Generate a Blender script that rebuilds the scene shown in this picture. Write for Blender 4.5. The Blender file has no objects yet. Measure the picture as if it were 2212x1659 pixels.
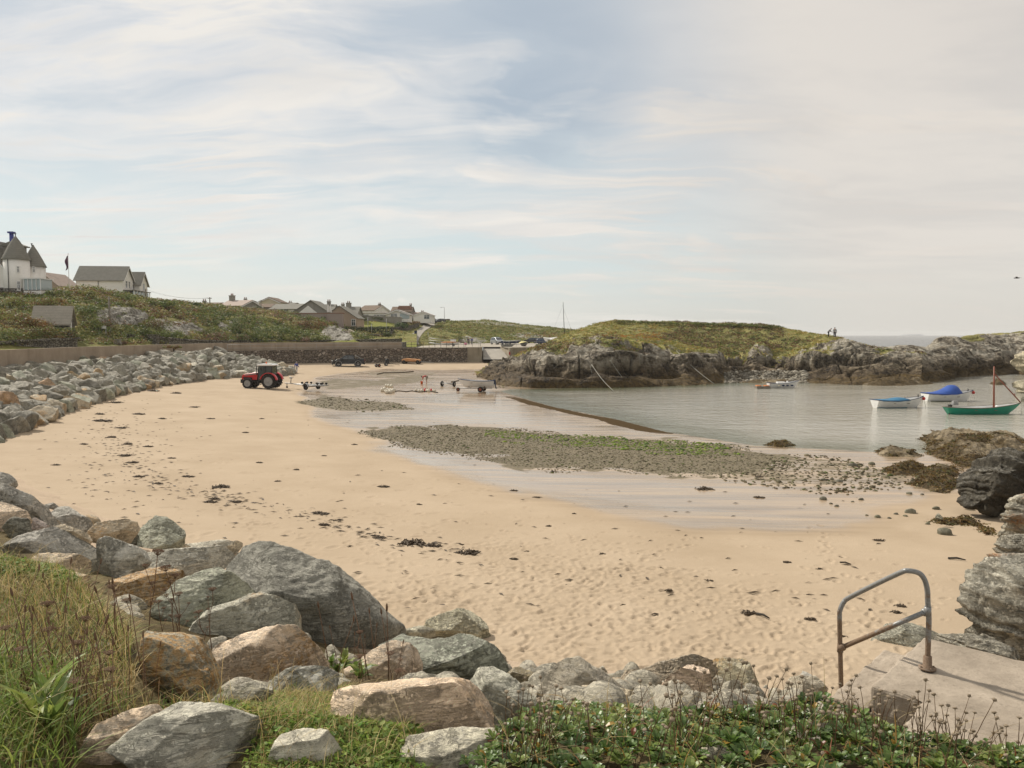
import bpy, bmesh, math, random
import numpy as np
from mathutils import Vector, Matrix, Quaternion
from mathutils.bvhtree import BVHTree
scene = bpy.context.scene
C = scene.collection
R = math.radians
# ------------------------------------------------------------------ camera
H = 6.5                       # eye height above the water (z = 0)
FPX = 1720.0                  # focal length for a picture 2212 wide
CX, CY, HY = 1106.0, 829.5, 723.0
PITCH = math.atan((CY - HY) / FPX)
cam_data = bpy.data.cameras.new("camera")
cam = bpy.data.objects.new("camera", cam_data)
C.objects.link(cam)
cam.location = (0, 0, H)
cam.rotation_euler = (R(90) - PITCH, 0, 0)
cam_data.sensor_width = 36.0
cam_data.lens = 36.0 * FPX / 2212.0
cam_data.clip_start = 0.1
cam_data.clip_end = 60000
scene.camera = cam
# ------------------------------------------------------------------ exposure, sun
scene.view_settings.view_transform = 'Standard'
scene.view_settings.look = 'None'
scene.view_settings.exposure = 0.22
scene.view_settings.gamma = 1.0
scene.view_settings.use_curve_mapping = False
scene.cycles.volume_bounces = 2
SUN_AZ, SUN_EL = R(-48), R(42)          # azimuth from +Y, clockwise positive
SUN_DIR = Vector((math.sin(SUN_AZ) * math.cos(SUN_EL), math.cos(SUN_AZ) * math.cos(SUN_EL), math.sin(SUN_EL)))
sd = bpy.data.lights.new("sun", 'SUN')
sd.energy = 4.0
sd.angle = R(2.0)
sd.color = (1.0, 0.93, 0.82)
so = bpy.data.objects.new("sun", sd)
C.objects.link(so)
so.rotation_euler = SUN_DIR.to_track_quat('Z', 'Y').to_euler()
so.location = (0, 0, 60)
# ------------------------------------------------------------------ node helper
class NT:
 def __init__(s, tree):
  s.t = tree; s.n = tree.nodes; s.l = tree.links
 def put(s, sock, v):
  if v is None: return
  if hasattr(v, 'is_output') or isinstance(v, bpy.types.NodeSocket):
   s.l.new(v, sock)
  elif isinstance(v, (tuple, list)):
   if sock.type == 'RGBA' and len(v) == 3: v = tuple(v) + (1,)
   sock.default_value = v
  else:
   sock.default_value = v
 def math(s, op, a, b=0.0, c=0.0, clamp=False):
  n = s.n.new('ShaderNodeMath'); n.operation = op; n.use_clamp = clamp
  s.put(n.inputs[0], a); s.put(n.inputs[1], b); s.put(n.inputs[2], c)
  return n.outputs[0]
 def vmath(s, op, a, b=(0, 0, 0)):
  n = s.n.new('ShaderNodeVectorMath'); n.operation = op
  s.put(n.inputs[0], a); s.put(n.inputs[1], b)
  return n.outputs['Value'] if op in ('DOT_PRODUCT', 'LENGTH') else n.outputs[0]
 def mapping(s, v, scale=(1, 1, 1), rot=(0, 0, 0), loc=(0, 0, 0)):
  n = s.n.new('ShaderNodeMapping'); s.put(n.inputs['Vector'], v)
  n.inputs['Scale'].default_value = scale; n.inputs['Rotation'].default_value = rot
  n.inputs['Location'].default_value = loc
  return n.outputs[0]
 def noise(s, v, scale=1.0, detail=4, rough=0.55, dist=0.0, ntype=None):
  n = s.n.new('ShaderNodeTexNoise')
  if ntype: n.noise_type = ntype
  s.put(n.inputs['Vector'], v); n.inputs['Scale'].default_value = scale
  n.inputs['Detail'].default_value = detail; n.inputs['Roughness'].default_value = rough
  n.inputs['Distortion'].default_value = dist
  return n.outputs[0]
 def voro(s, v, scale=1.0, feature='F1', rand=1.0, out='Distance'):
  n = s.n.new('ShaderNodeTexVoronoi'); n.feature = feature
  s.put(n.inputs['Vector'], v); n.inputs['Scale'].default_value = scale
  n.inputs['Randomness'].default_value = rand
  return n.outputs[out]
 def brick(s, v, scale, c1, c2, mortar, w=0.5, h=0.25, ms=0.02):
  n = s.n.new('ShaderNodeTexBrick'); s.put(n.inputs['Vector'], v)
  for k, c in (('Color1', c1), ('Color2', c2), ('Mortar', mortar)): s.put(n.inputs[k], c)
  n.inputs['Scale'].default_value = scale; n.inputs['Mortar Size'].default_value = ms
  n.inputs['Brick Width'].default_value = w; n.inputs['Row Height'].default_value = h
  return n.outputs
 def ramp(s, f, stops, interp='LINEAR'):
  n = s.n.new('ShaderNodeValToRGB'); s.put(n.inputs[0], f)
  cr = n.color_ramp; cr.interpolation = interp
  while len(cr.elements) < len(stops): cr.elements.new(0.5)
  for e, (p, c) in zip(cr.elements, stops):
   e.position = p
   e.color = tuple(c) + (1,) if isinstance(c, (tuple, list)) else (c, c, c, 1)
  return n.outputs[0]
 def step(s, f, a, b):
  n = s.n.new('ShaderNodeMapRange'); n.interpolation_type = 'SMOOTHSTEP'
  s.put(n.inputs[0], f); s.put(n.inputs[1], a); s.put(n.inputs[2], b)
  return n.outputs[0]
 def mix(s, a, b, f, mode='MIX'):
  n = s.n.new('ShaderNodeMix'); n.data_type = 'RGBA'; n.blend_type = mode
  s.put(n.inputs[0], f); s.put(n.inputs[6], a); s.put(n.inputs[7], b)
  return n.outputs[2]
 def fmix(s, a, b, f):
  n = s.n.new('ShaderNodeMix'); n.data_type = 'FLOAT'
  s.put(n.inputs[0], f); s.put(n.inputs[2], a); s.put(n.inputs[3], b)
  return n.outputs[0]
 def pos(s): return s.n.new('ShaderNodeNewGeometry').outputs['Position']
 def nor(s): return s.n.new('ShaderNodeNewGeometry').outputs['Normal']
 def obj(s): return s.n.new('ShaderNodeTexCoord').outputs['Object']
 def info(s): return s.n.new('ShaderNodeObjectInfo').outputs
 def attr(s, name, out='Fac'):
  n = s.n.new('ShaderNodeAttribute'); n.attribute_name = name; return n.outputs[out]
 def sep(s, v):
  n = s.n.new('ShaderNodeSeparateXYZ'); s.put(n.inputs[0], v); return n.outputs
 def comb(s, x, y, z):
  n = s.n.new('ShaderNodeCombineXYZ')
  s.put(n.inputs[0], x); s.put(n.inputs[1], y); s.put(n.inputs[2], z); return n.outputs[0]
 def bump(s, h, strength=0.5, dist=0.02, normal=None):
  n = s.n.new('ShaderNodeBump'); s.put(n.inputs['Height'], h)
  s.put(n.inputs['Strength'], strength); n.inputs['Distance'].default_value = dist
  if normal is not None: s.put(n.inputs['Normal'], normal)
  return n.outputs[0]
def material(name, build=None, color=None, rough=0.6, spec=0.3, metal=0.0, vary=0.0, vscale=3.0):
 m = bpy.data.materials.new(name); m.use_nodes = True
 nt = NT(m.node_tree); b = nt.n['Principled BSDF']
 b.inputs['Roughness'].default_value = rough
 b.inputs['Specular IOR Level'].default_value = spec
 b.inputs['Metallic'].default_value = metal
 if color is not None:
  if vary > 0:
   f = nt.noise(nt.obj(), vscale, 5, 0.6)
   lo = tuple(c * (1 - vary) for c in color); hi = tuple(min(1, c * (1 + vary * .6)) for c in color)
   nt.put(b.inputs['Base Color'], nt.ramp(f, [(0.3, lo), (0.7, hi)]))
  else:
   b.inputs['Base Color'].default_value = tuple(color) + (1,)
 if build: build(nt, b)
 return m
# ------------------------------------------------------------------ world: Nishita sky under high thin cloud
def px_dir(x, y):
 a = (x - CX) / FPX; u = -(y - CY) / FPX
 d = Vector((a, math.cos(PITCH) + u * math.sin(PITCH), -math.sin(PITCH) + u * math.cos(PITCH)))
 return d
world = bpy.data.worlds.new("World"); scene.world = world; world.use_nodes = True
w = NT(world.node_tree); w.n.clear()
sky = w.n.new('ShaderNodeTexSky'); sky.sky_type = 'NISHITA'; sky.sun_disc = False
sky.sun_elevation = SUN_EL; sky.sun_rotation = SUN_AZ
sky.air_density = 1.0; sky.dust_density = 2.0; sky.ozone_density = 1.0
gen = w.n.new('ShaderNodeTexCoord').outputs['Generated']
sx, sy, sz = w.sep(gen)[:3]
zc = w.math('MAXIMUM', sz, 0.0)
den = w.math('ADD', zc, 0.16)
uv = w.comb(w.math('DIVIDE', sx, den), w.math('DIVIDE', sy, den), 0.0)
def blob(x, y, rad, soft=1.0):
 d = px_dir(x, y).normalized()
 dt = w.vmath('DOT_PRODUCT', gen, tuple(d))
 return w.step(dt, math.cos(R(rad)), math.cos(R(rad * (1 - soft))))
warp = w.noise(uv, 1.1, 3, 0.5)
uvw = w.vmath('ADD', uv, w.comb(w.math('MULTIPLY', warp, 0.9), w.math('MULTIPLY', warp, -0.5), 0.0))
cir = w.noise(w.mapping(uvw, (0.95, 2.7, 1), (0, 0, R(-24))), 1.0, 8, 0.60, 0.5)
wisp = w.noise(w.mapping(uvw, (0.8, 4.6, 1), (0, 0, R(-14)), (3.1, 1.7, 0)), 1.6, 8, 0.64, 0.8)
big = w.noise(w.mapping(uv, (0.6, 0.9, 1), (0, 0, R(30)), (5.3, 2.2, 0)), 0.9, 4, 0.5)
veil_r = w.step(w.math('ADD', w.math('MULTIPLY', sx, 1.0), w.math('MULTIPLY', zc, 0.35)), 0.08, 0.44)
gap = w.math('MULTIPLY', blob(1180, 150, 8.5), w.step(w.noise(uvw, 2.2, 5, 0.55), 0.30, 0.62))
gap2 = w.math('MULTIPLY', blob(700, 330, 15), w.step(w.noise(uvw, 1.5, 5, 0.6), 0.36, 0.66))
low = w.math('MULTIPLY', w.step(sz, 0.23, 0.07), w.step(sx, 0.30, -0.20))
cover = w.math('ADD', w.step(cir, 0.33, 0.62), w.math('MULTIPLY', w.step(wisp, 0.50, 0.76), 0.35))
cover = w.math('ADD', cover, w.math('MULTIPLY', w.math('SUBTRACT', big, 0.5), 0.7))
cover = w.math('SUBTRACT', cover, w.math('MULTIPLY', gap, 0.95))
cover = w.math('SUBTRACT', cover, w.math('MULTIPLY', gap2, 0.45))
cover = w.math('SUBTRACT', cover, w.math('MULTIPLY', low, 0.28))
cover = w.math('MAXIMUM', cover, w.math('MULTIPLY', veil_r, w.math('SUBTRACT', 0.95, w.math('MULTIPLY', gap, 0.5))))
cover = w.math('MAXIMUM', cover, w.math('MULTIPLY', blob(480, 395, 7.5), w.step(wisp, 0.34, 0.58)))
elev = w.math('DIVIDE', sz, w.math('MAXIMUM', sy, 0.05))
def trail(y0, x1, wd, slope):
 e0 = px_dir(200, y0); e0 = e0.z / e0.y
 q = w.math('SUBTRACT', w.math('SUBTRACT', elev, e0), w.math('MULTIPLY', w.math('ADD', sx, 0.45), slope))
 q = w.math('ADD', q, w.math('MULTIPLY', w.math('SUBTRACT', w.noise(uv, 5.0, 4, 0.6), 0.5), wd * 1.3))
 band = w.step(w.math('ABSOLUTE', q), wd, 0.0)
 e1 = px_dir(x1, y0).normalized().x
 return w.math('MULTIPLY', band, w.step(sx, e1 + 0.08, e1 - 0.12))
tr = w.math('ADD', w.math('MULTIPLY', trail(453, 290, .0036, .0), .75), w.math('MULTIPLY', trail(511, 480, .0026, -.004), .45))
tr = w.math('ADD', tr, w.math('MULTIPLY', trail(551, 520, .0030, -.012), .45))
cover = w.math('ADD', cover, tr)
pf = None
for (x, y, r_) in ((668, 637, 1.0), (648, 634, .55), (690, 640, .6), (866, 648, .7), (1000, 688, 1.0), (1085, 688, .6), (1145, 686, .55), (1310, 686, .7), (1170, 690, .5)):
 d = px_dir(x, y).normalized()
 q = w.vmath('SUBTRACT', gen, tuple(d))
 q = w.vmath('LENGTH', w.vmath('MULTIPLY', q, (1, 1, 2.4)))
 q = w.math('ADD', q, w.math('MULTIPLY', w.math('SUBTRACT', w.noise(gen, 70, 4, 0.6), 0.5), 0.012))
 m_ = w.math('MULTIPLY', w.step(q, R(r_), R(r_ * .15)), 0.8 if y < 650 else 0.45)
 pf = m_ if pf is None else w.math('MAXIMUM', pf, m_)
cover = w.math('MAXIMUM', cover, pf, clamp=True)
white = w.mix((0.74, 0.715, 0.675), (0.665, 0.622, 0.57), w.step(w.math('ADD', sx, w.math('MULTIPLY', zc, .1)), -0.05, 0.38))
white = w.mix(white, (0.56, 0.515, 0.475), w.math('MULTIPLY', w.step(sx, 0.28, 0.62), w.step(sz, .16, .50)))
shade = w.noise(w.mapping(uvw, (0.9, 2.2, 1), (0, 0, R(-20)), (9, 4, 0)), 1.3, 6, 0.6)
white = w.mix(white, w.mix(white, (0.86, 0.875, 0.90), 1.0, 'MULTIPLY'), w.math('MULTIPLY', w.step(shade, 0.62, 0.36), 0.75))
white = w.mix(white, (0.80, 0.77, 0.74), pf)
hz = w.step(sz, 0.11, 0.0)
white = w.mix(white, (0.66, 0.65, 0.60), w.math('MULTIPLY', hz, 0.8))
white = w.mix(white, (0.60, 0.57, 0.52), w.math('MULTIPLY', hz, w.step(sx, 0.05, .45)))
bg1 = w.n.new('ShaderNodeBackground'); w.put(bg1.inputs[0], sky.outputs[0]); bg1.inputs[1].default_value = 0.095
bg2 = w.n.new('ShaderNodeBackground'); bg2.inputs[1].default_value = 1.0
fac = w.math('ADD', 0.52, w.math('MULTIPLY', cover, 0.48), clamp=True)
fac = w.math('MAXIMUM', fac, w.math('MULTIPLY', hz, 0.80))
thin = w.mix((0.455, 0.505, 0.545), (0.58, 0.65, 0.655), w.step(sz, 0.30, 0.10))
thin = w.mix(thin, (0.36, 0.42, 0.48), w.math('MULTIPLY', gap, 0.8))
w.put(bg2.inputs[0], w.mix(thin, white, w.math('MAXIMUM', cover, w.math('MULTIPLY', hz, .8))))
ms = w.n.new('ShaderNodeMixShader'); w.put(ms.inputs[0], w.math('MAXIMUM', fac, 0.84)); w.l.new(bg1.outputs[0], ms.inputs[1]); w.l.new(bg2.outputs[0], ms.inputs[2])
out = w.n.new('ShaderNodeOutputWorld'); w.l.new(ms.outputs[0], out.inputs[0])
# ------------------------------------------------------------------ geometry helpers
rng = np.random.default_rng(7)
random.seed(7)
def at(x, y, D):
 """world point seen at picture point (x, y) of the 2212 x 1659 photo, D metres ahead"""
 d = px_dir(x, y); k = D / d.y
 return Vector((d.x * k, D, H + d.z * k))
def at_z(x, y, z):
 d = px_dir(x, y); k = (z - H) / d.z
 return Vector((d.x * k, d.y * k, z))
def to_px(P):
 P = np.asarray(P, float); x, y, z = P[..., 0], P[..., 1], P[..., 2] - H
 c, s = math.cos(PITCH), math.sin(PITCH)
 f = y * c - z * s; u = y * s + z * c
 f = np.maximum(f, 1e-3)
 return CX + FPX * x / f, CY - FPX * u / f
def _hash(ix, iy, iz, seed):
 h = (ix.astype(np.int64) * 374761393 + iy.astype(np.int64) * 668265263 + iz.astype(np.int64) * 2147483647 + seed * 974634521) & 0xFFFFFFFF
 h = ((h ^ (h >> 13)) * 1274126177) & 0xFFFFFFFF
 h = ((h ^ (h >> 16)) * 2246822519) & 0xFFFFFFFF
 return ((h ^ (h >> 15)) & 0xFFFFFF) / float(0xFFFFFF)
def vnoise(P, seed=0):
 P = np.asarray(P, float); i = np.floor(P); f = P - i; f = f * f * f * (f * (f * 6 - 15) + 10)
 i = i.astype(np.int64); x, y, z = i[..., 0], i[..., 1], i[..., 2]; fx, fy, fz = f[..., 0], f[..., 1], f[..., 2]
 def l(a, b, t): return a + (b - a) * t
 c = [[[_hash(x + a, y + b, z + d, seed) for d in (0, 1)] for b in (0, 1)] for a in (0, 1)]
 e = [[l(c[a][b][0], c[a][b][1], fz) for b in (0, 1)] for a in (0, 1)]
 g = [l(e[a][0], e[a][1], fy) for a in (0, 1)]
 return l(g[0], g[1], fx) * 2 - 1
def fbm(P, octaves=4, seed=0, gain=0.5, ridged=False):
 P = np.asarray(P, float); a = 1.0; tot = 0; s = 0
 for k in range(octaves):
  n = vnoise(P * (2.03 ** k) + 17.3 * k, seed + k)
  if ridged: n = 1 - 2 * np.abs(n)
  s = s + a * n; tot += a; a *= gain
 return s / tot
def P3(x, y, z=0.0):
 x, y = np.asarray(x, float), np.asarray(y, float)
 return np.stack([x, y, np.broadcast_to(z, x.shape)], -1)
def sstep(a, b, x):
 t = np.clip((x - a) / (b - a), 0, 1); return t * t * (3 - 2 * t)
def in_poly(px, py, poly):
 inside = np.zeros(px.shape, bool); n = len(poly)
 for i in range(n):
  x0, y0 = poly[i]; x1, y1 = poly[(i + 1) % n]
  if y0 == y1: continue
  c = ((y0 > py) != (y1 > py)) & (px < (x1 - x0) * (py - y0) / (y1 - y0) + x0)
  inside ^= c
 return inside
def dist_poly(px, py, poly, closed=False):
 d = np.full(px.shape, 1e9); n = len(poly)
 for i in range(n if closed else n - 1):
  x0, y0 = poly[i]; x1, y1 = poly[(i + 1) % n]
  dx, dy = x1 - x0, y1 - y0; L = dx * dx + dy * dy + 1e-12
  t = np.clip(((px - x0) * dx + (py - y0) * dy) / L, 0, 1)
  d = np.minimum(d, np.hypot(px - x0 - t * dx, py - y0 - t * dy))
 return d
def mesh_np(name, V, F, mat=None, attrs=None, smooth=True, parent=None, loc=None):
 """V (n,3); F list of (k,) arrays or one (m,4)/(m,3) array"""
 me = bpy.data.meshes.new(name or "stone"); V = np.asarray(V, np.float32)
 me.vertices.add(len(V)); me.vertices.foreach_set('co', V.ravel())
 if isinstance(F, np.ndarray):
  k = F.shape[1]; flat = F.ravel().astype(np.int32); start = np.arange(0, len(flat), k, dtype=np.int32); tot = np.full(len(F), k, np.int32)
 else:
  flat = np.concatenate([np.asarray(f, np.int32) for f in F]); tot = np.array([len(f) for f in F], np.int32)
  start = np.concatenate([[0], np.cumsum(tot)[:-1]]).astype(np.int32)
 me.loops.add(len(flat)); me.loops.foreach_set('vertex_index', flat)
 me.polygons.add(len(start)); me.polygons.foreach_set('loop_start', start); me.polygons.foreach_set('loop_total', tot)
 me.polygons.foreach_set('use_smooth', np.full(len(start), smooth, bool))
 me.update(calc_edges=True); me.validate()
 for k, v in (attrs or {}).items():
  v = np.asarray(v, np.float32)
  if v.ndim == 2:
   a = me.attributes.new(k, 'FLOAT_COLOR', 'POINT')
   if v.shape[1] == 3: v = np.concatenate([v, np.ones((len(v), 1), np.float32)], 1)
   a.data.foreach_set('color', v.ravel())
  else:
   a = me.attributes.new(k, 'FLOAT', 'POINT'); a.data.foreach_set('value', v)
 if mat: me.materials.append(mat)
 if name is None: return me
 o = bpy.data.objects.new(name, me); C.objects.link(o)
 if parent: o.parent = parent
 if loc is not None: o.location = loc
 return o
def grid_faces(nr, nc, wrap=False):
 a = np.arange(nr * nc).reshape(nr, nc)
 if wrap:
  b = np.roll(a, -1, 1); q = np.stack([a[:-1], b[:-1], b[1:], a[1:]], -1)
 else:
  q = np.stack([a[:-1, :-1], a[:-1, 1:], a[1:, 1:], a[1:, :-1]], -1)
 return q.reshape(-1, 4)
def tag(o, label, cat, group=None, kind=None):
 o['label'] = label; o['category'] = cat
 if group: o['group'] = group
 o['kind'] = kind or 'thing'
 return o
def structure(o): o['kind'] = 'structure'; return o
def thing(name, label, cat, loc=(0, 0, 0), rz=0.0, group=None, scale=None):
 o = bpy.data.objects.new(name, None); C.objects.link(o); o.empty_display_size = 0.3
 o.location = loc; o.rotation_euler = (0, 0, rz)
 if scale: o.scale = (scale,) * 3
 return tag(o, label, cat, group)
def dup(root, loc, rz=0.0, label=None, scale=None, rot=None):
 r = root.copy(); C.objects.link(r); r.location = loc
 r.rotation_euler = rot if rot else (0, 0, rz)
 if label: r['label'] = label
 if scale: r.scale = scale if isinstance(scale, (tuple, list)) else (scale,) * 3
 for ch in list(root.children):
  c = ch.copy(); C.objects.link(c); c.parent = r
  for g in list(ch.children):
   d = g.copy(); C.objects.link(d); d.parent = c
 return r
class MB:
 """collects simple solids into one mesh"""
 def __init__(s): s.v = []; s.f = []; s.sm = []
 def add(s, V, F, smooth=False):
  o = len(s.v); s.v += [tuple(map(float, p)) for p in V]
  for f in F: s.f.append([i + o for i in f]); s.sm.append(smooth)
  return s
 def box(s, c, d, rz=0.0, rx=0.0, ry=0.0, taper=(1, 1)):
  M = Matrix.Translation(c) @ Matrix.Rotation(rz, 4, 'Z') @ Matrix.Rotation(ry, 4, 'Y') @ Matrix.Rotation(rx, 4, 'X')
  V = []
  for z in (-.5, .5):
   k = taper if z > 0 else (1, 1)
   for x, y in ((-.5, -.5), (.5, -.5), (.5, .5), (-.5, .5)): V.append(M @ Vector((x * d[0] * k[0], y * d[1] * k[1], z * d[2])))
  return s.add(V, [(3, 2, 1, 0), (4, 5, 6, 7), (0, 1, 5, 4), (1, 2, 6, 5), (2, 3, 7, 6), (3, 0, 4, 7)])
 def cyl(s, a, b, r0, r1=None, n=10, caps=True, smooth=True):
  a, b = Vector(a), Vector(b); r1 = r0 if r1 is None else r1
  ax = (b - a).normalized(); u = ax.orthogonal().normalized(); w_ = ax.cross(u)
  V = []
  for p, r in ((a, r0), (b, r1)):
   for k in range(n):
    t = 2 * math.pi * k / n; V.append(p + (u * math.cos(t) + w_ * math.sin(t)) * r)
  s.add(V, [(k, (k + 1) % n, n + (k + 1) % n, n + k) for k in range(n)], smooth)
  if caps: s.add(V, [tuple(range(n))[::-1], tuple(range(n, 2 * n))])
  return s
 def tube(s, pts, r, n=8, rs=None):
  pts = [Vector(p) for p in pts]; V = []; m = len(pts); prev = None
  for i, p in enumerate(pts):
   t = (pts[min(i + 1, m - 1)] - pts[max(i - 1, 0)]).normalized()
   u = (prev - t * prev.dot(t)).normalized() if prev is not None and (prev - t * prev.dot(t)).length > 1e-4 else t.orthogonal().normalized()
   prev = u; w_ = t.cross(u); rr = rs[i] if rs else r
   for k in range(n):
    a = 2 * math.pi * k / n; V.append(p + (u * math.cos(a) + w_ * math.sin(a)) * rr)
  F = [(i * n + k, i * n + (k + 1) % n, (i + 1) * n + (k + 1) % n, (i + 1) * n + k) for i in range(m - 1) for k in range(n)]
  s.add(V, F, True)
  return s.add(V, [tuple(range(n))[::-1], tuple(range((m - 1) * n, m * n))])
 def lathe(s, prof, c=(0, 0, 0), axis='Z', n=20, smooth=True, M=None):
  """prof: list of (radius, height)"""
  V = []; c = Vector(c)
  for (r, h) in prof:
   for k in range(n):
    t = 2 * math.pi * k / n; x, y = r * math.cos(t), r * math.sin(t)
    p = Vector((x, y, h)) if axis == 'Z' else (Vector((x, h, y)) if axis == 'Y' else Vector((h, x, y)))
    if M is not None: p = M @ p
    V.append(c + p)
  m = len(prof); F = [(i * n + k, i * n + (k + 1) % n, (i + 1) * n + (k + 1) % n, (i + 1) * n + k) for i in range(m - 1) for k in range(n)]
  s.add(V, F, smooth)
  if prof[0] == prof[-1]: return s
  if prof[0][0] > 1e-4: s.add(V, [tuple(range(n))[::-1]])
  if prof[-1][0] > 1e-4: s.add(V, [tuple(range((m - 1) * n, m * n))])
  return s
 def prism(s, poly, a, b, plane='XZ'):
  """poly in the named plane, extruded between a and b along the third axis"""
  def mk(p, t): return {'XZ': (p[0], t, p[1]), 'XY': (p[0], p[1], t), 'YZ': (t, p[0], p[1])}[plane]
  n = len(poly); V = [mk(p, a) for p in poly] + [mk(p, b) for p in poly]
  return s.add(V, [tuple(range(n)), tuple(range(n, 2 * n))[::-1]] + [(k, n + k, n + (k + 1) % n, (k + 1) % n) for k in range(n)])
 def sphere(s, c, r, nu=12, nv=8, sc=(1, 1, 1)):
  c = Vector(c); V = []
  for i in range(nv + 1):
   ph = math.pi * i / nv
   for k in range(nu):
    t = 2 * math.pi * k / nu
    V.append(c + Vector((r * sc[0] * math.sin(ph) * math.cos(t), r * sc[1] * math.sin(ph) * math.sin(t), r * sc[2] * math.cos(ph))))
  return s.add(V, [(i * nu + k, i * nu + (k + 1) % nu, (i + 1) * nu + (k + 1) % nu, (i + 1) * nu + k) for i in range(nv) for k in range(nu)], True)
 def build(s, name, mat, parent=None, loc=None, rz=None, bevel=0.0):
  bm = bmesh.new(); vs = [bm.verts.new(p) for p in s.v]
  for f, sm in zip(s.f, s.sm):
   try:
    fa = bm.faces.new([vs[i] for i in f]); fa.smooth = sm
   except ValueError: pass
  bmesh.ops.remove_doubles(bm, verts=bm.verts, dist=1e-5)
  bm.normal_update(); bmesh.ops.recalc_face_normals(bm, faces=bm.faces)
  me = bpy.data.meshes.new(name); bm.to_mesh(me); bm.free()
  if mat: me.materials.append(mat)
  o = bpy.data.objects.new(name, me); C.objects.link(o)
  if parent: o.parent = parent
  if loc is not None: o.location = loc
  if rz is not None: o.rotation_euler = (0, 0, rz)
  if bevel:
   b = o.modifiers.new('bevel', 'BEVEL'); b.width = bevel; b.segments = 2; b.limit_method = 'ANGLE'; b.angle_limit = R(40)
  return o
def catmull(G, nrows):
 """G (g, nc, 3) guide curves -> rows interpolated smoothly through them; nrows per gap"""
 g = len(G); rows = []; vs = []
 for i in range(g - 1):
  p0, p1, p2, p3 = G[max(i - 1, 0)], G[i], G[i + 1], G[min(i + 2, g - 1)]
  n = nrows[i]
  for k in range(n + (1 if i == g - 2 else 0)):
   t = k / n
   m1, m2 = (p2 - p0) * .5, (p3 - p1) * .5
   rows.append((2 * t**3 - 3 * t**2 + 1) * p1 + (t**3 - 2 * t**2 + t) * m1 * .8 + (-2 * t**3 + 3 * t**2) * p2 + (t**3 - t**2) * m2 * .8)
   vs.append(i + t)
 return np.stack(rows), np.array(vs)
def guide(pts, xs, sm=9):
 """pts: (x, y, D) or (x, None, D, z); returns points along xs"""
 X = []; D = []; Z = []
 for p in pts:
  if len(p) == 4: X.append(p[0]); D.append(p[2]); Z.append(p[3])
  else:
   q = at(*p); X.append(p[0]); D.append(p[2]); Z.append(q.z)
 d = np.interp(xs, X, D); z = np.interp(xs, X, Z)
 if sm > 1:
  k = np.hanning(sm + 2)[1:-1]; k /= k.sum()
  d = np.convolve(np.pad(d, sm // 2, 'edge'), k, 'valid'); z = np.convolve(np.pad(z, sm // 2, 'edge'), k, 'valid')
 c, s = math.cos(PITCH), math.sin(PITCH)
 f = d * c - (z - H) * s
 return np.stack([(xs - CX) / FPX * f, d, z], -1)
def grid_normals(P):
 du = np.gradient(P, axis=1); dv = np.gradient(P, axis=0)
 n = np.cross(du, dv); n /= np.linalg.norm(n, axis=-1, keepdims=True) + 1e-9
 n *= np.where(n[..., 2:3].mean() < 0, -1, 1)
 return n
class Surf:
 """a terrain surface that can be asked what it shows at a picture point"""
 def __init__(s, P, step=1):
  Q = P[::step, ::step]; s.P = Q
  s.b = BVHTree.FromPolygons([tuple(p) for p in Q.reshape(-1, 3)], [tuple(int(i) for i in f) for f in grid_faces(*Q.shape[:2])])
 def hit(s, x, y):
  r = s.b.ray_cast(Vector((0, 0, H)), px_dir(x, y).normalized())
  return r[0]
 def down(s, X, Y, top=80):
  r = s.b.ray_cast(Vector((X, Y, top)), Vector((0, 0, -1)))
  return r[0].z if r[0] is not None else None
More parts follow.
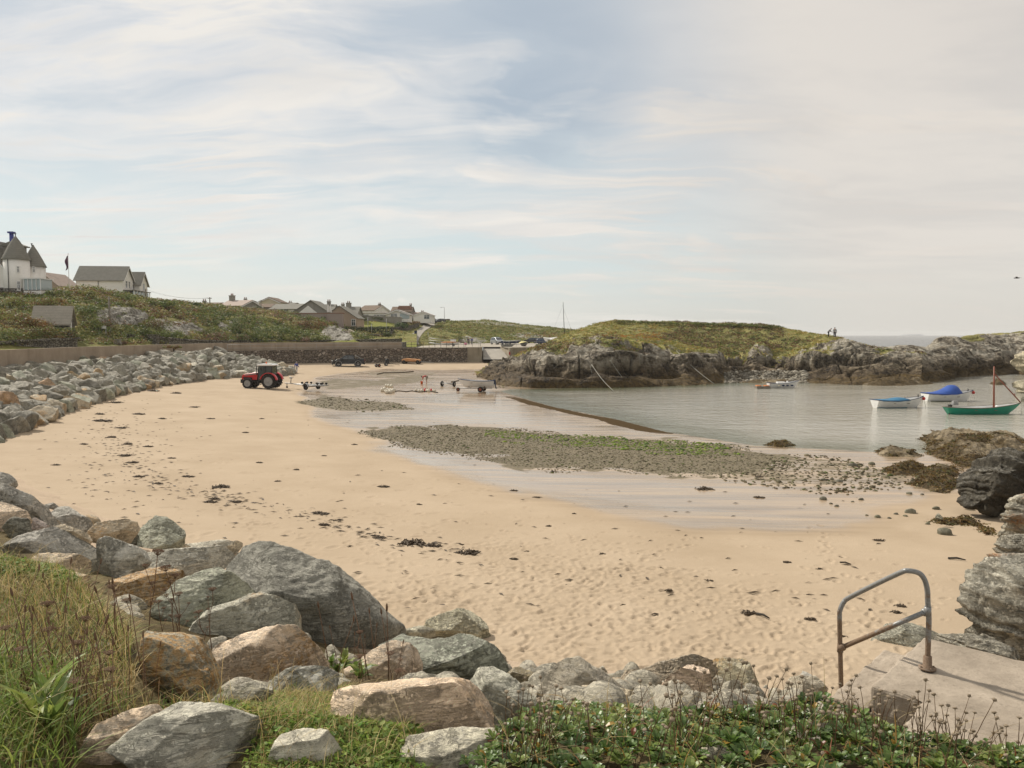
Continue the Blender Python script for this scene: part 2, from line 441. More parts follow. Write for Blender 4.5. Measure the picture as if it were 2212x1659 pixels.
# ------------------------------------------------------------------ materials
M = {}
def _sand(nt, b):
 p = nt.pos(); wet = nt.attr('wet'); stony = nt.attr('stony'); film = nt.attr('film'); track = nt.attr('track')
 n1 = nt.noise(p, 0.35, 5, 0.6); n2 = nt.noise(p, 9, 5, 0.65); n3 = nt.noise(p, 140, 3, 0.7)
 dry = nt.ramp(n1, [(0.3, (0.375, 0.290, 0.198)), (0.7, (0.44, 0.347, 0.245))])
 dry = nt.mix(dry, (0.30, 0.225, 0.15), nt.math('MULTIPLY', nt.step(n2, 0.55, 0.8), 0.35))
 dry = nt.mix(dry, (0.33, 0.25, 0.17), nt.math('MULTIPLY', nt.step(n3, 0.56, 0.85), 0.45))
 dry = nt.mix(dry, (0.31, 0.23, 0.155), nt.math('MULTIPLY', track, 0.55))
 streak = nt.noise(nt.mapping(p, (0.12, 1.3, 1), (0, 0, R(24))), 1.0, 6, 0.65)
 damp = nt.ramp(streak, [(0.36, (0.20, 0.142, 0.088)), (0.62, (0.40, 0.30, 0.20))])
 wf = nt.math('MULTIPLY', wet, 1.0, clamp=True)
 col = nt.mix(dry, damp, wf)
 mudn = nt.noise(nt.mapping(p, (0.5, 1.6, 1), (0, 0, R(18))), 0.9, 7, 0.7)
 mud = nt.math('MULTIPLY', nt.step(nt.math('ADD', mudn, nt.math('MULTIPLY', nt.math('SUBTRACT', stony, 0.5), 0.55)), 0.46, 0.62), nt.step(stony, 0.02, 0.25))
 pebc = nt.ramp(nt.noise(p, 4.5, 4, 0.7), [(0.3, (0.065, 0.058, 0.035)), (0.5, (0.13, 0.112, 0.07)), (0.72, (0.24, 0.20, 0.135))])
 col = nt.mix(col, pebc, nt.math('MULTIPLY', mud, 0.85))
 speck = nt.step(nt.noise(nt.mapping(p, (1, 2.2, 1)), 7.0, 4, 0.7), 0.66, 0.73)
 col = nt.mix(col, (0.08, 0.065, 0.04), nt.math('MULTIPLY', nt.math('MULTIPLY', speck, nt.attr('litter')), 0.8))
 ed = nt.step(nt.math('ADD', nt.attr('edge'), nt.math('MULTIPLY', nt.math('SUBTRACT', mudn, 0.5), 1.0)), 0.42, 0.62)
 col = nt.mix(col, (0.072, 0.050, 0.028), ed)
 nt.put(b.inputs['Base Color'], col)
 wetr = nt.math('MULTIPLY', nt.math('ADD', nt.math('MULTIPLY', nt.step(streak, 0.38, 0.66), 0.20), 0.05), 1.0)
 rough = nt.fmix(0.92, nt.math('ADD', wetr, 0.10), nt.step(wet, 0.25, 0.75))
 rough = nt.fmix(rough, nt.math('ADD', wetr, 0.01), film)
 rough = nt.fmix(rough, 0.6, nt.math('MULTIPLY', mud, 0.8))
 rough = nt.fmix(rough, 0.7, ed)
 nt.put(b.inputs['Roughness'], rough)
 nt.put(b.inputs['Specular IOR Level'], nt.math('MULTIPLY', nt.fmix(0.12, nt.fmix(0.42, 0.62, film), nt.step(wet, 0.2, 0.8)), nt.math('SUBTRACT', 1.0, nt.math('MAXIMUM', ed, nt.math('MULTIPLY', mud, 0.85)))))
 hh = nt.math('ADD', nt.math('MULTIPLY', nt.noise(p, 22, 6, 0.65), 0.5), nt.math('MULTIPLY', n3, 0.14))
 hh = nt.math('ADD', hh, nt.math('MULTIPLY', nt.noise(nt.mapping(p, (0.6, 2.2, 1), (0, 0, R(20))), 2.2, 5, 0.6), 0.9))
 st = nt.fmix(0.75, 0.10, nt.step(wet, 0.1, 0.7))
 nt.put(b.inputs['Normal'], nt.bump(hh, nt.fmix(st, 0.8, mud), 0.03))
M['sand'] = material('sand', _sand)
def _water(nt, b):
 p = nt.pos()
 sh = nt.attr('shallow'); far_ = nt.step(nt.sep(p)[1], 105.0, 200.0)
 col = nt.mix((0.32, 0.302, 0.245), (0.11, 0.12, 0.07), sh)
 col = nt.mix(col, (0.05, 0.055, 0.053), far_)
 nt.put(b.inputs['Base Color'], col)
 nt.put(b.inputs['Roughness'], nt.fmix(0.07, 0.22, far_))
 b.inputs['IOR'].default_value = 1.42; b.inputs['Specular IOR Level'].default_value = 0.6
 w1 = nt.noise(nt.mapping(p, (1.0, 0.55, 1), (0, 0, R(16))), 1.5, 6, 0.62)
 w2 = nt.noise(nt.mapping(p, (1.0, 0.6, 1), (0, 0, R(-22))), 4.2, 4, 0.6)
 gust = nt.step(nt.noise(nt.mapping(p, (0.05, 0.10, 1), (0, 0, R(15))), 1.0, 4, 0.6), 0.36, 0.66)
 w0 = nt.noise(nt.mapping(p, (0.55, 1.0, 1), (0, 0, R(10))), 0.55, 5, 0.6)
 hgt = nt.math('ADD', nt.math('ADD', w1, nt.math('MULTIPLY', w2, 0.35)), nt.math('MULTIPLY', w0, 1.5))
 nt.put(b.inputs['Normal'], nt.bump(hgt, nt.fmix(0.25, 0.75, gust), 0.26))
M['water'] = material('sea_water', _water)
def rock_mat(name, c0, c1, c2, lichen=(0.50, 0.275, 0.09), fine=26.0, strata=0.0, use_obj=True, mid=2.2, lich_amt=None, weed=False, bump=0.6, bd=0.03, stops=(.32, .5, .68), strata_dark=False, sv=(1.2, 1.2, 9.0), sr=(R(25), R(18), 0)):
 def f(nt, b):
  p = nt.obj() if use_obj else nt.pos()
  info = nt.info(); ocol = info['Color']; rnd = info['Random']
  alpha = info['Alpha']
  q = nt.vmath('ADD', p, nt.comb(nt.math('MULTIPLY', rnd, 37.0), nt.math('MULTIPLY', rnd, 11.0), 0.0)) if use_obj else p
  n1 = nt.noise(q, mid, 6, 0.65, 0.6); n2 = nt.noise(q, fine, 6, 0.72); n3 = nt.noise(q, mid * 0.5, 5, 0.6, 0.4)
  st = nt.noise(nt.mapping(q, sv, sr), mid * 1.2, 6, 0.7, 0.8)
  col = nt.ramp(nt.math('ADD', nt.math('MULTIPLY', n1, 0.6), nt.math('MULTIPLY', st, 0.4)), [(stops[0], c0), (stops[1], c1), (stops[2], c2)])
  col = nt.mix(col, tuple(c * .42 for c in c0), nt.math('MULTIPLY', nt.step(n2, 0.53, 0.68), 0.62))
  col = nt.mix(col, tuple(min(1, c * 1.5) for c in c2), nt.math('MULTIPLY', nt.step(n2, 0.50, 0.32), 0.5))
  vein = nt.step(nt.math('ABSOLUTE', nt.math('SUBTRACT', nt.noise(q, mid * 1.4, 4, 0.6, 1.5), 0.5)), 0.018, 0.0)
  col = nt.mix(col, (0.50, 0.46, 0.40), nt.math('MULTIPLY', vein, 0.35))
  if use_obj:
   col = nt.mix(col, ocol, 1.0, 'MULTIPLY')
   la = alpha
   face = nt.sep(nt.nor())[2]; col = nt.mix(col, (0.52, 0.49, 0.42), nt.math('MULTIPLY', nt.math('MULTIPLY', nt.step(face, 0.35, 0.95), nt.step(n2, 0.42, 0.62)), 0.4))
  else: la = lich_amt if lich_amt is not None else 0.2
  lm = nt.step(nt.math('ADD', n3, nt.math('MULTIPLY', nt.math('SUBTRACT', la, 0.5), 0.5)), 0.47, 0.62)
  lm = nt.math('MULTIPLY', lm, nt.step(n2, 0.62, 0.40))
  col = nt.mix(col, nt.mix(lichen, tuple(c * .7 for c in lichen), n2), nt.math('MULTIPLY', lm, 0.92))
  if weed:
   wd = nt.attr('weed'); gr = nt.attr('grass'); lt = nt.attr('light')
   col = nt.mix(col, nt.ramp(n2, [(0.3, (0.15, 0.132, 0.10)), (0.5, (0.33, 0.295, 0.23)), (0.68, (0.56, 0.52, 0.44))]), nt.math('MULTIPLY', lt, nt.step(nt.math('ADD', n1, nt.math('MULTIPLY', st, .5)), 0.69, 0.83)))
   tz = nt.math('ADD', nt.sep(p)[2], nt.math('MULTIPLY', nt.math('SUBTRACT', n1, 0.5), 3.0))
   col = nt.mix(nt.mix(col, (0.46, 0.385, 0.29), 1.0, 'MULTIPLY'), col, nt.step(tz, 1.0, 4.0)) if strata else col
   wc = nt.ramp(nt.noise(q, mid * 6, 5, 0.7), [(0.3, (0.030, 0.022, 0.010)), (0.5, (0.085, 0.055, 0.020)), (0.7, (0.15, 0.10, 0.032))])
   wm = nt.step(nt.math('ADD', wd, nt.math('MULTIPLY', nt.math('SUBTRACT', n1, 0.5), 1.2)), 0.35, 0.65)
   col = nt.mix(col, wc, nt.math('MULTIPLY', wm, 0.92))
   gc = nt.ramp(nt.noise(q, mid * 0.35, 6, 0.7), [(0.28, (0.12, 0.10, 0.040)), (0.45, (0.19, 0.175, 0.052)), (0.58, (0.27, 0.245, 0.075)), (0.74, (0.34, 0.265, 0.105))])
   gc = nt.mix(gc, (0.05, 0.045, 0.02), nt.math('MULTIPLY', nt.step(n2, 0.5, 0.68), 0.55))
   gm = nt.step(nt.math('ADD', gr, nt.math('MULTIPLY', nt.math('SUBTRACT', n1, 0.5), 0.9)), 0.38, 0.62)
   col = nt.mix(col, gc, gm)
  nt.put(b.inputs['Base Color'], col)
  b.inputs['Roughness'].default_value = 0.82; b.inputs['Specular IOR Level'].default_value = 0.25
  hh = nt.math('ADD', nt.math('MULTIPLY', st, 1.2), nt.math('ADD', n1, nt.math('MULTIPLY', n2, 0.55)))
  cr = nt.voro(nt.vmath('ADD', q, nt.comb(n1, n2, st)), mid * 1.1, 'DISTANCE_TO_EDGE')
  hh = nt.math('ADD', hh, nt.math('MULTIPLY', nt.step(cr, 0.0, 0.07), 0.5))
  nt.put(b.inputs['Normal'], nt.bump(hh, bump, bd))
 return material(name, f)
M['boulder'] = rock_mat('boulder_stone', (0.20, 0.188, 0.152), (0.45, 0.425, 0.355), (0.68, 0.64, 0.55), bump=0.9, bd=0.05)
M['cliff'] = rock_mat('headland_rock', (0.042, 0.033, 0.022), (0.15, 0.122, 0.083), (0.31, 0.265, 0.19), use_obj=False, stops=(.41, .5, .60), mid=0.42, fine=3.0, strata=1, sv=(0.6, 0.6, 2.6), sr=(0, R(-27), 0), weed=True, lich_amt=0.22, lichen=(0.26, 0.16, 0.06), bump=0.9, bd=0.4)
M['reef'] = rock_mat('reef_rock', (0.12, 0.092, 0.055), (0.25, 0.195, 0.118), (0.40, 0.32, 0.20), use_obj=False, mid=1.3, fine=9, weed=True, lich_amt=0.1, lichen=(0.2, 0.13, 0.05), bump=0.9, bd=0.15)
M['strata'] = rock_mat('strata_rock', (0.12, 0.112, 0.092), (0.31, 0.29, 0.245), (0.58, 0.55, 0.48), lichen=(0.42, 0.17, 0.05), mid=1.8, fine=15, bump=1.0, bd=0.08)
def _veg_ground(nt, b):
 p = nt.pos(); rk = nt.attr('rock'); gr = nt.attr('lawn')
 n1 = nt.noise(p, 0.22, 6, 0.65); n2 = nt.noise(p, 2.2, 6, 0.7); n3 = nt.noise(p, 0.6, 5, 0.7, 0.6)
 col = nt.ramp(nt.math('ADD', nt.math('MULTIPLY', n1, .7), nt.math('MULTIPLY', n3, .3)), [(0.3, (0.085, 0.09, 0.03)), (0.45, (0.15, 0.15, 0.045)), (0.56, (0.23, 0.21, 0.07)), (0.7, (0.24, 0.16, 0.07))])
 col = nt.mix(col, (0.03, 0.035, 0.012), nt.math('MULTIPLY', nt.step(n2, 0.5, 0.7), 0.6))
 rc = nt.ramp(nt.math('ADD', nt.math('MULTIPLY', n2, .6), nt.math('MULTIPLY', n3, .4)), [(0.40, (0.07, 0.062, 0.048)), (0.5, (0.24, 0.222, 0.185)), (0.6, (0.46, 0.44, 0.39))])
 rm = nt.step(nt.math('ADD', rk, nt.math('MULTIPLY', nt.math('SUBTRACT', n3, 0.5), 3.2)), 0.46, 0.62)
 col = nt.mix(col, rc, rm)
 lc = nt.ramp(n2, [(0.3, (0.155, 0.17, 0.035)), (0.7, (0.24, 0.235, 0.06))])
 col = nt.mix(col, lc, nt.step(gr, 0.35, 0.65))
 nt.put(b.inputs['Base Color'], col); b.inputs['Roughness'].default_value = 0.9; b.inputs['Specular IOR Level'].default_value = 0.1
 nt.put(b.inputs['Normal'], nt.bump(nt.math('ADD', n2, n3), 0.8, 0.35))
M['hill'] = material('heath_ground', _veg_ground)
def _leaf(nt, b):
 c = nt.attr('col', 'Color')
 nt.put(b.inputs['Base Color'], c); b.inputs['Roughness'].default_value = 0.6; b.inputs['Specular IOR Level'].default_value = 0.2
 t = nt.n.new('ShaderNodeBsdfTranslucent'); nt.put(t.inputs[0], c)
 mx = nt.n.new('ShaderNodeMixShader'); mx.inputs[0].default_value = 0.38
 o = [n for n in nt.n if n.type == 'OUTPUT_MATERIAL'][0]
 nt.l.new(b.outputs[0], mx.inputs[1]); nt.l.new(t.outputs[0], mx.inputs[2]); nt.l.new(mx.outputs[0], o.inputs[0])
M['leaf'] = material('leaves', _leaf)
def _leafg(nt, b):
 _leaf(nt, b); b.inputs['Roughness'].default_value = 0.38; b.inputs['Specular IOR Level'].default_value = 0.45
M['leaf_glossy'] = material('daisy_leaves', _leafg)
def _bank(nt, b):
 p = nt.pos(); n1 = nt.noise(p, 1.6, 6, 0.65); n2 = nt.noise(p, 18, 6, 0.7); sd_ = nt.attr('sandy')
 col = nt.ramp(n1, [(0.3, (0.06, 0.045, 0.025)), (0.5, (0.13, 0.10, 0.05)), (0.7, (0.20, 0.16, 0.08))])
 col = nt.mix(col, (0.04, 0.03, 0.018), nt.math('MULTIPLY', nt.step(n2, 0.48, 0.7), 0.7))
 col = nt.mix(col, (0.46, 0.358, 0.257), nt.step(nt.math('ADD', sd_, nt.math('MULTIPLY', nt.math('SUBTRACT', n1, .5), .6)), 0.4, 0.6))
 nt.put(b.inputs['Base Color'], col); b.inputs['Roughness'].default_value = 0.95; b.inputs['Specular IOR Level'].default_value = 0.1
 nt.put(b.inputs['Normal'], nt.bump(nt.math('ADD', n1, n2), 0.8, 0.04))
M['bank'] = material('bank_soil', _bank)
def _concrete(c0, c1, stain, sc=0.6, streak=True, bmp=0.3):
 def f(nt, b):
  p = nt.pos()
  n1 = nt.noise(p, sc, 6, 0.65); n2 = nt.noise(p, sc * 18, 5, 0.7)
  col = nt.ramp(n1, [(0.3, c0), (0.7, c1)])
  if streak:
   s_ = nt.noise(nt.mapping(p, (1.0, 1.0, 0.12)), sc * 2.2, 5, 0.7)
   col = nt.mix(col, stain, nt.math('MULTIPLY', nt.step(s_, 0.52, 0.72), 0.65))
  col = nt.mix(col, tuple(c * .6 for c in c0), nt.math('MULTIPLY', nt.step(n2, 0.52, 0.75), 0.45))
  nt.put(b.inputs['Base Color'], col); b.inputs['Roughness'].default_value = 0.9; b.inputs['Specular IOR Level'].default_value = 0.15
  nt.put(b.inputs['Normal'], nt.bump(nt.math('ADD', n1, n2), bmp, 0.03))
 return f
M['parapet'] = material('wall_concrete', _concrete((0.27, 0.215, 0.16), (0.38, 0.31, 0.235), (0.2, 0.155, 0.11)))
M['concrete_grey'] = material('old_concrete', _concrete((0.23, 0.195, 0.145), (0.36, 0.31, 0.235), (0.13, 0.11, 0.075), 0.45))
M['landing'] = material('landing_concrete', _concrete((0.23, 0.19, 0.145), (0.45, 0.38, 0.30), (0.24, 0.19, 0.13), 1.3, False, 0.5))
M['paving'] = material('yard_concrete', _concrete((0.30, 0.265, 0.215), (0.38, 0.34, 0.28), (0.25, 0.22, 0.175), 0.12, False))
M['road'] = material('road_surface', _concrete((0.29, 0.265, 0.225), (0.37, 0.34, 0.295), (0.27, 0.25, 0.21), 0.2, False))
def _masonry(dark, mid, light, sc=1.9, zsq=1.4):
 def f(nt, b):
  p = nt.pos(); q = nt.mapping(p, (1, 1, zsq))
  wq = nt.vmath('ADD', q, nt.comb(0.0, 0.0, nt.math('MULTIPLY', nt.noise(q, 0.8, 3), 0.6)))
  c = nt.n.new('ShaderNodeTexVoronoi'); nt.put(c.inputs['Vector'], wq); c.inputs['Scale'].default_value = sc
  rc = nt.sep(c.outputs['Color'])[0]
  col = nt.ramp(rc, [(0.0, dark), (0.45, mid), (0.85, mid), (1.0, light)])
  e = nt.voro(wq, sc, 'DISTANCE_TO_EDGE')
  col = nt.mix(tuple(x * .45 for x in dark), col, nt.step(e, 0.02, 0.10))
  col = nt.mix(col, tuple(x * .6 for x in mid), nt.math('MULTIPLY', nt.step(nt.noise(p, 0.5, 5, .65), 0.5, 0.75), 0.6))
  nt.put(b.inputs['Base Color'], col); b.inputs['Roughness'].default_value = 0.9; b.inputs['Specular IOR Level'].default_value = 0.15
  nt.put(b.inputs['Normal'], nt.bump(nt.step(e, 0.0, 0.2), 0.9, 0.12))
 return f
M['masonry_dark'] = material('sea_wall_masonry', _masonry((0.12, 0.098, 0.078), (0.225, 0.185, 0.148), (0.46, 0.40, 0.34), 1.9))
M['masonry'] = material('field_stone', _masonry((0.11, 0.10, 0.085), (0.22, 0.20, 0.165), (0.34, 0.315, 0.27), 2.6))
M['pink_render'] = material('pink_render', _concrete((0.30, 0.235, 0.205), (0.38, 0.305, 0.265), (0.22, 0.17, 0.15), 0.3))
M['cottage_render'] = material('tan_render', _concrete((0.36, 0.27, 0.20), (0.44, 0.335, 0.255), (0.3, 0.22, 0.16), 0.3))
M['white_wall'] = material('white_render', _concrete((0.74, 0.71, 0.655), (0.83, 0.80, 0.745), (0.58, 0.54, 0.47), 0.3, True, 0.1))
M['cream_wall'] = material('cream_render', _concrete((0.56, 0.50, 0.36), (0.62, 0.56, 0.42), (0.5, 0.44, 0.33), 0.3, True, 0.1))
M['grey_wall'] = material('grey_render', _concrete((0.24, 0.225, 0.195), (0.30, 0.28, 0.245), (0.2, 0.18, 0.15), 0.4))
def _roof(c0, c1, sc=1.0):
 def f(nt, b):
  p = nt.obj(); n = nt.noise(p, 1.4, 5, 0.7); n2 = nt.noise(p, 9, 4, 0.7)
  rows = nt.math('FRACT', nt.math('MULTIPLY', nt.sep(p)[2], 3.2))
  col = nt.ramp(nt.math('ADD', nt.math('MULTIPLY', n, .5), nt.math('MULTIPLY', n2, .5)), [(0.32, c0), (0.68, c1)])
  col = nt.mix(col, tuple(x * .55 for x in c0), nt.math('MULTIPLY', nt.step(rows, 0.16, 0.0), 0.6))
  nt.put(b.inputs['Base Color'], col); b.inputs['Roughness'].default_value = 0.85; b.inputs['Specular IOR Level'].default_value = 0.2
  nt.put(b.inputs['Normal'], nt.bump(nt.math('ADD', rows, n2), 0.4, 0.04))
 return f
M['slate'] = material('slate_roof', _roof((0.155, 0.148, 0.125), (0.255, 0.24, 0.205)))
M['slate_light'] = material('pale_slate_roof', _roof((0.20, 0.18, 0.145), (0.32, 0.29, 0.235)))
M['roof_brown'] = material('brown_tile_roof', _roof((0.13, 0.095, 0.07), (0.20, 0.145, 0.105)))
M['roof_red'] = material('red_tile_roof', _roof((0.22, 0.12, 0.085), (0.30, 0.17, 0.12)))
M['roof_pink'] = material('faded_tile_roof', _roof((0.34, 0.27, 0.23), (0.42, 0.34, 0.29)))
M['felt'] = material('flat_felt_roof', color=(0.33, 0.30, 0.27), rough=0.9, vary=.15)
def _glass(nt, b):
 b.inputs['Base Color'].default_value = (0.045, 0.055, 0.06, 1); b.inputs['Roughness'].default_value = 0.05; b.inputs['Specular IOR Level'].default_value = 0.8
M['glass'] = material('window_glass', _glass)
M['glass_pale'] = material('pale_glass', color=(0.32, 0.38, 0.38), rough=0.06, spec=0.8)
M['white_paint'] = material('white_paint', color=(0.78, 0.77, 0.74), rough=0.4, spec=0.4, vary=.08)
M['black_paint'] = material('black_paint', color=(0.018, 0.018, 0.018), rough=0.5)
M['dark_metal'] = material('dark_metal', color=(0.035, 0.033, 0.03), rough=0.55, vary=.3)
M['galv'] = material('galvanised_steel', color=(0.34, 0.335, 0.32), rough=0.5, metal=0.35, vary=.25, vscale=8)
M['rubber'] = material('tyre_rubber', color=(0.022, 0.021, 0.020), rough=0.85, vary=.4, vscale=12)
M['rim_grey'] = material('silver_rim', color=(0.27, 0.268, 0.26), rough=0.5, metal=0.2, vary=.3)
M['red_paint'] = material('red_tractor_paint', color=(0.52, 0.018, 0.022), rough=0.32, spec=0.5, vary=.15)
M['silver_paint'] = material('silver_car_paint', color=(0.36, 0.375, 0.39), rough=0.3, metal=0.35, spec=.5)
M['car_black'] = material('black_car_paint', color=(0.008, 0.008, 0.009), rough=0.14, spec=0.42)
M['car_blue'] = material('blue_car_paint', color=(0.022, 0.035, 0.085), rough=0.22, spec=0.6)
M['car_white'] = material('white_car_paint', color=(0.7, 0.7, 0.7), rough=0.25, spec=0.5)
M['lamp_clear'] = material('headlamp_lens', color=(0.7, 0.7, 0.68), rough=0.1, spec=0.8)
M['lamp_red'] = material('tail_lamp_lens', color=(0.45, 0.01, 0.012), rough=0.15, spec=0.7)
M['orange_lens'] = material('amber_lens', color=(0.75, 0.14, 0.02), rough=0.25, spec=0.5)
M['plate'] = material('number_plate', color=(0.7, 0.7, 0.66), rough=0.4)
M['hull_white'] = material('white_hull_paint', color=(0.74, 0.73, 0.70), rough=0.35, spec=0.45, vary=.10, vscale=2)
M['hull_green'] = material('sea_green_hull_paint', color=(0.012, 0.27, 0.17), rough=0.38, spec=0.4, vary=.15, vscale=2)
M['hull_grey'] = material('grey_hull_paint', color=(0.33, 0.33, 0.32), rough=0.45, vary=.12)
M['antifoul'] = material('blue_bottom_paint', color=(0.02, 0.20, 0.30), rough=0.6)
M['weed_line'] = material('green_waterline_growth', color=(0.06, 0.09, 0.03), rough=0.8, vary=.4)
M['tarp_blue'] = material('blue_canvas', color=(0.025, 0.075, 0.30), rough=0.6, vary=.18, vscale=1.5)
M['tarp_teal'] = material('faded_blue_cover', color=(0.03, 0.14, 0.25), rough=0.6, vary=.2, vscale=1.5)
M['tarp_grey'] = material('pale_boat_cover', color=(0.55, 0.54, 0.52), rough=0.7, vary=.15, vscale=1.5)
M['navy'] = material('navy_trim', color=(0.015, 0.03, 0.08), rough=0.5)
M['varnish'] = material('reddish_varnished_wood', color=(0.23, 0.065, 0.032), rough=0.45, vary=.25, vscale=4)
M['orange'] = material('orange_plastic', color=(0.62, 0.20, 0.05), rough=0.5, vary=.15)
M['orange_faded'] = material('faded_orange_canvas', color=(0.52, 0.26, 0.11), rough=0.7, vary=.2)
M['yellow_faded'] = material('pale_yellow_canvas', color=(0.60, 0.53, 0.24), rough=0.7, vary=.15)
M['buoy_white'] = material('dirty_white_buoy', color=(0.62, 0.56, 0.44), rough=0.55, vary=.2, vscale=5)
M['buoy_red'] = material('red_buoy', color=(0.50, 0.035, 0.03), rough=0.45, vary=.15)
M['rope'] = material('mooring_rope', color=(0.42, 0.41, 0.35), rough=0.9, vary=.2)
M['timber'] = material('weathered_timber', color=(0.20, 0.175, 0.14), rough=0.85, vary=.3, vscale=6)
M['timber_dark'] = material('dark_creosoted_timber', color=(0.03, 0.026, 0.02), rough=0.8, vary=.2)
M['skin'] = material('skin', color=(0.46, 0.26, 0.18), rough=0.6)
M['hair_dark'] = material('dark_hair', color=(0.03, 0.022, 0.016), rough=0.7)
M['hair_grey'] = material('grey_hair', color=(0.35, 0.33, 0.31), rough=0.7)
for k, c in dict(cloth_blue=(0.06, 0.09, 0.28), cloth_red=(0.45, 0.05, 0.05), cloth_white=(0.66, 0.63, 0.60), cloth_grey=(0.22, 0.22, 0.22), cloth_dark=(0.02, 0.022, 0.028), cloth_pink=(0.6, 0.2, 0.3), cloth_tan=(0.36, 0.30, 0.24), cloth_khaki=(0.27, 0.25, 0.2)).items():
 M[k] = material(k.replace('cloth', 'fabric'), color=c, rough=0.85, vary=.1, vscale=8)
def _rusty(nt, b):
 p = nt.pos(); n = nt.noise(p, 9, 6, 0.7); n2 = nt.noise(p, 60, 4, 0.7); z = nt.sep(nt.obj())[2]
 col = nt.ramp(n2, [(0.3, (0.17, 0.17, 0.165)), (0.7, (0.30, 0.30, 0.29))])
 lowr = nt.step(z, 0.62, 0.05)
 rm = nt.step(nt.math('ADD', n, nt.math('MULTIPLY', lowr, 0.28)), 0.56, 0.68)
 col = nt.mix(col, nt.ramp(n2, [(0.3, (0.16, 0.105, 0.07)), (0.7, (0.27, 0.20, 0.14))]), rm)
 nt.put(b.inputs['Base Color'], col); b.inputs['Metallic'].default_value = 0.25
 nt.put(b.inputs['Roughness'], nt.fmix(0.42, 0.85, rm))
M['rail'] = material('weathered_rail_pipe', _rusty)
M['seaweed'] = material('dried_seaweed', color=(0.075, 0.052, 0.03), rough=0.7, vary=.5, vscale=14)
M['seaweed_brown'] = material('bladder_wrack', color=(0.095, 0.062, 0.022), rough=0.5, spec=.4, vary=.55, vscale=10)
M['dead_brown'] = material('dead_stalk', color=(0.17, 0.10, 0.06), rough=0.85, vary=.35, vscale=20)
M['dead_grey'] = material('dry_seed_head', color=(0.33, 0.265, 0.19), rough=0.9, vary=.4, vscale=50)
M['stalk'] = material('dry_stem', color=(0.20, 0.135, 0.08), rough=0.85, vary=.3, vscale=20)
M['petal'] = material('lilac_petals', color=(0.62, 0.42, 0.66), rough=0.6)
M['pollen'] = material('yellow_flower_disc', color=(0.6, 0.42, 0.06), rough=0.8)
M['flag_cloth'] = material('flag_cloth', color=(0.12, 0.05, 0.09), rough=0.8, vary=.4, vscale=2)
M['blue_chimney'] = material('blue_painted_chimney', color=(0.045, 0.055, 0.22), rough=0.6)
def _stone_i(nt, b):
 i = nt.info(); n = nt.noise(nt.obj(), 5, 5, .7)
 c = nt.ramp(n, [(0.3, (0.12, 0.115, 0.09)), (0.7, (0.25, 0.235, 0.19))]); nt.put(b.inputs['Base Color'], nt.mix(c, i['Color'], 1.0, 'MULTIPLY'))
 b.inputs['Roughness'].default_value = 0.6
 nt.put(b.inputs['Normal'], nt.bump(n, .6, .03))
M['pebble'] = material('wet_stone', _stone_i)
def _pebs(nt, b):
 c = nt.attr('col', 'Color'); n = nt.noise(nt.pos(), 20, 4, .7)
 nt.put(b.inputs['Base Color'], nt.mix(c, tuple([.4] * 3), nt.math('MULTIPLY', nt.step(n, .4, .7), .0)))
 b.inputs['Roughness'].default_value = 0.8; b.inputs['Specular IOR Level'].default_value = .15
 nt.put(b.inputs['Normal'], nt.bump(n, .5, .02))
M['pebbles'] = material('shingle_stones', _pebs)
# ------------------------------------------------------------------ the beach
WATER = [(40, 112), (29, 107), (24, 104), (11, 98), (0, 95), (-1.4, 91.6), (1.2, 81), (3.9, 71), (8, 61), (10.3, 53), (14.3, 46.5), (20, 44), (26, 42.5), (40, 41), (400, 38), (400, 500), (46, 500)]
WLINE = WATER[:-3]
def shore_s(x, y):
 d = dist_poly(x, y, WLINE); return np.where(in_poly(x, y, WATER), -d, d)
def z_sand0(x, y):
 s = shore_s(x, y)
 z = np.interp(s, [-40, -5, 0, 1.2, 8, 20, 30, 38, 47, 60, 80], [-1.6, -.28, 0, .05, .13, .34, .80, 1.28, 1.75, 2.4, 2.85])
 return z + 0.035 * vnoise(P3(x * .09, y * .09)) * sstep(0, 12, s)
def sand_hit(x, dy):
 d = px_dir(x, dy); lo, hi = 4.0, 400.0
 for _ in range(50):
  m = (lo + hi) / 2; k = m / d.y
  zs = float(z_sand0(np.array([d.x * k]), np.array([m]))[0])
  if H + d.z * k > zs: lo = m
  else: hi = m
 k = lo / d.y
 return Vector((d.x * k, lo, H + d.z * k))
BX0, BX1, BNC, BNR = -620, 2760, 960, 860
bxs = np.linspace(BX0, BX1, BNC); bD = 9.0 * (185 / 9.0) ** np.linspace(0, 1, BNR)
DD, TT = np.meshgrid(bD, (bxs - CX) / FPX, indexing='ij')
XX, YY = TT * DD, DD
ZZ = z_sand0(XX, YY)
PXX, PYY = to_px(P3(XX, YY, ZZ))
SS = shore_s(XX, YY)
DRY = [(1100, 752), (1045, 795), (960, 800), (840, 795), (760, 803), (690, 815), (655, 838), (640, 865), (665, 895), (710, 918), (770, 945), (850, 985), (960, 1030), (1080, 1062), (1200, 1085), (1340, 1112), (1500, 1136), (1680, 1148), (1820, 1140), (1900, 1118), (1990, 1090), (2060, 1060), (2300, 1010), (2700, 1000), (2700, 752)]
dW = [tuple(sand_hit(x, y)[:2]) for x, y in DRY]
dd_ = dist_poly(XX, YY, dW, True); ins = in_poly(XX, YY, dW)
sgn = np.where(ins, dd_, -dd_) + 1.6 * fbm(P3(XX * .22 + YY * .05, YY * .12), 4, 3)
wet = sstep(-1.6, 1.8, sgn)
dryout = 0.22 * sstep(.0, .5, fbm(P3(XX * .13 + 9, YY * .10), 4, 21))
wet = np.clip(wet - dryout * sstep(2, 14, SS) * .8, 0, 1)
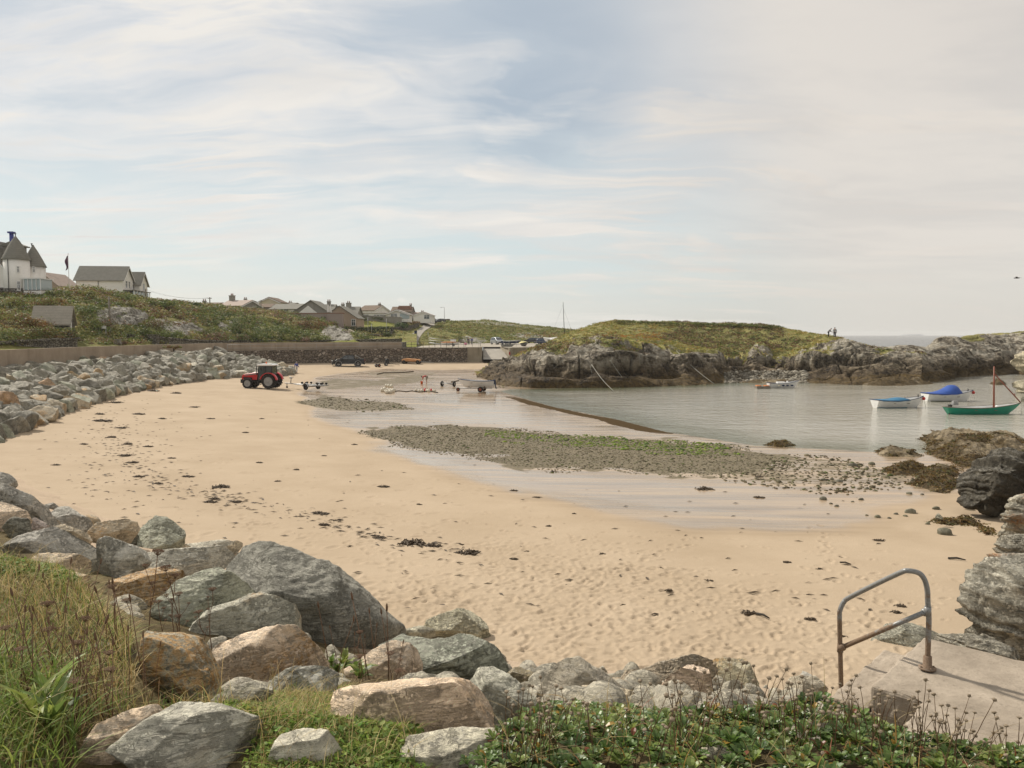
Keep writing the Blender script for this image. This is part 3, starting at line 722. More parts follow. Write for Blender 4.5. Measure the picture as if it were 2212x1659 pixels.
def pxmask(poly, soft, nz=1.0, fr=.35, seed=5):
 p = [tuple(sand_hit(x, y)[:2]) for x, y in poly]
 d = dist_poly(XX, YY, p, True); s_ = np.where(in_poly(XX, YY, p), d, -d) + nz * fbm(P3(XX * fr, YY * fr * .6), 4, seed)
 return sstep(-soft, soft, s_)
STONY = [(775, 932), (850, 922), (960, 918), (1080, 925), (1200, 938), (1330, 946), (1440, 950), (1560, 958), (1640, 970), (1690, 990), (1660, 1022), (1500, 1030), (1300, 1022), (1150, 1008), (1000, 985), (880, 962)]
st1 = pxmask(STONY, 1.5, 2.8, .6)
st2 = pxmask([(650, 830), (720, 818), (800, 822), (860, 812), (960, 815), (905, 826), (840, 832), (760, 840), (700, 842)], 1.2, 2.2) * .75
st3 = pxmask([(640, 868), (700, 852), (760, 862), (860, 870), (900, 882), (840, 890), (740, 888), (680, 880)], .9, 1.8) * .85
st4 = pxmask([(1500, 1035), (1700, 985), (1830, 990), (1930, 1010), (2000, 1030), (1960, 1055), (1860, 1048), (1780, 1060), (1650, 1050)], 1.0, 2.0) * .55
st5 = pxmask([(780, 803), (860, 800), (950, 806), (900, 815), (820, 818)], 1.0, 2.2) * .6
stony = np.maximum.reduce([st1, st2, st3, st4, st5])
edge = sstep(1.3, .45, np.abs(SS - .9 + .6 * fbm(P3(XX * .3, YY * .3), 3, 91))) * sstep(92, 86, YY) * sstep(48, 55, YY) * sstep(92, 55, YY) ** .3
film = pxmask([(1080, 850), (1250, 905), (1430, 940), (1250, 930), (1000, 910), (850, 905), (760, 912), (700, 900), (760, 892), (900, 893), (1000, 880), (880, 858), (960, 848)], 1.0, 2.5, .3, 11)
film = np.maximum(film, pxmask([(770, 945), (900, 975), (1100, 1018), (1350, 1036), (1600, 1052), (1760, 1068), (1850, 1105), (1700, 1125), (1500, 1112), (1250, 1072), (1050, 1035), (880, 990)], .7, 1.6, .4, 13))
film = np.maximum(film, sstep(3.0, .3, SS)) * (1 - .7 * stony) * (1 - edge)
litter = sstep(3, 20, SS) * .35 * (1 - sstep(.1, .5, wet)) + .75 * sstep(.3, .8, wet) * sstep(-3, 2, fbm(P3(XX * .2, YY * .2), 3, 31) * 6)
loose = (1 - sstep(.05, .4, wet))
near = sstep(34, 14, YY)
trod = pxmask([(860, 1330), (960, 1240), (1080, 1185), (1250, 1180), (1450, 1225), (1700, 1290), (1850, 1370), (1860, 1470), (1650, 1540), (1100, 1540), (900, 1420)], 1.6, 1.4, .5, 17)
ZZ = ZZ + loose * (.012 * fbm(P3(XX * .9, YY * .6), 4, 41) + near * trod * (  .022 * fbm(P3(XX * 2.6, YY * 2.2), 3, 43) + .012 * fbm(P3(XX * 7, YY * 6), 2, 44)))
ZZ = ZZ - stony * .02 + .004 * wet * fbm(P3(XX * .7 + YY * .3, YY * 3.0), 3, 47)
track = np.zeros_like(ZZ)
frng = np.random.default_rng(11)
def footprint(X, Y, ang, L, dep):
 cj = int(np.searchsorted(bD, Y)); D_ = max(Y, 1)
 rj = 0.32 / max(bD[min(cj + 1, BNR - 1)] - bD[min(cj, BNR - 2)], 1e-3)
 ci = (X / D_ * FPX + CX - BX0) / (BX1 - BX0) * (BNC - 1); ri = 0.32 / (D_ * (BX1 - BX0) / FPX / BNC)
 a0, a1, b0, b1 = int(max(cj - rj, 0)), int(min(cj + rj + 2, BNR)), int(max(ci - ri, 0)), int(min(ci + ri + 2, BNC))
 if a1 <= a0 or b1 <= b0: return
 dx = XX[a0:a1, b0:b1] - X; dy = YY[a0:a1, b0:b1] - Y
 u = dx * math.cos(ang) + dy * math.sin(ang); v = -dx * math.sin(ang) + dy * math.cos(ang)
 q = np.sqrt((u / (L * .5)) ** 2 + (v / (L * .24)) ** 2)
 ZZ[a0:a1, b0:b1] += dep * (-np.exp(-(q ** 2) * 1.1) + .55 * np.exp(-((q - 1.45) / .38) ** 2))
 track[a0:a1, b0:b1] = np.maximum(track[a0:a1, b0:b1], .5 * np.exp(-(q ** 2) * 1.5) * (Y > 22))
n = 0
while n < 2600:
 Y = frng.uniform(10.5, 26); X = frng.uniform(-8, 11)
 j = min(int(np.searchsorted(bD, Y)), BNR - 1); i = int(np.clip((X / Y * FPX + CX - BX0) / (BX1 - BX0) * (BNC - 1), 0, BNC - 1))
 if frng.random() > trod[j, i] * .95 + .06 * loose[j, i]: n += .12; continue
 footprint(X, Y, frng.uniform(0, 6.28), frng.uniform(.18, .30), frng.uniform(.010, .030)); n += 1
for (x0, y0, x1, y1, k) in ((1000, 1330, 700, 1120, 24), (1900, 1380, 1760, 1130, 22), (1960, 1440, 1870, 1230, 16), (870, 1350, 300, 980, 46), (1250, 1270, 1500, 1160, 20), (80, 940, 700, 860, 50), (500, 1000, 60, 985, 40), (1080, 1230, 1500, 1230, 22), (480, 840, 380, 880, 20)):
 p0, p1 = sand_hit(x0, y0), sand_hit(x1, y1)
 for q in range(k):
  t = (q + frng.uniform(-.2, .2)) / k; P_ = p0.lerp(p1, t); an = math.atan2(p1.y - p0.y, p1.x - p0.x)
  footprint(P_.x + (.12 if q % 2 else -.12) + frng.normal() * .12, P_.y + frng.normal() * .15, an + frng.normal() * .3, .30, .03)
for q in range(500):
 x, y = frng.uniform(-60, 1150), frng.uniform(930, 1330)
 P_ = sand_hit(x, y); footprint(P_.x, P_.y, frng.uniform(0, 6.28), frng.uniform(.25, .5), frng.uniform(.012, .03))
def tyre(pxs, wd=.2, dep=.02, k=.8):
 p = [tuple(sand_hit(x, y)[:2]) for x, y in pxs]; d = dist_poly(XX, YY, p); m = np.exp(-(d / wd) ** 2) * (.75 + .25 * np.sin(XX * 9 + YY * 7)); ZZ[:] -= dep * m; track[:] = np.maximum(track, k * m)
for off in (0, 5): tyre([(592, 842 + off), (660, 826 + off * .6), (740, 812 + off * .5), (800, 800 + off * .4), (880, 797 + off * .3)])
tyre([(536, 860), (556, 864), (572, 872), (548, 873), (530, 871)], .22, .015, .9); tyre([(515, 848), (470, 846), (440, 850)], .2); tyre([(520, 852), (470, 851), (420, 858)], .2)
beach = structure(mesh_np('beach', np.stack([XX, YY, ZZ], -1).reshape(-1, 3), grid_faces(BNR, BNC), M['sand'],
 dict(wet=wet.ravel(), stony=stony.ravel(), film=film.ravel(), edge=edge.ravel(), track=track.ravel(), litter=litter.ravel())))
def z_beach(X, Y):
 j = int(np.clip(np.searchsorted(bD, Y), 0, BNR - 1)); i = int(np.clip(round((X / Y * FPX + CX - BX0) / (BX1 - BX0) * (BNC - 1)), 0, BNC - 1))
 return float(ZZ[j, i])
# ------------------------------------------------------------------ the sea: one sheet to the horizon
sx_ = np.concatenate([[-6000, -3000, -1000, -300, -90], np.linspace(-60, 90, 76), [150, 400, 1200, 3000, 6000]])
sy_ = np.concatenate([np.linspace(36, 122, 64), [135, 160, 220, 400, 900, 2000, 3500, 6000]])
SXX, SYY = np.meshgrid(sx_, sy_)
s_ = shore_s(SXX, SYY)
dhead = dist_poly(SXX, SYY, WATER[:6])
shal = np.where(SYY < 115, np.maximum(sstep(-7, -.3, s_) * .7, sstep(9, 1.5, dhead)), 0)
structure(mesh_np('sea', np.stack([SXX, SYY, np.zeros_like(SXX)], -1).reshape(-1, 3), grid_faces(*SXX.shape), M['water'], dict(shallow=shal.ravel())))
isl = MB();
pts = [(math.cos(a) * 85 * (1 + .15 * math.sin(3 * a)), math.sin(a) * 30) for a in np.linspace(0, 6.28, 24, endpoint=False)]
V = [(x, y, -2) for x, y in pts] + [(x * .75, y * .7, 8 + 1.2 * math.sin(i * 1.3)) for i, (x, y) in enumerate(pts)] + [(x * .3, y * .3, 10) for x, y in pts]
F = [(i + 24 * k, (i + 1) % 24 + 24 * k, (i + 1) % 24 + 24 * (k + 1), i + 24 * (k + 1)) for k in (0, 1) for i in range(24)] + [tuple(range(48, 72))]
isl.add(V, F, True)
structure(isl.build('island', material('far_island', color=(0.33, 0.34, 0.35), rough=1.0), loc=(px_dir(1970, 723).x * 5600, 5600, 0)))
# ------------------------------------------------------------------ foreground bank
TOE = [(-60, 60), (-32, 42), (-20, 31), (-12.4, 23.6), (-8.2, 19.7), (-2.0, 14.2), (0, 12.8), (3.7, 12.0), (5.6, 11.0), (9.5, 8.6), (16, 4)]
CAMSIDE = TOE + [(16, -20), (-60, -20)]
LPLAT = [(-9, 8.4), (-5.2, 6.6), (-3.7, 5.5), (-3.05, 5.2), (-2.3, 4.3), (-1.78, 3.6), (-1.62, 3.2), (-1.78, 2.9), (-1.95, 2.5), (-1.9, 1.0), (-30, 1), (-30, 14)]
RPLAT = [(-.15, 2.4), (.06, 2.75), (.25, 2.9), (.62, 3.02), (1.15, 3.1), (1.4, 3.12), (1.6, 2.98), (1.85, 2.86), (2.1, 2.72), (3.6, 2.2), (5, 1.5), (5, -5), (-.6, -5), (-.5, 1.6)]
def z_slope(x, y):
 d = dist_poly(x, y, TOE); t = np.where(in_poly(x, y, CAMSIDE), d, -d)
 z = 1.12 + .392 * t
 return np.minimum(z, 4.86 + .02 * (z - 4.86))
def z_bank(x, y):
 z = z_slope(x, y)
 for pl, top, k in ((LPLAT, 4.91, .75), (RPLAT, 4.90, .85)):
  d = np.where(in_poly(x, y, pl), 0, dist_poly(x, y, pl, True))
  zp = top - k * np.maximum(d - .05, 0) - .25 * sstep(0, .5, d)
  z = np.maximum(z, zp)
 return z
NBX, NBR = 620, 460
gx = np.linspace(-1300, 3300, NBX); gD = 1.3 * (40 / 1.3) ** np.linspace(0, 1, NBR)
GD, GT = np.meshgrid(gD, (gx - CX) / FPX, indexing='ij'); GX, GY = GT * GD, GD
GZ = z_bank(GX, GY)
GZ = GZ + .10 * fbm(P3(GX * .9, GY * .9), 4, 51) * sstep(0, 2, GY) + .03 * fbm(P3(GX * 5, GY * 5), 3, 53)
zs = z_sand0(GX, GY)
sandy = sstep(1.9, .5, GZ - zs)
BANKP = np.stack([GX, GY, GZ], -1)
structure(mesh_np('bank', BANKP.reshape(-1, 3), grid_faces(NBR, NBX), M['bank'], dict(sandy=sandy.ravel())))
bank_s = Surf(BANKP, 3)
HITM = np.concatenate([np.arange(1.5, 6, .02), np.arange(6, 60, .06)])
def slope_hit(x, dy, fn=z_slope):
 d = px_dir(x, dy); k = HITM / d.y
 zz = np.maximum(fn(d.x * k, HITM), z_sand0(d.x * k, HITM)); i = np.argmax(H + d.z * k <= zz)
 if i == 0 and not H + d.z * k[0] <= zz[0]: return at(x, dy, 60)
 return Vector((d.x * k[i], HITM[i], zz[i]))
# ------------------------------------------------------------------ lofted land
def land(name, xs, guides, nrows, mat, disp, attrs, sm=9):
 G = [guide(g, xs, sm) for g in guides]
 P, v = catmull(G, nrows)
 N = grid_normals(P); vv = np.repeat(v[:, None], P.shape[1], 1); xx = np.repeat(xs[None], P.shape[0], 0)
 P = disp(P, N, vv, xx)
 at_ = attrs(P, vv, xx)
 o = structure(mesh_np(name, P.reshape(-1, 3), grid_faces(*P.shape[:2]), mat, {k: a.ravel() for k, a in at_.items()}))
 return o, P, vv, xx
def strata_disp(P, N, amp, tilt=.45, seed=61, fr=.09):
 """ledges: layered rock dipping to one side, broken by joints and dark recesses"""
 x, y, z = P[..., 0], P[..., 1], P[..., 2]
 h = z + x * tilt + 1.3 * fbm(P * .07, 3, seed)
 Q = np.stack([(x - z * tilt) * .16, y * .16, h * .62], -1)
 lay = fbm(Q, 4, seed + 3, .55, True); lay2 = fbm(Q * 2.6, 3, seed + 4, .5, True)
 big = fbm(P * np.array([fr, fr, fr * 1.6]), 3, seed + 5, .5)
 joint = np.abs(vnoise(P * np.array([.30, .30, .12]), seed + 9)); joint = sstep(.10, .0, joint)
 rough = fbm(P * .75, 3, seed + 11, .55)
 return P + N * (amp * (big * 2.3 + lay * .95 + lay2 * .30 - joint * .7 + rough * .22))[..., None]
hx = np.linspace(1030, 1990, 900)
hg = [
 [(1030, None, 109, .35), (1060, None, 105, .3), (1090, None, 99, .0), (1150, None, 96.5, -.3), (1300, None, 97.5, -.3), (1420, None, 99, -.3), (1500, None, 102, -.3), (1560, None, 106, -.3), (1640, None, 107, -.15), (1700, None, 107, -.15), (1760, None, 106, -.3), (1850, None, 104, -.3), (1990, None, 104, -.3)],
 [(1030, 822, 111), (1080, 812, 109), (1150, 810, 100.5), (1300, 806, 101), (1420, 808, 103), (1500, 810, 105.5), (1560, 813, 109), (1600, 817, 112), (1640, 817, 113.5), (1700, 817, 113), (1800, 815, 109), (1900, 812, 107), (1990, 815, 106)],
 [(1030, 814, 116), (1065, 803, 114), (1100, 792, 111), (1160, 776, 105.5), (1220, 777, 104.5), (1300, 784, 103.5), (1360, 786, 104.5), (1420, 785, 106.5), (1500, 786, 109), (1570, 790, 113), (1640, 792, 118), (1700, 788, 116.5), (1800, 788, 112), (1900, 790, 110), (1990, 800, 109)],
 [(1030, 809, 122), (1065, 796, 119), (1100, 781, 117), (1150, 764, 114), (1200, 754, 112.5), (1240, 745, 112), (1300, 736, 111.5), (1340, 734, 111.5), (1400, 741, 112.5), (1440, 748, 114), (1500, 759, 117), (1560, 763, 119.5), (1620, 764, 122), (1700, 764, 122.5), (1760, 756, 120), (1800, 748, 118.5), (1850, 748, 117), (1900, 760, 115), (1940, 763, 114), (1990, 772, 113)],
 [(1030, 806, 130), (1100, 778, 128), (1150, 759, 130), (1200, 748, 131), (1240, 735, 132), (1300, 726, 132), (1400, 726, 134), (1500, 736, 137), (1600, 744, 138), (1700, 744, 136), (1760, 738, 134), (1800, 737, 131), (1850, 747, 127), (1900, 758, 122), (1990, 770, 118)],
 [(1030, 804, 140), (1100, 776, 142), (1150, 755, 144), (1190, 740, 146), (1215, 727, 148), (1250, 712, 150), (1290, 700, 152), (1330, 693, 154), (1400, 695, 155), (1450, 697, 156), (1520, 700, 156), (1600, 701, 154), (1650, 702, 150), (1700, 712, 148), (1750, 720, 145), (1790, 728, 141), (1830, 737, 136), (1860, 746, 132), (1900, 757, 127), (1990, 769, 122)],
 [(1030, None, 150, 1.5), (1100, None, 160, 2), (1215, None, 175, 3), (1330, None, 185, 5), (1600, None, 185, 4), (1790, None, 165, 1), (1860, None, 155, -.5), (1990, None, 150, -1)]]
def hdisp(P, N, v, x):
 amp = np.interp(v, [0, .25, 1, 2, 2.8, 3.3, 4, 5, 6], [.05, .55, .8, 1.0, 1.0, .25, .0, .0, 0])
 cove = sstep(75, 20, np.abs(x - 1640)) * sstep(1.35, .8, v); amp = amp * (1 - .93 * cove)
 P = strata_disp(P, N, amp)
 px, py = to_px(P)
 for x0, y0, a, b_, dp in ((1345, 791, 44, 12, 2.4), (1345, 771, 46, 8, -1.0), (1435, 802, 40, 10, 1.6), (1596, 772, 28, 11, 2.8), (1640, 757, 20, 9, -1.3), (1662, 778, 15, 8, 1.6), (1725, 787, 42, 9, 2.0), (1760, 772, 30, 8, -1.0), (1180, 800, 50, 8, 1.4), (1190, 782, 40, 8, -.8), (1845, 778, 30, 8, 1.6), (1245, 806, 30, 8, 1.0), (1500, 775, 50, 9, -.9)):
  P = P - N * (dp * np.exp(-((px - x0) / a) ** 2 - ((py - y0) / b_) ** 2) * (v < 3.6))[..., None]
 g = np.interp(v, [0, 2.9, 3.4, 5, 6], [0, 0, 1, 1, 1])
 return P + N * (g * (.32 * fbm(P * .16, 4, 71) + .16 * fbm(P * .55, 4, 73)))[..., None]
def hattr(P, v, x):
 z = P[..., 2]; nz = fbm(P * .12, 4, 77)
 grass = sstep(2.35, 2.9, v + nz * 1.5)
 n = grid_normals(P)[..., 2]
 grass = grass * sstep(.45, .75, n + .35 * sstep(3.6, 4.2, v))
 weed = sstep(1.5, .4, z + nz * .8)
 light = sstep(2.1, 3.6, z + nz * 1.6)
 return dict(grass=grass, weed=weed, light=light)
_, HP, _, _ = land('headland', hx, hg, [26, 34, 52, 60, 34, 20], M['cliff'], hdisp, hattr)
head_s = Surf(HP, 2)
rx = np.linspace(1770, 2700, 760)
rg = [
 [(1770, None, 104.5, -.3), (1850, None, 102.7, -.3), (1950, None, 102.6, -.3), (2037, None, 104, -.3), (2062, None, 121, -.3), (2130, None, 126, -.3), (2190, None, 131, -.3), (2300, None, 120, -.3), (2700, None, 112, -.3)],
 [(1770, 826, 108), (1850, 818, 108), (1950, 816, 108), (2037, 818, 109), (2062, 808, 124), (2190, 800, 135), (2300, 792, 128), (2700, 792, 120)],
 [(1770, 819, 115), (1850, 802, 113), (1900, 787, 112), (1950, 778, 112), (2040, 782, 116), (2100, 784, 128), (2190, 782, 138), (2700, 772, 132)],
 [(1770, 813, 122), (1850, 787, 121), (1900, 768, 119), (1950, 763, 119), (1990, 762, 121), (2040, 757, 128), (2100, 752, 139), (2190, 746, 147), (2700, 736, 145)],
 [(1770, 809, 128), (1850, 777, 129), (1900, 763, 128), (1950, 763, 128), (1980, 762, 130), (2008, 755, 136), (2027, 742, 141), (2075, 737, 147), (2130, 730, 155), (2158, 725, 158), (2212, 722, 160), (2350, 716, 160), (2700, 716, 160)],
 [(1770, None, 150, -1), (1950, None, 150, -1), (2060, None, 170, -1), (2212, None, 190, 1), (2700, None, 190, 1)]]
def rdisp(P, N, v, x):
 amp = np.interp(v, [0, .25, 1, 2, 3, 4, 5], [.05, .5, .7, .85, .8, .45, .2])
 return strata_disp(P, N, amp, .10, 91)
def rattr(P, v, x):
 z = P[..., 2]; nz = fbm(P * .12, 4, 97)
 grass = sstep(3.1, 3.7, v + nz * .9) * sstep(2035, 2090, x) * .8
 return dict(grass=grass, weed=sstep(1.9, .6, z + nz * .9), light=sstep(1.8, 3.4, z + nz * 1.4))
_, RP, _, _ = land('rocky_point', rx, rg, [26, 36, 46, 40, 20], M['cliff'], rdisp, rattr)
point_s = Surf(RP, 2)
WALLW = [(-36, 28), (-39.5, 45), (-41.8, 65), (-43.8, 80), (-44.5, 102), (-43.6, 121), (-37.7, 128), (-29.8, 133.5), (-19.2, 138.8)]
lx = np.linspace(-420, 900, 420)
lg = [
 [(-420, None, 40, 4.3), (-200, None, 55, 4.3), (0, None, 67, 4.3), (165, None, 83, 4.3), (360, None, 105, 4.3), (490, None, 126, 4.3), (620, None, 132, 4.3), (760, None, 138, 4.3), (900, None, 144, 4.3)],
 [(-420, 752, 50), (-200, 748, 62), (0, 744, 74), (165, 742, 92), (360, 742, 112), (490, 739, 131), (620, 738, 138), (760, 735, 146), (900, 737, 153)],
 [(-420, 700, 64), (-200, 700, 74), (0, 703, 82), (100, 705, 87), (165, 705, 98), (260, 707, 112), (360, 716, 121), (490, 713, 138), (620, 719, 144), (700, 723, 150), (760, 731, 154), (900, 734, 161)],
 [(-420, 650, 90), (-200, 655, 94), (0, 662, 98), (100, 666, 102), (200, 664, 112), (300, 673, 124), (400, 686, 135), (500, 691, 147), (600, 697, 155), (680, 706, 159), (760, 727, 164), (900, 724, 188)],
 [(-420, 625, 106), (-200, 632, 112), (0, 637, 116), (60, 638, 117), (110, 638, 120), (150, 628, 124), (200, 628, 130), (250, 641, 140), (330, 651, 155), (420, 661, 165), (520, 669, 172), (600, 678, 174), (640, 685, 175), (700, 698, 175), (760, 722, 178), (900, 716, 210)],
 [(-420, 624, 150), (-200, 630, 150), (0, 634, 150), (150, 634, 165), (250, 642, 190), (420, 660, 210), (600, 678, 215), (700, 698, 215), (900, 714, 230)]]
HROCK = [([(205, 672), (260, 662), (300, 668), (320, 682), (300, 700), (255, 704), (215, 694)], 1), ([(330, 690), (360, 690), (420, 700), (440, 715), (400, 722), (345, 712)], 1), ([(470, 695), (500, 697), (500, 714), (475, 712)], .8), ([(700, 708), (735, 706), (760, 722), (772, 738), (720, 738), (690, 726)], 1), ([(735, 712), (765, 730), (770, 740), (740, 738)], 1)]
def ldisp(P, N, v, x):
 g = np.interp(v, [0, .8, 1.4, 4, 5], [0, .1, 1, 1, .6])
 r = lattr(P, v, x)['rock']; rd = fbm(P * np.array([.5, .5, 1.6]), 4, 105, .55, True)
 return P + N * (g * (.9 * fbm(P * .10, 4, 101) + .3 * fbm(P * .4, 4, 103)) + r * (.55 * rd + .25))[..., None]
def lattr(P, v, x):
 px, py = to_px(P); r = np.zeros_like(px)
 for poly, k in HROCK: r = np.maximum(r, k * sstep(-9, 6, np.where(in_poly(px, py, poly), 1, -1) * dist_poly(px, py, poly, True)))
 lawn = sstep(-4, 3, np.where(in_poly(px, py, [(545, 681), (605, 690), (600, 693), (540, 684)]), 1, -1) * dist_poly(px, py, [(545, 681), (605, 690), (600, 693), (540, 684)], True))
 lawn = np.maximum(lawn, sstep(.95, .6, v) * .8)
 return dict(rock=r, lawn=lawn)
_, LP, LV, LX = land('hillside', lx, lg, [8, 24, 36, 36, 12], M['hill'], ldisp, lattr)
hill_s = Surf(LP)
vx = np.linspace(690, 990, 160)
vg = [
 [(690, None, 139, 4.25), (760, None, 141, 4.2), (880, None, 147, 4.2), (930, None, 175, 4.2), (990, None, 205, 4.2)],
 [(690, 736, 149), (760, 736, 150), (850, 734, 158), (880, 736, 165), (930, 740, 190), (990, 741, 207)],
 [(690, 723, 160), (760, 722, 165), (850, 723, 175), (880, 723, 190), (920, 718, 215), (990, 719, 228)],
 [(690, 707, 180), (780, 707, 195), (850, 707, 205), (900, 703, 235), (940, 701, 255), (990, 702, 258)],
 [(690, 692, 205), (780, 691, 215), (860, 689, 225), (900, 691, 255), (945, 694, 272), (990, 698, 278)],
 [(690, 688, 240), (780, 686, 250), (860, 686, 265), (945, 693, 300), (990, 698, 300)]]
LAWN = [(775, 694), (800, 692), (855, 696), (845, 706), (775, 706)]
def vattr(P, v, x):
 px, py = to_px(P); return dict(rock=np.zeros_like(px), lawn=sstep(-3, 2, np.where(in_poly(px, py, LAWN), 1, -1) * dist_poly(px, py, LAWN, True)))
_, VP, _, _ = land('village_slope', vx, vg, [10, 16, 20, 16, 8], M['hill'], lambda P, N, v, x: P + N * (.12 * fbm(P * .2, 3, 111))[..., None], vattr, 5)
vill_s = Surf(VP)
fx = np.linspace(880, 1330, 300)
fg = [
 [(880, None, 204, 4.1), (960, None, 206, 4.1), (1000, None, 214, 4.1), (1330, None, 226, 4.1)],
 [(880, 743, 212), (912, 741, 216), (938, 723, 221), (960, 721, 224), (1040, 730, 226), (1130, 735, 230), (1330, 738, 237)],
 [(880, 737, 232), (915, 730, 236), (942, 709, 242), (970, 704, 247), (1050, 713, 252), (1130, 719, 257), (1330, 727, 262)],
 [(880, 727, 262), (925, 714, 262), (952, 699, 266), (975, 697, 270), (1002, 695, 280), (1018, 692.5, 285), (1044, 692, 288), (1086, 697.5, 290), (1136, 703.5, 292), (1182, 708, 294), (1252, 716, 296), (1330, 722, 300)],
 [(880, None, 330, 6), (1330, None, 340, 3)]]
FROCK = [[(970, 730), (1010, 725), (1055, 735), (1040, 744), (990, 742)], [(1030, 692), (1090, 697), (1150, 705), (1190, 709), (1180, 713), (1080, 704), (1010, 696)], [(1095, 722), (1140, 716), (1180, 726), (1170, 734), (1120, 730)], [(1200, 728), (1240, 735), (1230, 742), (1205, 738)]]
def fattr(P, v, x):
 px, py = to_px(P); r = np.zeros_like(px)
 for poly in FROCK: r = np.maximum(r, sstep(-3, 3, np.where(in_poly(px, py, poly), 1, -1) * dist_poly(px, py, poly, True)))
 return dict(rock=r * .75, lawn=.48 * sstep(.2, 1.2, fbm(P * .05, 3, 121) + .5) * sstep(2.8, 1.6, v))
_, FP, _, _ = land('far_hill', fx, fg, [16, 26, 40, 10], M['hill'], lambda P, N, v, x: P + N * ((.55 * fbm(P * .09, 4, 123) + .25 * fbm(P * .4, 3, 125)) * np.interp(v, [0, .6, 4], [0, 1, 1]))[..., None], fattr, 5)
far_s = Surf(FP)
yard = MB(); yp = [(-19.5, 139), (-8.4, 140.6), (-5.6, 150), (-2.2, 150), (-1.0, 142.5), (11, 143.5), (24, 146), (40, 232), (-20, 212), (-40, 190), (-24, 150)]
yard.add([(x, y, 4.2) for x, y in yp], [tuple(range(len(yp)))])
structure(yard.build('car_park', M['paving']))
ramp = MB(); ramp.add([(-5.5, 152, 4.205), (-2.3, 152, 4.205), (-.4, 139, 2.2), (-5.0, 139, 2.2)], [(0, 1, 2, 3)])
ramp.add([(-5.5, 152, 4.205), (-5.0, 139, 2.2), (-5.0, 139, 1.2), (-5.5, 152, 1.2)], [(0, 1, 2, 3)])
structure(ramp.build('slipway', M['road']))
rows = [(866, 906, 745), (871, 903, 739), (879, 906, 731), (889, 911, 723), (901, 918, 715), (911, 931, 707), (918, 947, 700.5), (922, 957, 697), (914, 960, 694.8)]
LV_ = []
for a, b_, y in rows:
 for k in range(9):
  p = vill_s.hit(a + (b_ - a) * k / 8, y) or at(a + (b_ - a) * k / 8, y, 250)
  LV_.append((p.x, p.y, p.z + .12))
structure(mesh_np('lane', np.array(LV_), grid_faces(len(rows), 9), M['road']))
pv = []
for t in np.linspace(0, 1, 40):
 k = t * (len(WALLW) - 1); i = min(int(k), len(WALLW) - 2); f = k - i
 x = WALLW[i][0] * (1 - f) + WALLW[i + 1][0] * f; y = WALLW[i][1] * (1 - f) + WALLW[i + 1][1] * f
 pv += [(x - .3, y + .1, 4.38), (x - 3.8, y + 2.4, 4.42)]
structure(mesh_np('path', np.array(pv), grid_faces(40, 2), M['road']))
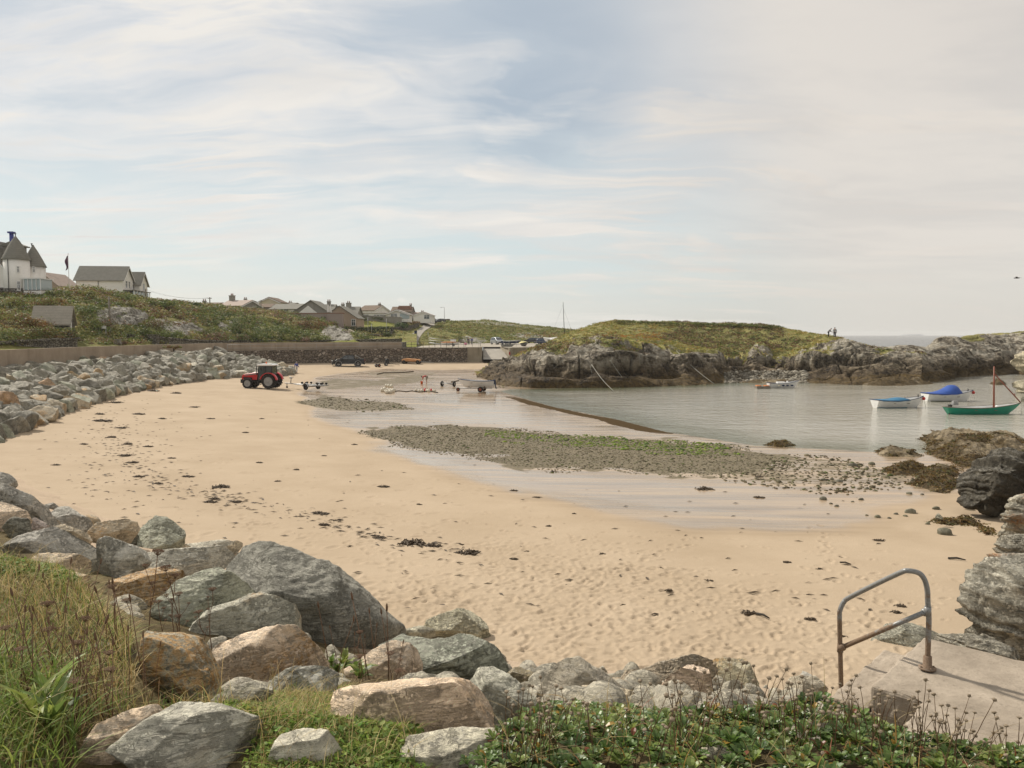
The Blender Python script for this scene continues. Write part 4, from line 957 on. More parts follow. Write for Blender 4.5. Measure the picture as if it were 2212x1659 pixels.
# ------------------------------------------------------------------ boulders
def ico(sub):
 bm = bmesh.new(); bmesh.ops.create_icosphere(bm, subdivisions=sub, radius=1.0)
 V = np.array([v.co[:] for v in bm.verts]); F = np.array([[v.index for v in f.verts] for f in bm.faces]); bm.free()
 return V, F
ICO = {k: ico(k) for k in (2, 3, 4, 5, 6)}
def A_(*p): return [(x * .3866, 1017.5 + y * .3866) for x, y in p]
def B_(*p): return [(619.4 + x * .32, 1150.2 + y * .32) for x, y in p]
def C_(*p): return [(1150.2 + x * .3066, 1150.2 + y * .3066) for x, y in p]
def D_(*p): return [(1681.1 + x * .3067, 1150.2 + y * .3067) for x, y in p]
def E_(*p): return [(1769.6 + x * .2133, 884.8 + y * .2133) for x, y in p]
def outline_rock(name, poly, D, seed, sub=5, dk=1.0, facets=16, rough=.07, boxy=.72, strata=0.0, mat='boulder', color=(1, 1, 1, .2), base_z=None, attrs=None, tilt=(.2, .1)):
 rg_ = np.random.default_rng(seed)
 px = np.array(poly, float); x0, y0 = px.min(0); x1, y1 = px.max(0); c = np.array([(x0 + x1) / 2, (y0 + y1) / 2]) * .4 + px.mean(0) * .6
 cw = at(c[0], c[1], D); f = (cw - Vector((0, 0, H))).normalized(); r = f.cross(Vector((0, 0, 1))).normalized(); u = r.cross(f)
 pl = []
 for x, y in poly:
  d = px_dir(x, y); k = (cw - Vector((0, 0, H))).dot(f) / d.dot(f); q = Vector((0, 0, H)) + d * k - cw
  pl.append((q.dot(r), q.dot(u)))
 pl = np.array(pl); th = np.linspace(-math.pi, math.pi, 721)
 rad = np.zeros_like(th)
 for i in range(len(pl)):
  a, b = pl[i], pl[(i + 1) % len(pl)]; e = b - a
  den = np.cos(th) * e[1] - np.sin(th) * e[0]
  with np.errstate(all='ignore'):
   t = (a[0] * e[1] - a[1] * e[0]) / den; s = (a[0] * np.sin(th) - a[1] * np.cos(th)) / den
  ok = (t > 0) & (s >= -1e-6) & (s <= 1 + 1e-6); rad = np.where(ok & np.isfinite(t), np.maximum(rad, np.nan_to_num(t)), rad)
 k = np.hanning(9)[1:-1]; k /= k.sum(); rad = np.convolve(np.pad(rad[:-1], 3, 'wrap'), k, 'valid'); rad = np.append(rad, rad[0])
 V, F = ICO[sub]; n = V
 thv = np.arctan2(n[:, 1], n[:, 0]); rv = np.interp(thv, th, rad); sp = np.hypot(n[:, 0], n[:, 1]); mean = rad.mean()
 dep = min(mean, np.median(rad)) * dk
 Q = np.stack([np.cos(thv) * rv * sp ** boxy, np.sin(thv) * rv * sp ** boxy, -np.sign(n[:, 2]) * dep * np.abs(n[:, 2]) ** .85], -1)   # third axis: away from the eye
 for _ in range(facets):
  a = rg_.normal(size=3); a[2] = -abs(a[2]) * 1.1 - .45 if rg_.random() < .75 else abs(a[2]); a[1] += .25; a /= np.linalg.norm(a)
  pr = Q @ a; lim = pr.max() * rg_.uniform(.50, .88)
  ex = np.maximum(pr - lim, 0); Q = Q - ex[:, None] * a
 for k_ in (0, 1):                                   # keep the traced width and height
  lo, hi = Q[:, k_].min(), Q[:, k_].max(); a0, a1 = pl[:, k_].min(), pl[:, k_].max(); Q[:, k_] = a0 + (Q[:, k_] - lo) / (hi - lo) * (a1 - a0)
 Mx = np.array([r[:], u[:], f[:]])
 P = Q @ Mx
 nv = Q / (np.linalg.norm(Q, axis=1, keepdims=True) + 1e-9) @ Mx
 sz = mean; off = rg_.uniform(-50, 50, 3)
 d = fbm(P / sz * 1.3 + off, 3, seed) * .75 + fbm(P / sz * 3.2 + off, 4, seed + 3, .55, True) * .62
 d = d + .30 * fbm(P / sz * 11 + off, 3, seed + 7)
 if strata:
  h = (P[:, 2] + P[:, 0] * tilt[0] + P[:, 1] * tilt[1]) / sz + .22 * fbm(P / sz * 1.5 + off, 4, seed)
  for kf, am in ((4.2, 2.6), (10.5, 1.2)):            # ledges: each bed stands out by its own amount
   L_ = h * kf; i_ = np.floor(L_); f_ = sstep(.80, 1.0, L_ - i_); r0, r1 = [_hash(i_ + q_, i_ * 0, i_ * 0, seed + int(kf)) for q_ in (0, 1)]; d = d + strata * am * (r0 * (1 - f_) + r1 * f_ - .5)
  d = d + strata * .5 * ((np.abs(((h * 3.6) % 1) - .5) - .25) * 2.2 + (np.abs(((h * 9.3) % 1) - .5) - .25) * 1.1)
 P = P + nv * (d * rough * sz)[:, None]
 zmin = P[:, 2].min(); org = Vector((cw.x, cw.y, cw.z + zmin))
 P[:, 2] -= zmin
 at_ = None
 if attrs is not None: at_ = attrs(P + np.array(org))
 o = mesh_np(name, P, F, M[mat], at_, True, loc=org); o.color = color
 return o
GREY, GREEN, PINK, WARM, PALE, DARK = (.98, .98, 1.0), (.86, .92, .83), (1.42, 1.18, 1.0), (1.22, 1.08, .90), (1.35, 1.32, 1.24), (.60, .61, .58)
BOULD = [
 (A_((0, 10), (40, 20), (75, 60), (95, 100), (60, 160), (0, 170), (-90, 110), (-60, 20)), GREY, .1, 'grey boulder highest at the left edge of the near rocks'),
 (A_((0, 75), (100, 120), (200, 150), (250, 200), (270, 240), (330, 300), (300, 340), (200, 280), (100, 240), (0, 220), (-120, 180), (-60, 80)), GREY, .1, 'long grey slab sloping down to the sand at the left edge'),
 (A_((0, 180), (60, 200), (140, 240), (165, 290), (120, 350), (20, 380), (-90, 350), (-90, 220)), PINK, .35, 'pinkish orange rounded boulder below the long grey slab'),
 (A_((20, 350), (60, 300), (120, 258), (160, 310), (175, 360), (110, 400), (40, 390)), DARK, .1, 'small dark pointed rock against the pinkish orange boulder'),
 (A_((150, 290), (170, 268), (220, 290), (280, 330), (270, 370), (190, 375), (160, 350)), (1.1, .98, 1.02), .05, 'small mauve rock beside the dark pointed rock'),
 (A_((270, 215), (340, 205), (420, 210), (440, 240), (490, 260), (520, 330), (450, 360), (330, 320), (280, 270)), GREY, .2, 'grey blocky boulder behind the long slab at the sand'),
 (A_((245, 188), (300, 178), (335, 195), (335, 225), (260, 225)), GREY, .1, 'small grey rock half buried at the sand edge'),
 (A_((485, 260), (500, 250), (530, 243), (550, 270), (570, 310), (540, 350), (490, 350)), WARM, .55, 'small rock with a rusty face beside the sand'),
 (A_((290, 330), (380, 298), (450, 330), (505, 360), (490, 420), (380, 420), (300, 380)), WARM, .25, 'low pale rock wedged above the big grey boulder'),
 (A_((0, 420), (40, 370), (130, 350), (280, 325), (380, 350), (470, 390), (545, 455), (548, 520), (500, 570), (380, 520), (250, 470), (100, 470), (10, 470)), GREY, .05, 'big grey boulder just behind the long grass'),
 (A_((490, 370), (560, 318), (660, 278), (745, 292), (770, 340), (720, 400), (600, 450), (500, 430)), WARM, .3, 'flat pale boulder behind the dark cracked rock'),
 (A_((600, 350), (640, 305), (700, 288), (765, 320), (768, 385), (720, 420), (640, 410)), DARK, .15, 'dark cracked rock leaning on the flat pale boulder'),
 (A_((775, 345), (830, 290), (860, 258), (900, 272), (970, 283), (1010, 350), (1028, 432), (960, 470), (850, 490), (795, 430)), GREEN, .1, 'tall greenish grey boulder standing out against the sand'),
 (A_((548, 450), (580, 408), (680, 368), (770, 390), (830, 430), (820, 500), (780, 570), (660, 640), (590, 670), (556, 570)), (1.12, 1.14, 1.14), .05, 'pale silver grey boulder with fine cracks'),
 (A_((1030, 430), (1100, 402), (1250, 386), (1335, 382), (1345, 430), (1300, 500), (1100, 480)), PALE, .1, 'flat pale boulder behind the biggest dark boulder'),
 (A_((770, 560), (850, 460), (1000, 442), (1150, 432), (1230, 418), (1290, 440), (1230, 540), (1100, 610), (1000, 640), (880, 640)), (1.08, 1.08, 1.04), .1, 'long light grey slab left of the biggest dark boulder'),
 (A_((590, 730), (680, 600), (780, 556), (900, 546), (1050, 570), (1020, 680), (920, 760), (760, 790), (640, 790)), (1.5, 1.25, 1.0), .6, 'smooth boulder with a broad orange top behind the brown umbels'),
 (A_((865, 890), (900, 740), (980, 640), (1090, 556), (1200, 552), (1280, 580), (1400, 680), (1390, 790), (1250, 850), (1100, 930), (960, 960)), GREEN, .15, 'dark wedge shaped boulder behind the brown umbels'),
 ([(478, 1250), (500, 1195), (545, 1180), (600, 1178), (660, 1197), (725, 1225), (775, 1270), (825, 1318), (858, 1350), (850, 1384), (800, 1412), (740, 1428), (650, 1420), (540, 1350)], (.60, .61, .60), .12, 'biggest dark grey boulder overlooking the sand'),
 (A_((1050, 960), (1100, 850), (1170, 780), (1270, 748), (1340, 706), (1430, 686), (1550, 740), (1640, 790), (1668, 890), (1620, 960), (1450, 1000), (1250, 1020), (1120, 1020)), (1.1, 1.12, 1.06), .3, 'grey boulder flecked with orange below the biggest boulder'),
 (A_((1120, 1010), (1250, 970), (1400, 916), (1480, 886), (1610, 882), (1680, 950), (1810, 1075), (1800, 1150), (1650, 1170), (1520, 1220), (1300, 1280), (1190, 1280), (1140, 1150)), PINK, .55, 'pinkish boulder with an orange lichen top'),
 (A_((745, 1335), (770, 1200), (830, 1010), (890, 918), (940, 900), (1050, 950), (1150, 1020), (1212, 1130), (1185, 1260), (1175, 1360), (1000, 1390), (850, 1390)), (.95, .93, .80), .62, 'upright rough boulder speckled with orange beside the grass'),
 (A_((1175, 1330), (1260, 1230), (1420, 1178), (1500, 1165), (1510, 1250), (1400, 1350), (1290, 1400), (1200, 1390)), (.95, .92, .82), .2, 'narrow brownish slab lying in front of the pinkish boulder'),
 (A_((1480, 1230), (1560, 1150), (1690, 1098), (1800, 1108), (1855, 1150), (1880, 1235), (1810, 1300), (1650, 1330), (1500, 1310)), (1.0, 1.02, 1.02), .05, 'rounded blue grey boulder at the edge of the grass'),
 (A_((375, 1590), (450, 1500), (560, 1430), (750, 1338), (880, 1312), (980, 1330), (970, 1420), (850, 1540), (720, 1650), (640, 1720), (500, 1720), (390, 1680)), PINK, .5, 'pink and orange slab at the bottom behind a grey one'),
 (A_((630, 1680), (720, 1560), (850, 1440), (990, 1340), (1040, 1302), (1180, 1340), (1330, 1400), (1415, 1450), (1436, 1530), (1400, 1640), (1200, 1720), (900, 1780), (680, 1760)), (1.12, 1.12, 1.06), .42, 'broad grey boulder with orange flecks at the bottom'),
 (A_((1500, 1700), (1560, 1560), (1590, 1488), (1680, 1468), (1790, 1442), (1855, 1480), (1895, 1560), (1925, 1660), (1900, 1760), (1700, 1790), (1540, 1770)), (1.25, 1.22, 1.12), .1, 'pale square topped boulder in the grass at the bottom'),
 (B_((765, 680), (800, 640), (880, 635), (960, 650), (998, 700), (950, 750), (820, 750)), (1.0, .98, .85), .1, 'low brownish rock in the sand by the biggest boulder'),
 (B_((940, 660), (980, 600), (1060, 528), (1200, 522), (1240, 560), (1312, 620), (1325, 690), (1390, 770), (1310, 810), (1100, 800), (980, 730)), (1.05, 1.03, .86), .1, 'olive grey boulder farthest out on the dry sand'),
 (B_((590, 770), (680, 710), (760, 655), (810, 700), (790, 750), (700, 790), (620, 800)), (1.1, 1.0, .95), .05, 'small mauve slab tucked under the biggest boulder'),
 (B_((415, 910), (460, 850), (560, 790), (660, 738), (740, 765), (820, 825), (895, 965), (820, 1040), (620, 1070), (450, 1040)), PINK, .4, 'pinkish boulder with orange ridge behind the dead stalks'),
 (B_((670, 750), (780, 718), (850, 688), (960, 728), (1100, 750), (1200, 706), (1260, 738), (1350, 788), (1440, 815), (1495, 900), (1500, 990), (1350, 1080), (1200, 1090), (1000, 1030), (860, 950)), (.72, .78, .72), .15, 'dark greenish grey boulder with a folded surface'),
 (B_((685, 1035), (760, 968), (900, 952), (1050, 966), (1140, 1010), (1050, 1080), (800, 1090)), (1.1, 1.08, 1.0), .2, 'thin grey rock behind the large pink slab'),
 (B_((350, 1340), (400, 1205), (500, 1120), (620, 1058), (800, 1005), (1000, 996), (1130, 1018), (1210, 1046), (1285, 1110), (1335, 1220), (1370, 1340), (1270, 1420), (1000, 1460), (700, 1470), (450, 1440)), (1.75, 1.42, 1.18), .38, 'large pink slab in the middle of the near rocks'),
 (B_((1250, 1090), (1300, 970), (1340, 918), (1440, 966), (1560, 1056), (1700, 1126), (1800, 1180), (1770, 1290), (1620, 1370), (1420, 1390), (1340, 1290)), (1.02, 1.03, .97), .12, 'grey pointed boulder right of the large pink slab'),
 (B_((1492, 970), (1560, 920), (1620, 912), (1720, 958), (1740, 1070), (1640, 1110), (1530, 1060)), (.72, .62, .45), .4, 'small dark brown rock between two larger boulders'),
 (C_((68, 1010), (130, 950), (240, 902), (420, 896), (530, 932), (605, 1000), (695, 1090), (750, 1175), (720, 1270), (500, 1330), (280, 1330), (130, 1260), (75, 1150)), (1.0, .93, .84), .6, 'grey boulder marbled with rusty orange at the sand'),
 (C_((365, 1170), (400, 1082), (520, 1086), (640, 1130), (725, 1185), (690, 1270), (470, 1330)), WARM, .3, 'pale small boulder in front of the rusty marbled one'),
 (C_((630, 1020), (720, 985), (800, 1000), (900, 950), (1050, 897), (1210, 877), (1255, 920), (1280, 1085), (1210, 1140), (900, 1150), (700, 1130)), (.92, .80, .68), .35, 'long brown boulder beside the pink one at the sand'),
 (C_((922, 1040), (960, 968), (1050, 942), (1150, 968), (1225, 1030), (1260, 1110), (1210, 1200), (1000, 1220), (925, 1130)), (1.6, 1.3, 1.12), .1, 'rounded pink boulder half hidden by seed heads'),
 (C_((1245, 915), (1330, 893), (1420, 908), (1530, 897), (1565, 950), (1580, 1045), (1570, 1140), (1420, 1170), (1270, 1130)), (.95, .90, .72), .5, 'square olive boulder at the right end of the near rocks'),
 (C_((1790, 1120), (1860, 1030), (1950, 1015), (2010, 1075), (2070, 1160), (2040, 1260), (1860, 1260)), (1.2, 1.12, 1.0), .15, 'pale boulder below the foot of the handrail'),
 (C_((1880, 1015), (1930, 983), (1990, 1038), (1965, 1075), (1900, 1070)), GREY, .05, 'small grey rock on top of the pale boulder'),
 (D_((668, 795), (720, 700), (800, 648), (900, 638), (1000, 680), (1130, 730), (1140, 780), (1030, 830), (900, 852), (750, 838)), (.82, .84, .78), .05, 'lone dark grey boulder on sand seen through the handrail'),
 (D_((855, 955), (900, 880), (1000, 848), (1070, 870), (1060, 950), (940, 990)), GREY, .05, 'small grey rock against the top of the steps'),
 (D_((380, 1200), (470, 1150), (600, 1180), (760, 1215), (980, 1250), (1000, 1330), (700, 1350), (450, 1320)), (1.2, 1.05, .92), .25, 'pinkish broken slab beside the concrete steps'),
 (B_((815, 1520), (1000, 1366), (1200, 1335), (1450, 1335), (1575, 1370), (1600, 1460), (1520, 1600), (1300, 1680), (1000, 1680), (850, 1620)), (1.22, 1.18, 1.06), .1, 'flat pale grey boulder beside the daisy mat'),
 (C_((1130, 1600), (1250, 1526), (1380, 1485), (1450, 1500), (1450, 1580), (1300, 1620)), (1.25, 1.2, 1.08), .1, 'small pale rock showing through the daisy mat'),
 (A_((300, 570), (360, 560), (450, 600), (520, 640), (480, 690), (380, 660), (310, 620)), (1.4, 1.15, .95), .5, 'low orange tinted rock at the edge of the long grass'),
 (A_((130, 475), (250, 470), (380, 480), (470, 520), (500, 580), (420, 620), (250, 560), (140, 520)), (1.35, 1.15, .95), .25, 'flat warm coloured slab in front of the big grey boulder'),
 (A_((470, 990), (560, 960), (660, 980), (720, 1040), (680, 1110), (560, 1110), (480, 1070)), (1.15, 1.1, 1.0), .1, 'pale rock nearly buried in the long dry grass'),
]
for i, (poly, col, lich, lab) in enumerate(BOULD):
 p = np.array(poly); p = p.mean(0) + (p - p.mean(0)) * np.array([1.10, 1.08]); poly = [tuple(q) for q in p]; x0, y0 = p.min(0); x1, y1 = p.max(0)
 hit = slope_hit((x0 + x1) / 2, y1 - .22 * (y1 - y0))
 wid = (x1 - x0) / FPX * hit.y
 D = hit.y + .22 * min(wid, (y1 - y0) / FPX * hit.y * 1.6)
 ov = {'lone dark': None, 'small pale rock showing': 3.02, 'pale rock nearly': 4.1}
 for k, v in ov.items():
  if lab.startswith(k) and v: D = v
 o = outline_rock('boulder', poly, D, 100 + i, 6 if wid > 1.0 else 5, facets=6 if lab.startswith('biggest') else 16, color=tuple(col) + (lich,), dk=.95)
 tag(o, lab, 'boulder', 'near boulders between the grass and the sand')
variants = []
for k in range(12):
 V, F = ICO[4]; r_ = np.random.default_rng(300 + k); Q = V.copy() * np.array([1.0, r_.uniform(.75, 1.0), r_.uniform(.62, .85)])
 for _ in range(10):
  a = r_.normal(size=3); a /= np.linalg.norm(a); pr = Q @ a; lim = pr.max() * r_.uniform(.44, .74); Q = Q - np.maximum(pr - lim, 0)[:, None] * a
 n_ = Q / np.linalg.norm(Q, axis=1, keepdims=True)
 Q = Q / np.abs(Q).max(0) * np.array([1, .88, .72]); Q = Q + n_ * (.055 * fbm(Q * 1.6 + k * 9, 3, k) + .05 * fbm(Q * 4.5, 3, k + 40, .55, True))[:, None]
 variants.append(mesh_np(None, Q, F, M['boulder']))
 variants[-1].name = 'boulder'
toe_px = [(-150, 1030), (-70, 982), (0, 945), (60, 925), (150, 884), (250, 854), (340, 834), (440, 820), (520, 815), (590, 814), (630, 808)]
top_px = [(-150, 806, 50), (-70, 800, 59), (0, 794, 66), (100, 788, 75), (200, 778, 84), (300, 769, 94), (400, 762, 106), (470, 758, 117), (530, 769, 121), (570, 779, 119), (610, 792, 116), (634, 800, 112.5)]
def resample(P, n):
 P = np.array(P); d = np.concatenate([[0], np.cumsum(np.linalg.norm(np.diff(P, axis=0), axis=1))]); t = np.linspace(0, d[-1], n)
 return np.stack([np.interp(t, d, P[:, i]) for i in range(3)], -1)
toeP = resample([tuple(sand_hit(*p)) for p in toe_px], 240); topP = resample([tuple(at(*p)) for p in top_px], 240)
def rev(u, v):
 k = u * 239; i = min(int(k), 238); f = k - i
 a = toeP[i] * (1 - f) + toeP[i + 1] * f; b = topP[i] * (1 - f) + topP[i + 1] * f
 p = a * (1 - v) + b * v; p[2] += .35 * math.sin(math.pi * v); return p
RR = np.random.default_rng(404)
core = []; nv_ = 8
for i in range(0, 240, 4):
 for j in range(nv_ + 1):
  p = rev(i / 239, j / nv_); core.append((p[0], p[1], p[2] - .75))
structure(mesh_np('rubble_slope', np.array(core), grid_faces(60, nv_ + 1), M['bank'], dict(sandy=np.zeros(len(core)))))
placed = []; cell = []
def tryput(u, v, r, k):
 p = rev(u, v)
 for q, rq in placed:
  if (p[0] - q[0]) ** 2 + (p[1] - q[1]) ** 2 + (p[2] - q[2]) ** 2 < ((r + rq) * k) ** 2: return None
 placed.append((p, r)); return p
spec = []
u = .03
while u < 1.0:                                   # the bottom row stands on the sand
 L = np.linalg.norm(rev(min(u + .01, .999), 0) - rev(u, 0)) / .01
 r = RR.uniform(.58, .84) * (1.1 if u < .5 else 1.0); p = tryput(u, .02, r, .55)
 if p is not None: spec.append((p, r, u, .0))
 u += (1.42 * r) / max(L, 10)
for r0, tries in ((.84, 220), (.74, 700), (.63, 2200), (.54, 4600), (.47, 5000)):
 for _ in range(tries):
  if len(spec) >= 300: break
  u, v = RR.uniform(.0, 1), RR.uniform(.06, 1.0); r = r0 * RR.uniform(.9, 1.1)
  if u > .82: r *= .88
  p = tryput(u, v, r, .60)
  if p is not None: spec.append((p, r, u, v))
WHERE = [(0.0, 'near the left edge'), (.22, 'below the left stone wall'), (.40, 'below the slate roofed hut'), (.55, 'below the wooden pole'), (.66, 'below the field gate'), (.78, 'left of the tractor'), (.88, 'just behind the tractor')]
ROWN = [(-.1, 'bottom row on the sand'), (.05, 'second row up'), (.27, 'lower middle'), (.48, 'upper middle'), (.68, 'row under the top'), (.86, 'top row under the wall')]
revn = 0
for p, r, u, v in spec:
 q = RR.random(); me = variants[int(RR.integers(12))]
 o = bpy.data.objects.new('sea_wall_boulder', me); C.objects.link(o)
 if q < .68: col, nm = tuple(np.array(GREY) * RR.uniform(.45, .82) * np.array([1, .98, .91])), 'grey'
 elif q < .82: col, nm = tuple(np.array(GREEN) * RR.uniform(.8, 1.0)), 'greenish grey'
 elif q < .93: col, nm = tuple(np.array(WARM) * RR.uniform(.8, 1.05)), 'warm brown'
 elif q < .985: col, nm = tuple(np.array(PALE) * RR.uniform(.9, 1.05)), 'pale'
 else: col, nm = tuple(np.array((1.35, .98, .74)) * RR.uniform(.8, 1.0)), 'orange stained'
 lich = .02 if nm not in ('warm brown', 'orange stained') else .5
 if v < .3 and u < .7 and RR.random() < .4: lich += .25
 o.color = tuple(col) + (lich,)
 o.location = (p[0], p[1], p[2] - .12 + (.25 if v < .05 else 0)); s_ = r * RR.uniform(.98, 1.15)
 o.scale = (s_ * RR.uniform(1.0, 1.3), s_ * RR.uniform(.95, 1.15), s_ * RR.uniform(.95, 1.2)); o.rotation_euler = (RR.normal() * .45, RR.normal() * .45, RR.uniform(0, 6.28))
 sz = 'large' if r > .9 else ('medium' if r > .68 else 'small')
 wh = [n for a, n in WHERE if u >= a][-1]; rw = [n for a, n in ROWN if v >= a][-1]
 tag(o, f'{sz} {nm} boulder in the {rw}, {wh}', 'boulder', 'boulders piled against the sea wall')
V2, F2 = ICO[2]; VV, FF, nvv = [], [], 0
for _ in range(1500):
 p = rev(RR.uniform(0, 1), RR.uniform(0, 1.02)); r = RR.uniform(.24, .56); s3 = RR.uniform(.7, 1.2, 3)
 Q = V2 * s3 * r * (1 + .3 * vnoise(V2 * 1.4 + RR.uniform(0, 99)))[:, None]
 a = RR.uniform(0, 6.28); Q = Q @ np.array([[math.cos(a), -math.sin(a), 0], [math.sin(a), math.cos(a), 0], [0, 0, 1]])
 VV.append(Q + p - np.array([0, 0, .18])); FF.append(F2 + nvv); nvv += len(V2)
o = mesh_np('rubble', np.concatenate(VV), np.concatenate(FF), M['boulder'], smooth=False); o.color = (.8, .8, .78, .2)
tag(o, 'smaller grey stones wedged between the sea wall boulders', 'rubble', kind='stuff')
# ------------------------------------------------------------------ rock outcrops on the right
def rk_attr(wl=None):
 def f(P):
  n = fbm(P * 1.2, 3, 5)
  wd = np.zeros(len(P)) if wl is None else sstep(wl + .25, wl - .25, P[:, 2] + n * .25)
  return dict(weed=wd, grass=np.zeros(len(P)), light=np.zeros(len(P)))
 return f
def crag(poly, D, seed, lab, color, dk=.9, strata=.9, rough=.085, wl=None, sub=6, facets=9, tilt=(.25, .1), cat='rock outcrop'):
 o = outline_rock('rock_outcrop', poly, D, seed, sub, dk, facets, rough, .66, strata, 'strata', color, attrs=None, tilt=tilt)
 return tag(o, lab, cat)
crag(E_((1385, 600), (1450, 550), (1620, 500), (1690, 436), (1780, 412), (1890, 415), (1980, 450), (2040, 500), (2250, 540), (2400, 700), (2300, 1000), (2000, 1050), (1850, 1075), (1740, 1050), (1600, 980), (1450, 965), (1410, 880), (1365, 790), (1390, 720)), 27.0, 501, 'black rough rock with a pale lower flank above the weedy reef', (.22, .205, .175, .10), 1.0, 1.0, .10, tilt=(.5, .2))
crag(E_((1940, 1010), (2000, 955), (2090, 900), (2250, 860), (2500, 900), (2500, 1300), (2150, 1340), (1870, 1320), (1840, 1210), (1930, 1110)), 21.5, 503, 'rock ledge splashed with bright orange lichen at right edge', (1.15, 1.12, 1.02, .52), 1.0)
crag(E_((1765, 1380), (1850, 1288), (2000, 1262), (2300, 1255), (2500, 1300), (2500, 1540), (2000, 1520), (1790, 1450)), 18.0, 505, 'layered grey rock shelf between orange ledge and jutting slab', (1.0, .99, .93, .3), 1.0)
crag(E_((1688, 1520), (1760, 1478), (2000, 1462), (2300, 1450), (2500, 1480), (2500, 1740), (2200, 1760), (1820, 1720), (1735, 1660)), 15.4, 507, 'jutting flat topped slab overhanging at the right edge', (.95, .93, .86, .36), 1.0)
crag(D_((1395, 355), (1500, 290), (1600, 265), (1800, 255), (2300, 260), (2300, 1000), (1800, 960), (1560, 900), (1400, 840), (1325, 700), (1322, 560), (1340, 440)), 13.0, 509, 'big layered rock face right of the handrail', (1.1, 1.09, 1.02, .28), .9)
crag(D_((1075, 850), (1110, 770), (1190, 695), (1290, 715), (1420, 740), (1580, 800), (1700, 900), (1600, 960), (1300, 930), (1130, 900)), 11.3, 511, 'low jagged rock along the far edge of the concrete landing', (.95, .92, .83, .2), .9)
crag([(2184, 800), (2190, 780), (2216, 762), (2300, 754), (2300, 812), (2206, 810)], 127, 513, 'cream coloured rock at the right edge beyond the boats', (1.75, 1.62, 1.3, .0), .9, sub=5)
crag([(2187, 836), (2200, 827), (2240, 819), (2330, 818), (2330, 856), (2240, 853), (2205, 846)], 88, 515, 'pale layered rock at the right edge beside the green boat', (1.45, 1.38, 1.16, .1), .9, sub=5)
crag([(2206, 868), (2214, 857), (2260, 853), (2300, 870), (2250, 876)], 76, 517, 'small grey rock in the water at the right edge', (.8, .8, .7, .1), .9, sub=4)
cl_ = crag([(2300, 1120), (2400, 1010), (2600, 940), (2900, 930), (3000, 1200), (3000, 1560), (2600, 1640), (2380, 1500), (2290, 1300)], 14.5, 531, 'rock', (1.05, 1.03, .95, .3), 1.3); cl_.name = 'cliff'; cl_['kind'] = 'structure'
cl_ = crag([(2260, 960), (2400, 880), (2700, 840), (3000, 900), (3000, 1080), (2600, 1120), (2300, 1060)], 27, 533, 'rock', (.8, .78, .7, .25), 1.2); cl_.name = 'cliff'; cl_['kind'] = 'structure'
crag(E_((1175, 1110), (1180, 1080), (1205, 1048), (1255, 1085), (1250, 1115)), 25.5, 519, 'small pointed stone beside the weedy rock on the sand', (.8, .8, .68, 0), .9, sub=4)
crag(E_((2045, 500), (2074, 470), (2140, 480), (2150, 560), (2060, 560)), 30, 521, 'pale rounded stone behind the black rock', (1.5, 1.45, 1.3, 0), .9, sub=4)
WRACK = []
def mound(poly, h, lab, seed, z0=None, res=.12, dark=1.0, name='weedy_reef', weed=.9, cat='reef', soft=1.2, grp=None, mat='reef', light=0.0):
 w_ = np.array([tuple(sand_hit(x, y) if z0 is None else at_z(x, y, z0)) for x, y in poly]); pl = [tuple(p[:2]) for p in w_]
 x0, y0 = w_[:, :2].min(0) - .3; x1, y1 = w_[:, :2].max(0) + .3
 nx, ny = int(min(340, (x1 - x0) / res)) + 4, int(min(340, (y1 - y0) / res)) + 4
 X, Y = np.meshgrid(np.linspace(x0, x1, nx), np.linspace(y0, y1, ny))
 d = np.where(in_poly(X, Y, pl), 1, -1) * dist_poly(X, Y, pl, True) + .35 * fbm(P3(X * .8, Y * .8), 4, seed)
 zb = z_sand0(X, Y) if z0 is None else np.full_like(X, z0)
 prof = sstep(-.15, soft, d)
 rid = fbm(P3(X * .9 + Y * .3, Y * .9), 5, seed + 2, .6, True); fine = fbm(P3(X * 4, Y * 4), 4, seed + 4)
 Z = zb - .12 + prof * (h * (.75 + .65 * rid) + .12) + prof * .15 * fine
 Z = np.where(d < -.25, zb - .25, Z)
 wd = np.clip(weed + .8 * fbm(P3(X * .7, Y * .7), 4, seed + 6) - light * sstep(.5, .9, prof) * .8, 0, 1)
 c = np.array([(x0 + x1) / 2, (y0 + y1) / 2, zb.mean()])
 P = np.stack([X, Y, Z], -1) - c
 keep = (d > -.3).ravel(); F = grid_faces(ny, nx); F = F[keep[F].any(1)]
 us = np.unique(F); mp = np.full(nx * ny, -1); mp[us] = np.arange(len(us))
 f = lambda a: a.ravel()[us]
 o = mesh_np(name, P.reshape(-1, 3)[us], mp[F], M[mat], dict(weed=f(wd), grass=np.zeros(len(us)), light=np.zeros(len(us))), loc=c)
 k = np.nonzero((f(wd) > .5) & (f(d) > -.05))[0]; WRACK.append((P.reshape(-1, 3)[us][k] + c)); return tag(o, lab, cat, grp)
mound(E_((820, 345), (950, 325), (1100, 300), (1250, 310), (1480, 300), (1700, 340), (1900, 350), (2300, 380), (2400, 560), (1560, 590), (1420, 600), (1300, 545), (1150, 500), (1000, 425), (900, 375)), .85, 'largest weedy reef between the bay and the black rock', 601, weed=.72, light=.4, soft=2.4)
mound(E_((485, 415), (600, 410), (800, 410), (960, 440), (1090, 480), (850, 482), (640, 484), (540, 455)), .34, 'flat weedy reef tip lying at the water edge', 603, weed=.6, light=.5)
mound(E_((535, 605), (700, 565), (900, 548), (1090, 555), (1230, 625), (1100, 660), (900, 668), (700, 655)), .36, 'middle brown weedy reef between the pools', 605, weed=.85)
mound(E_((830, 745), (1000, 700), (1200, 680), (1380, 690), (1400, 800), (1320, 862), (1050, 835), (950, 790)), .32, 'lower brown weedy reef below the black rock', 607, weed=1.0)
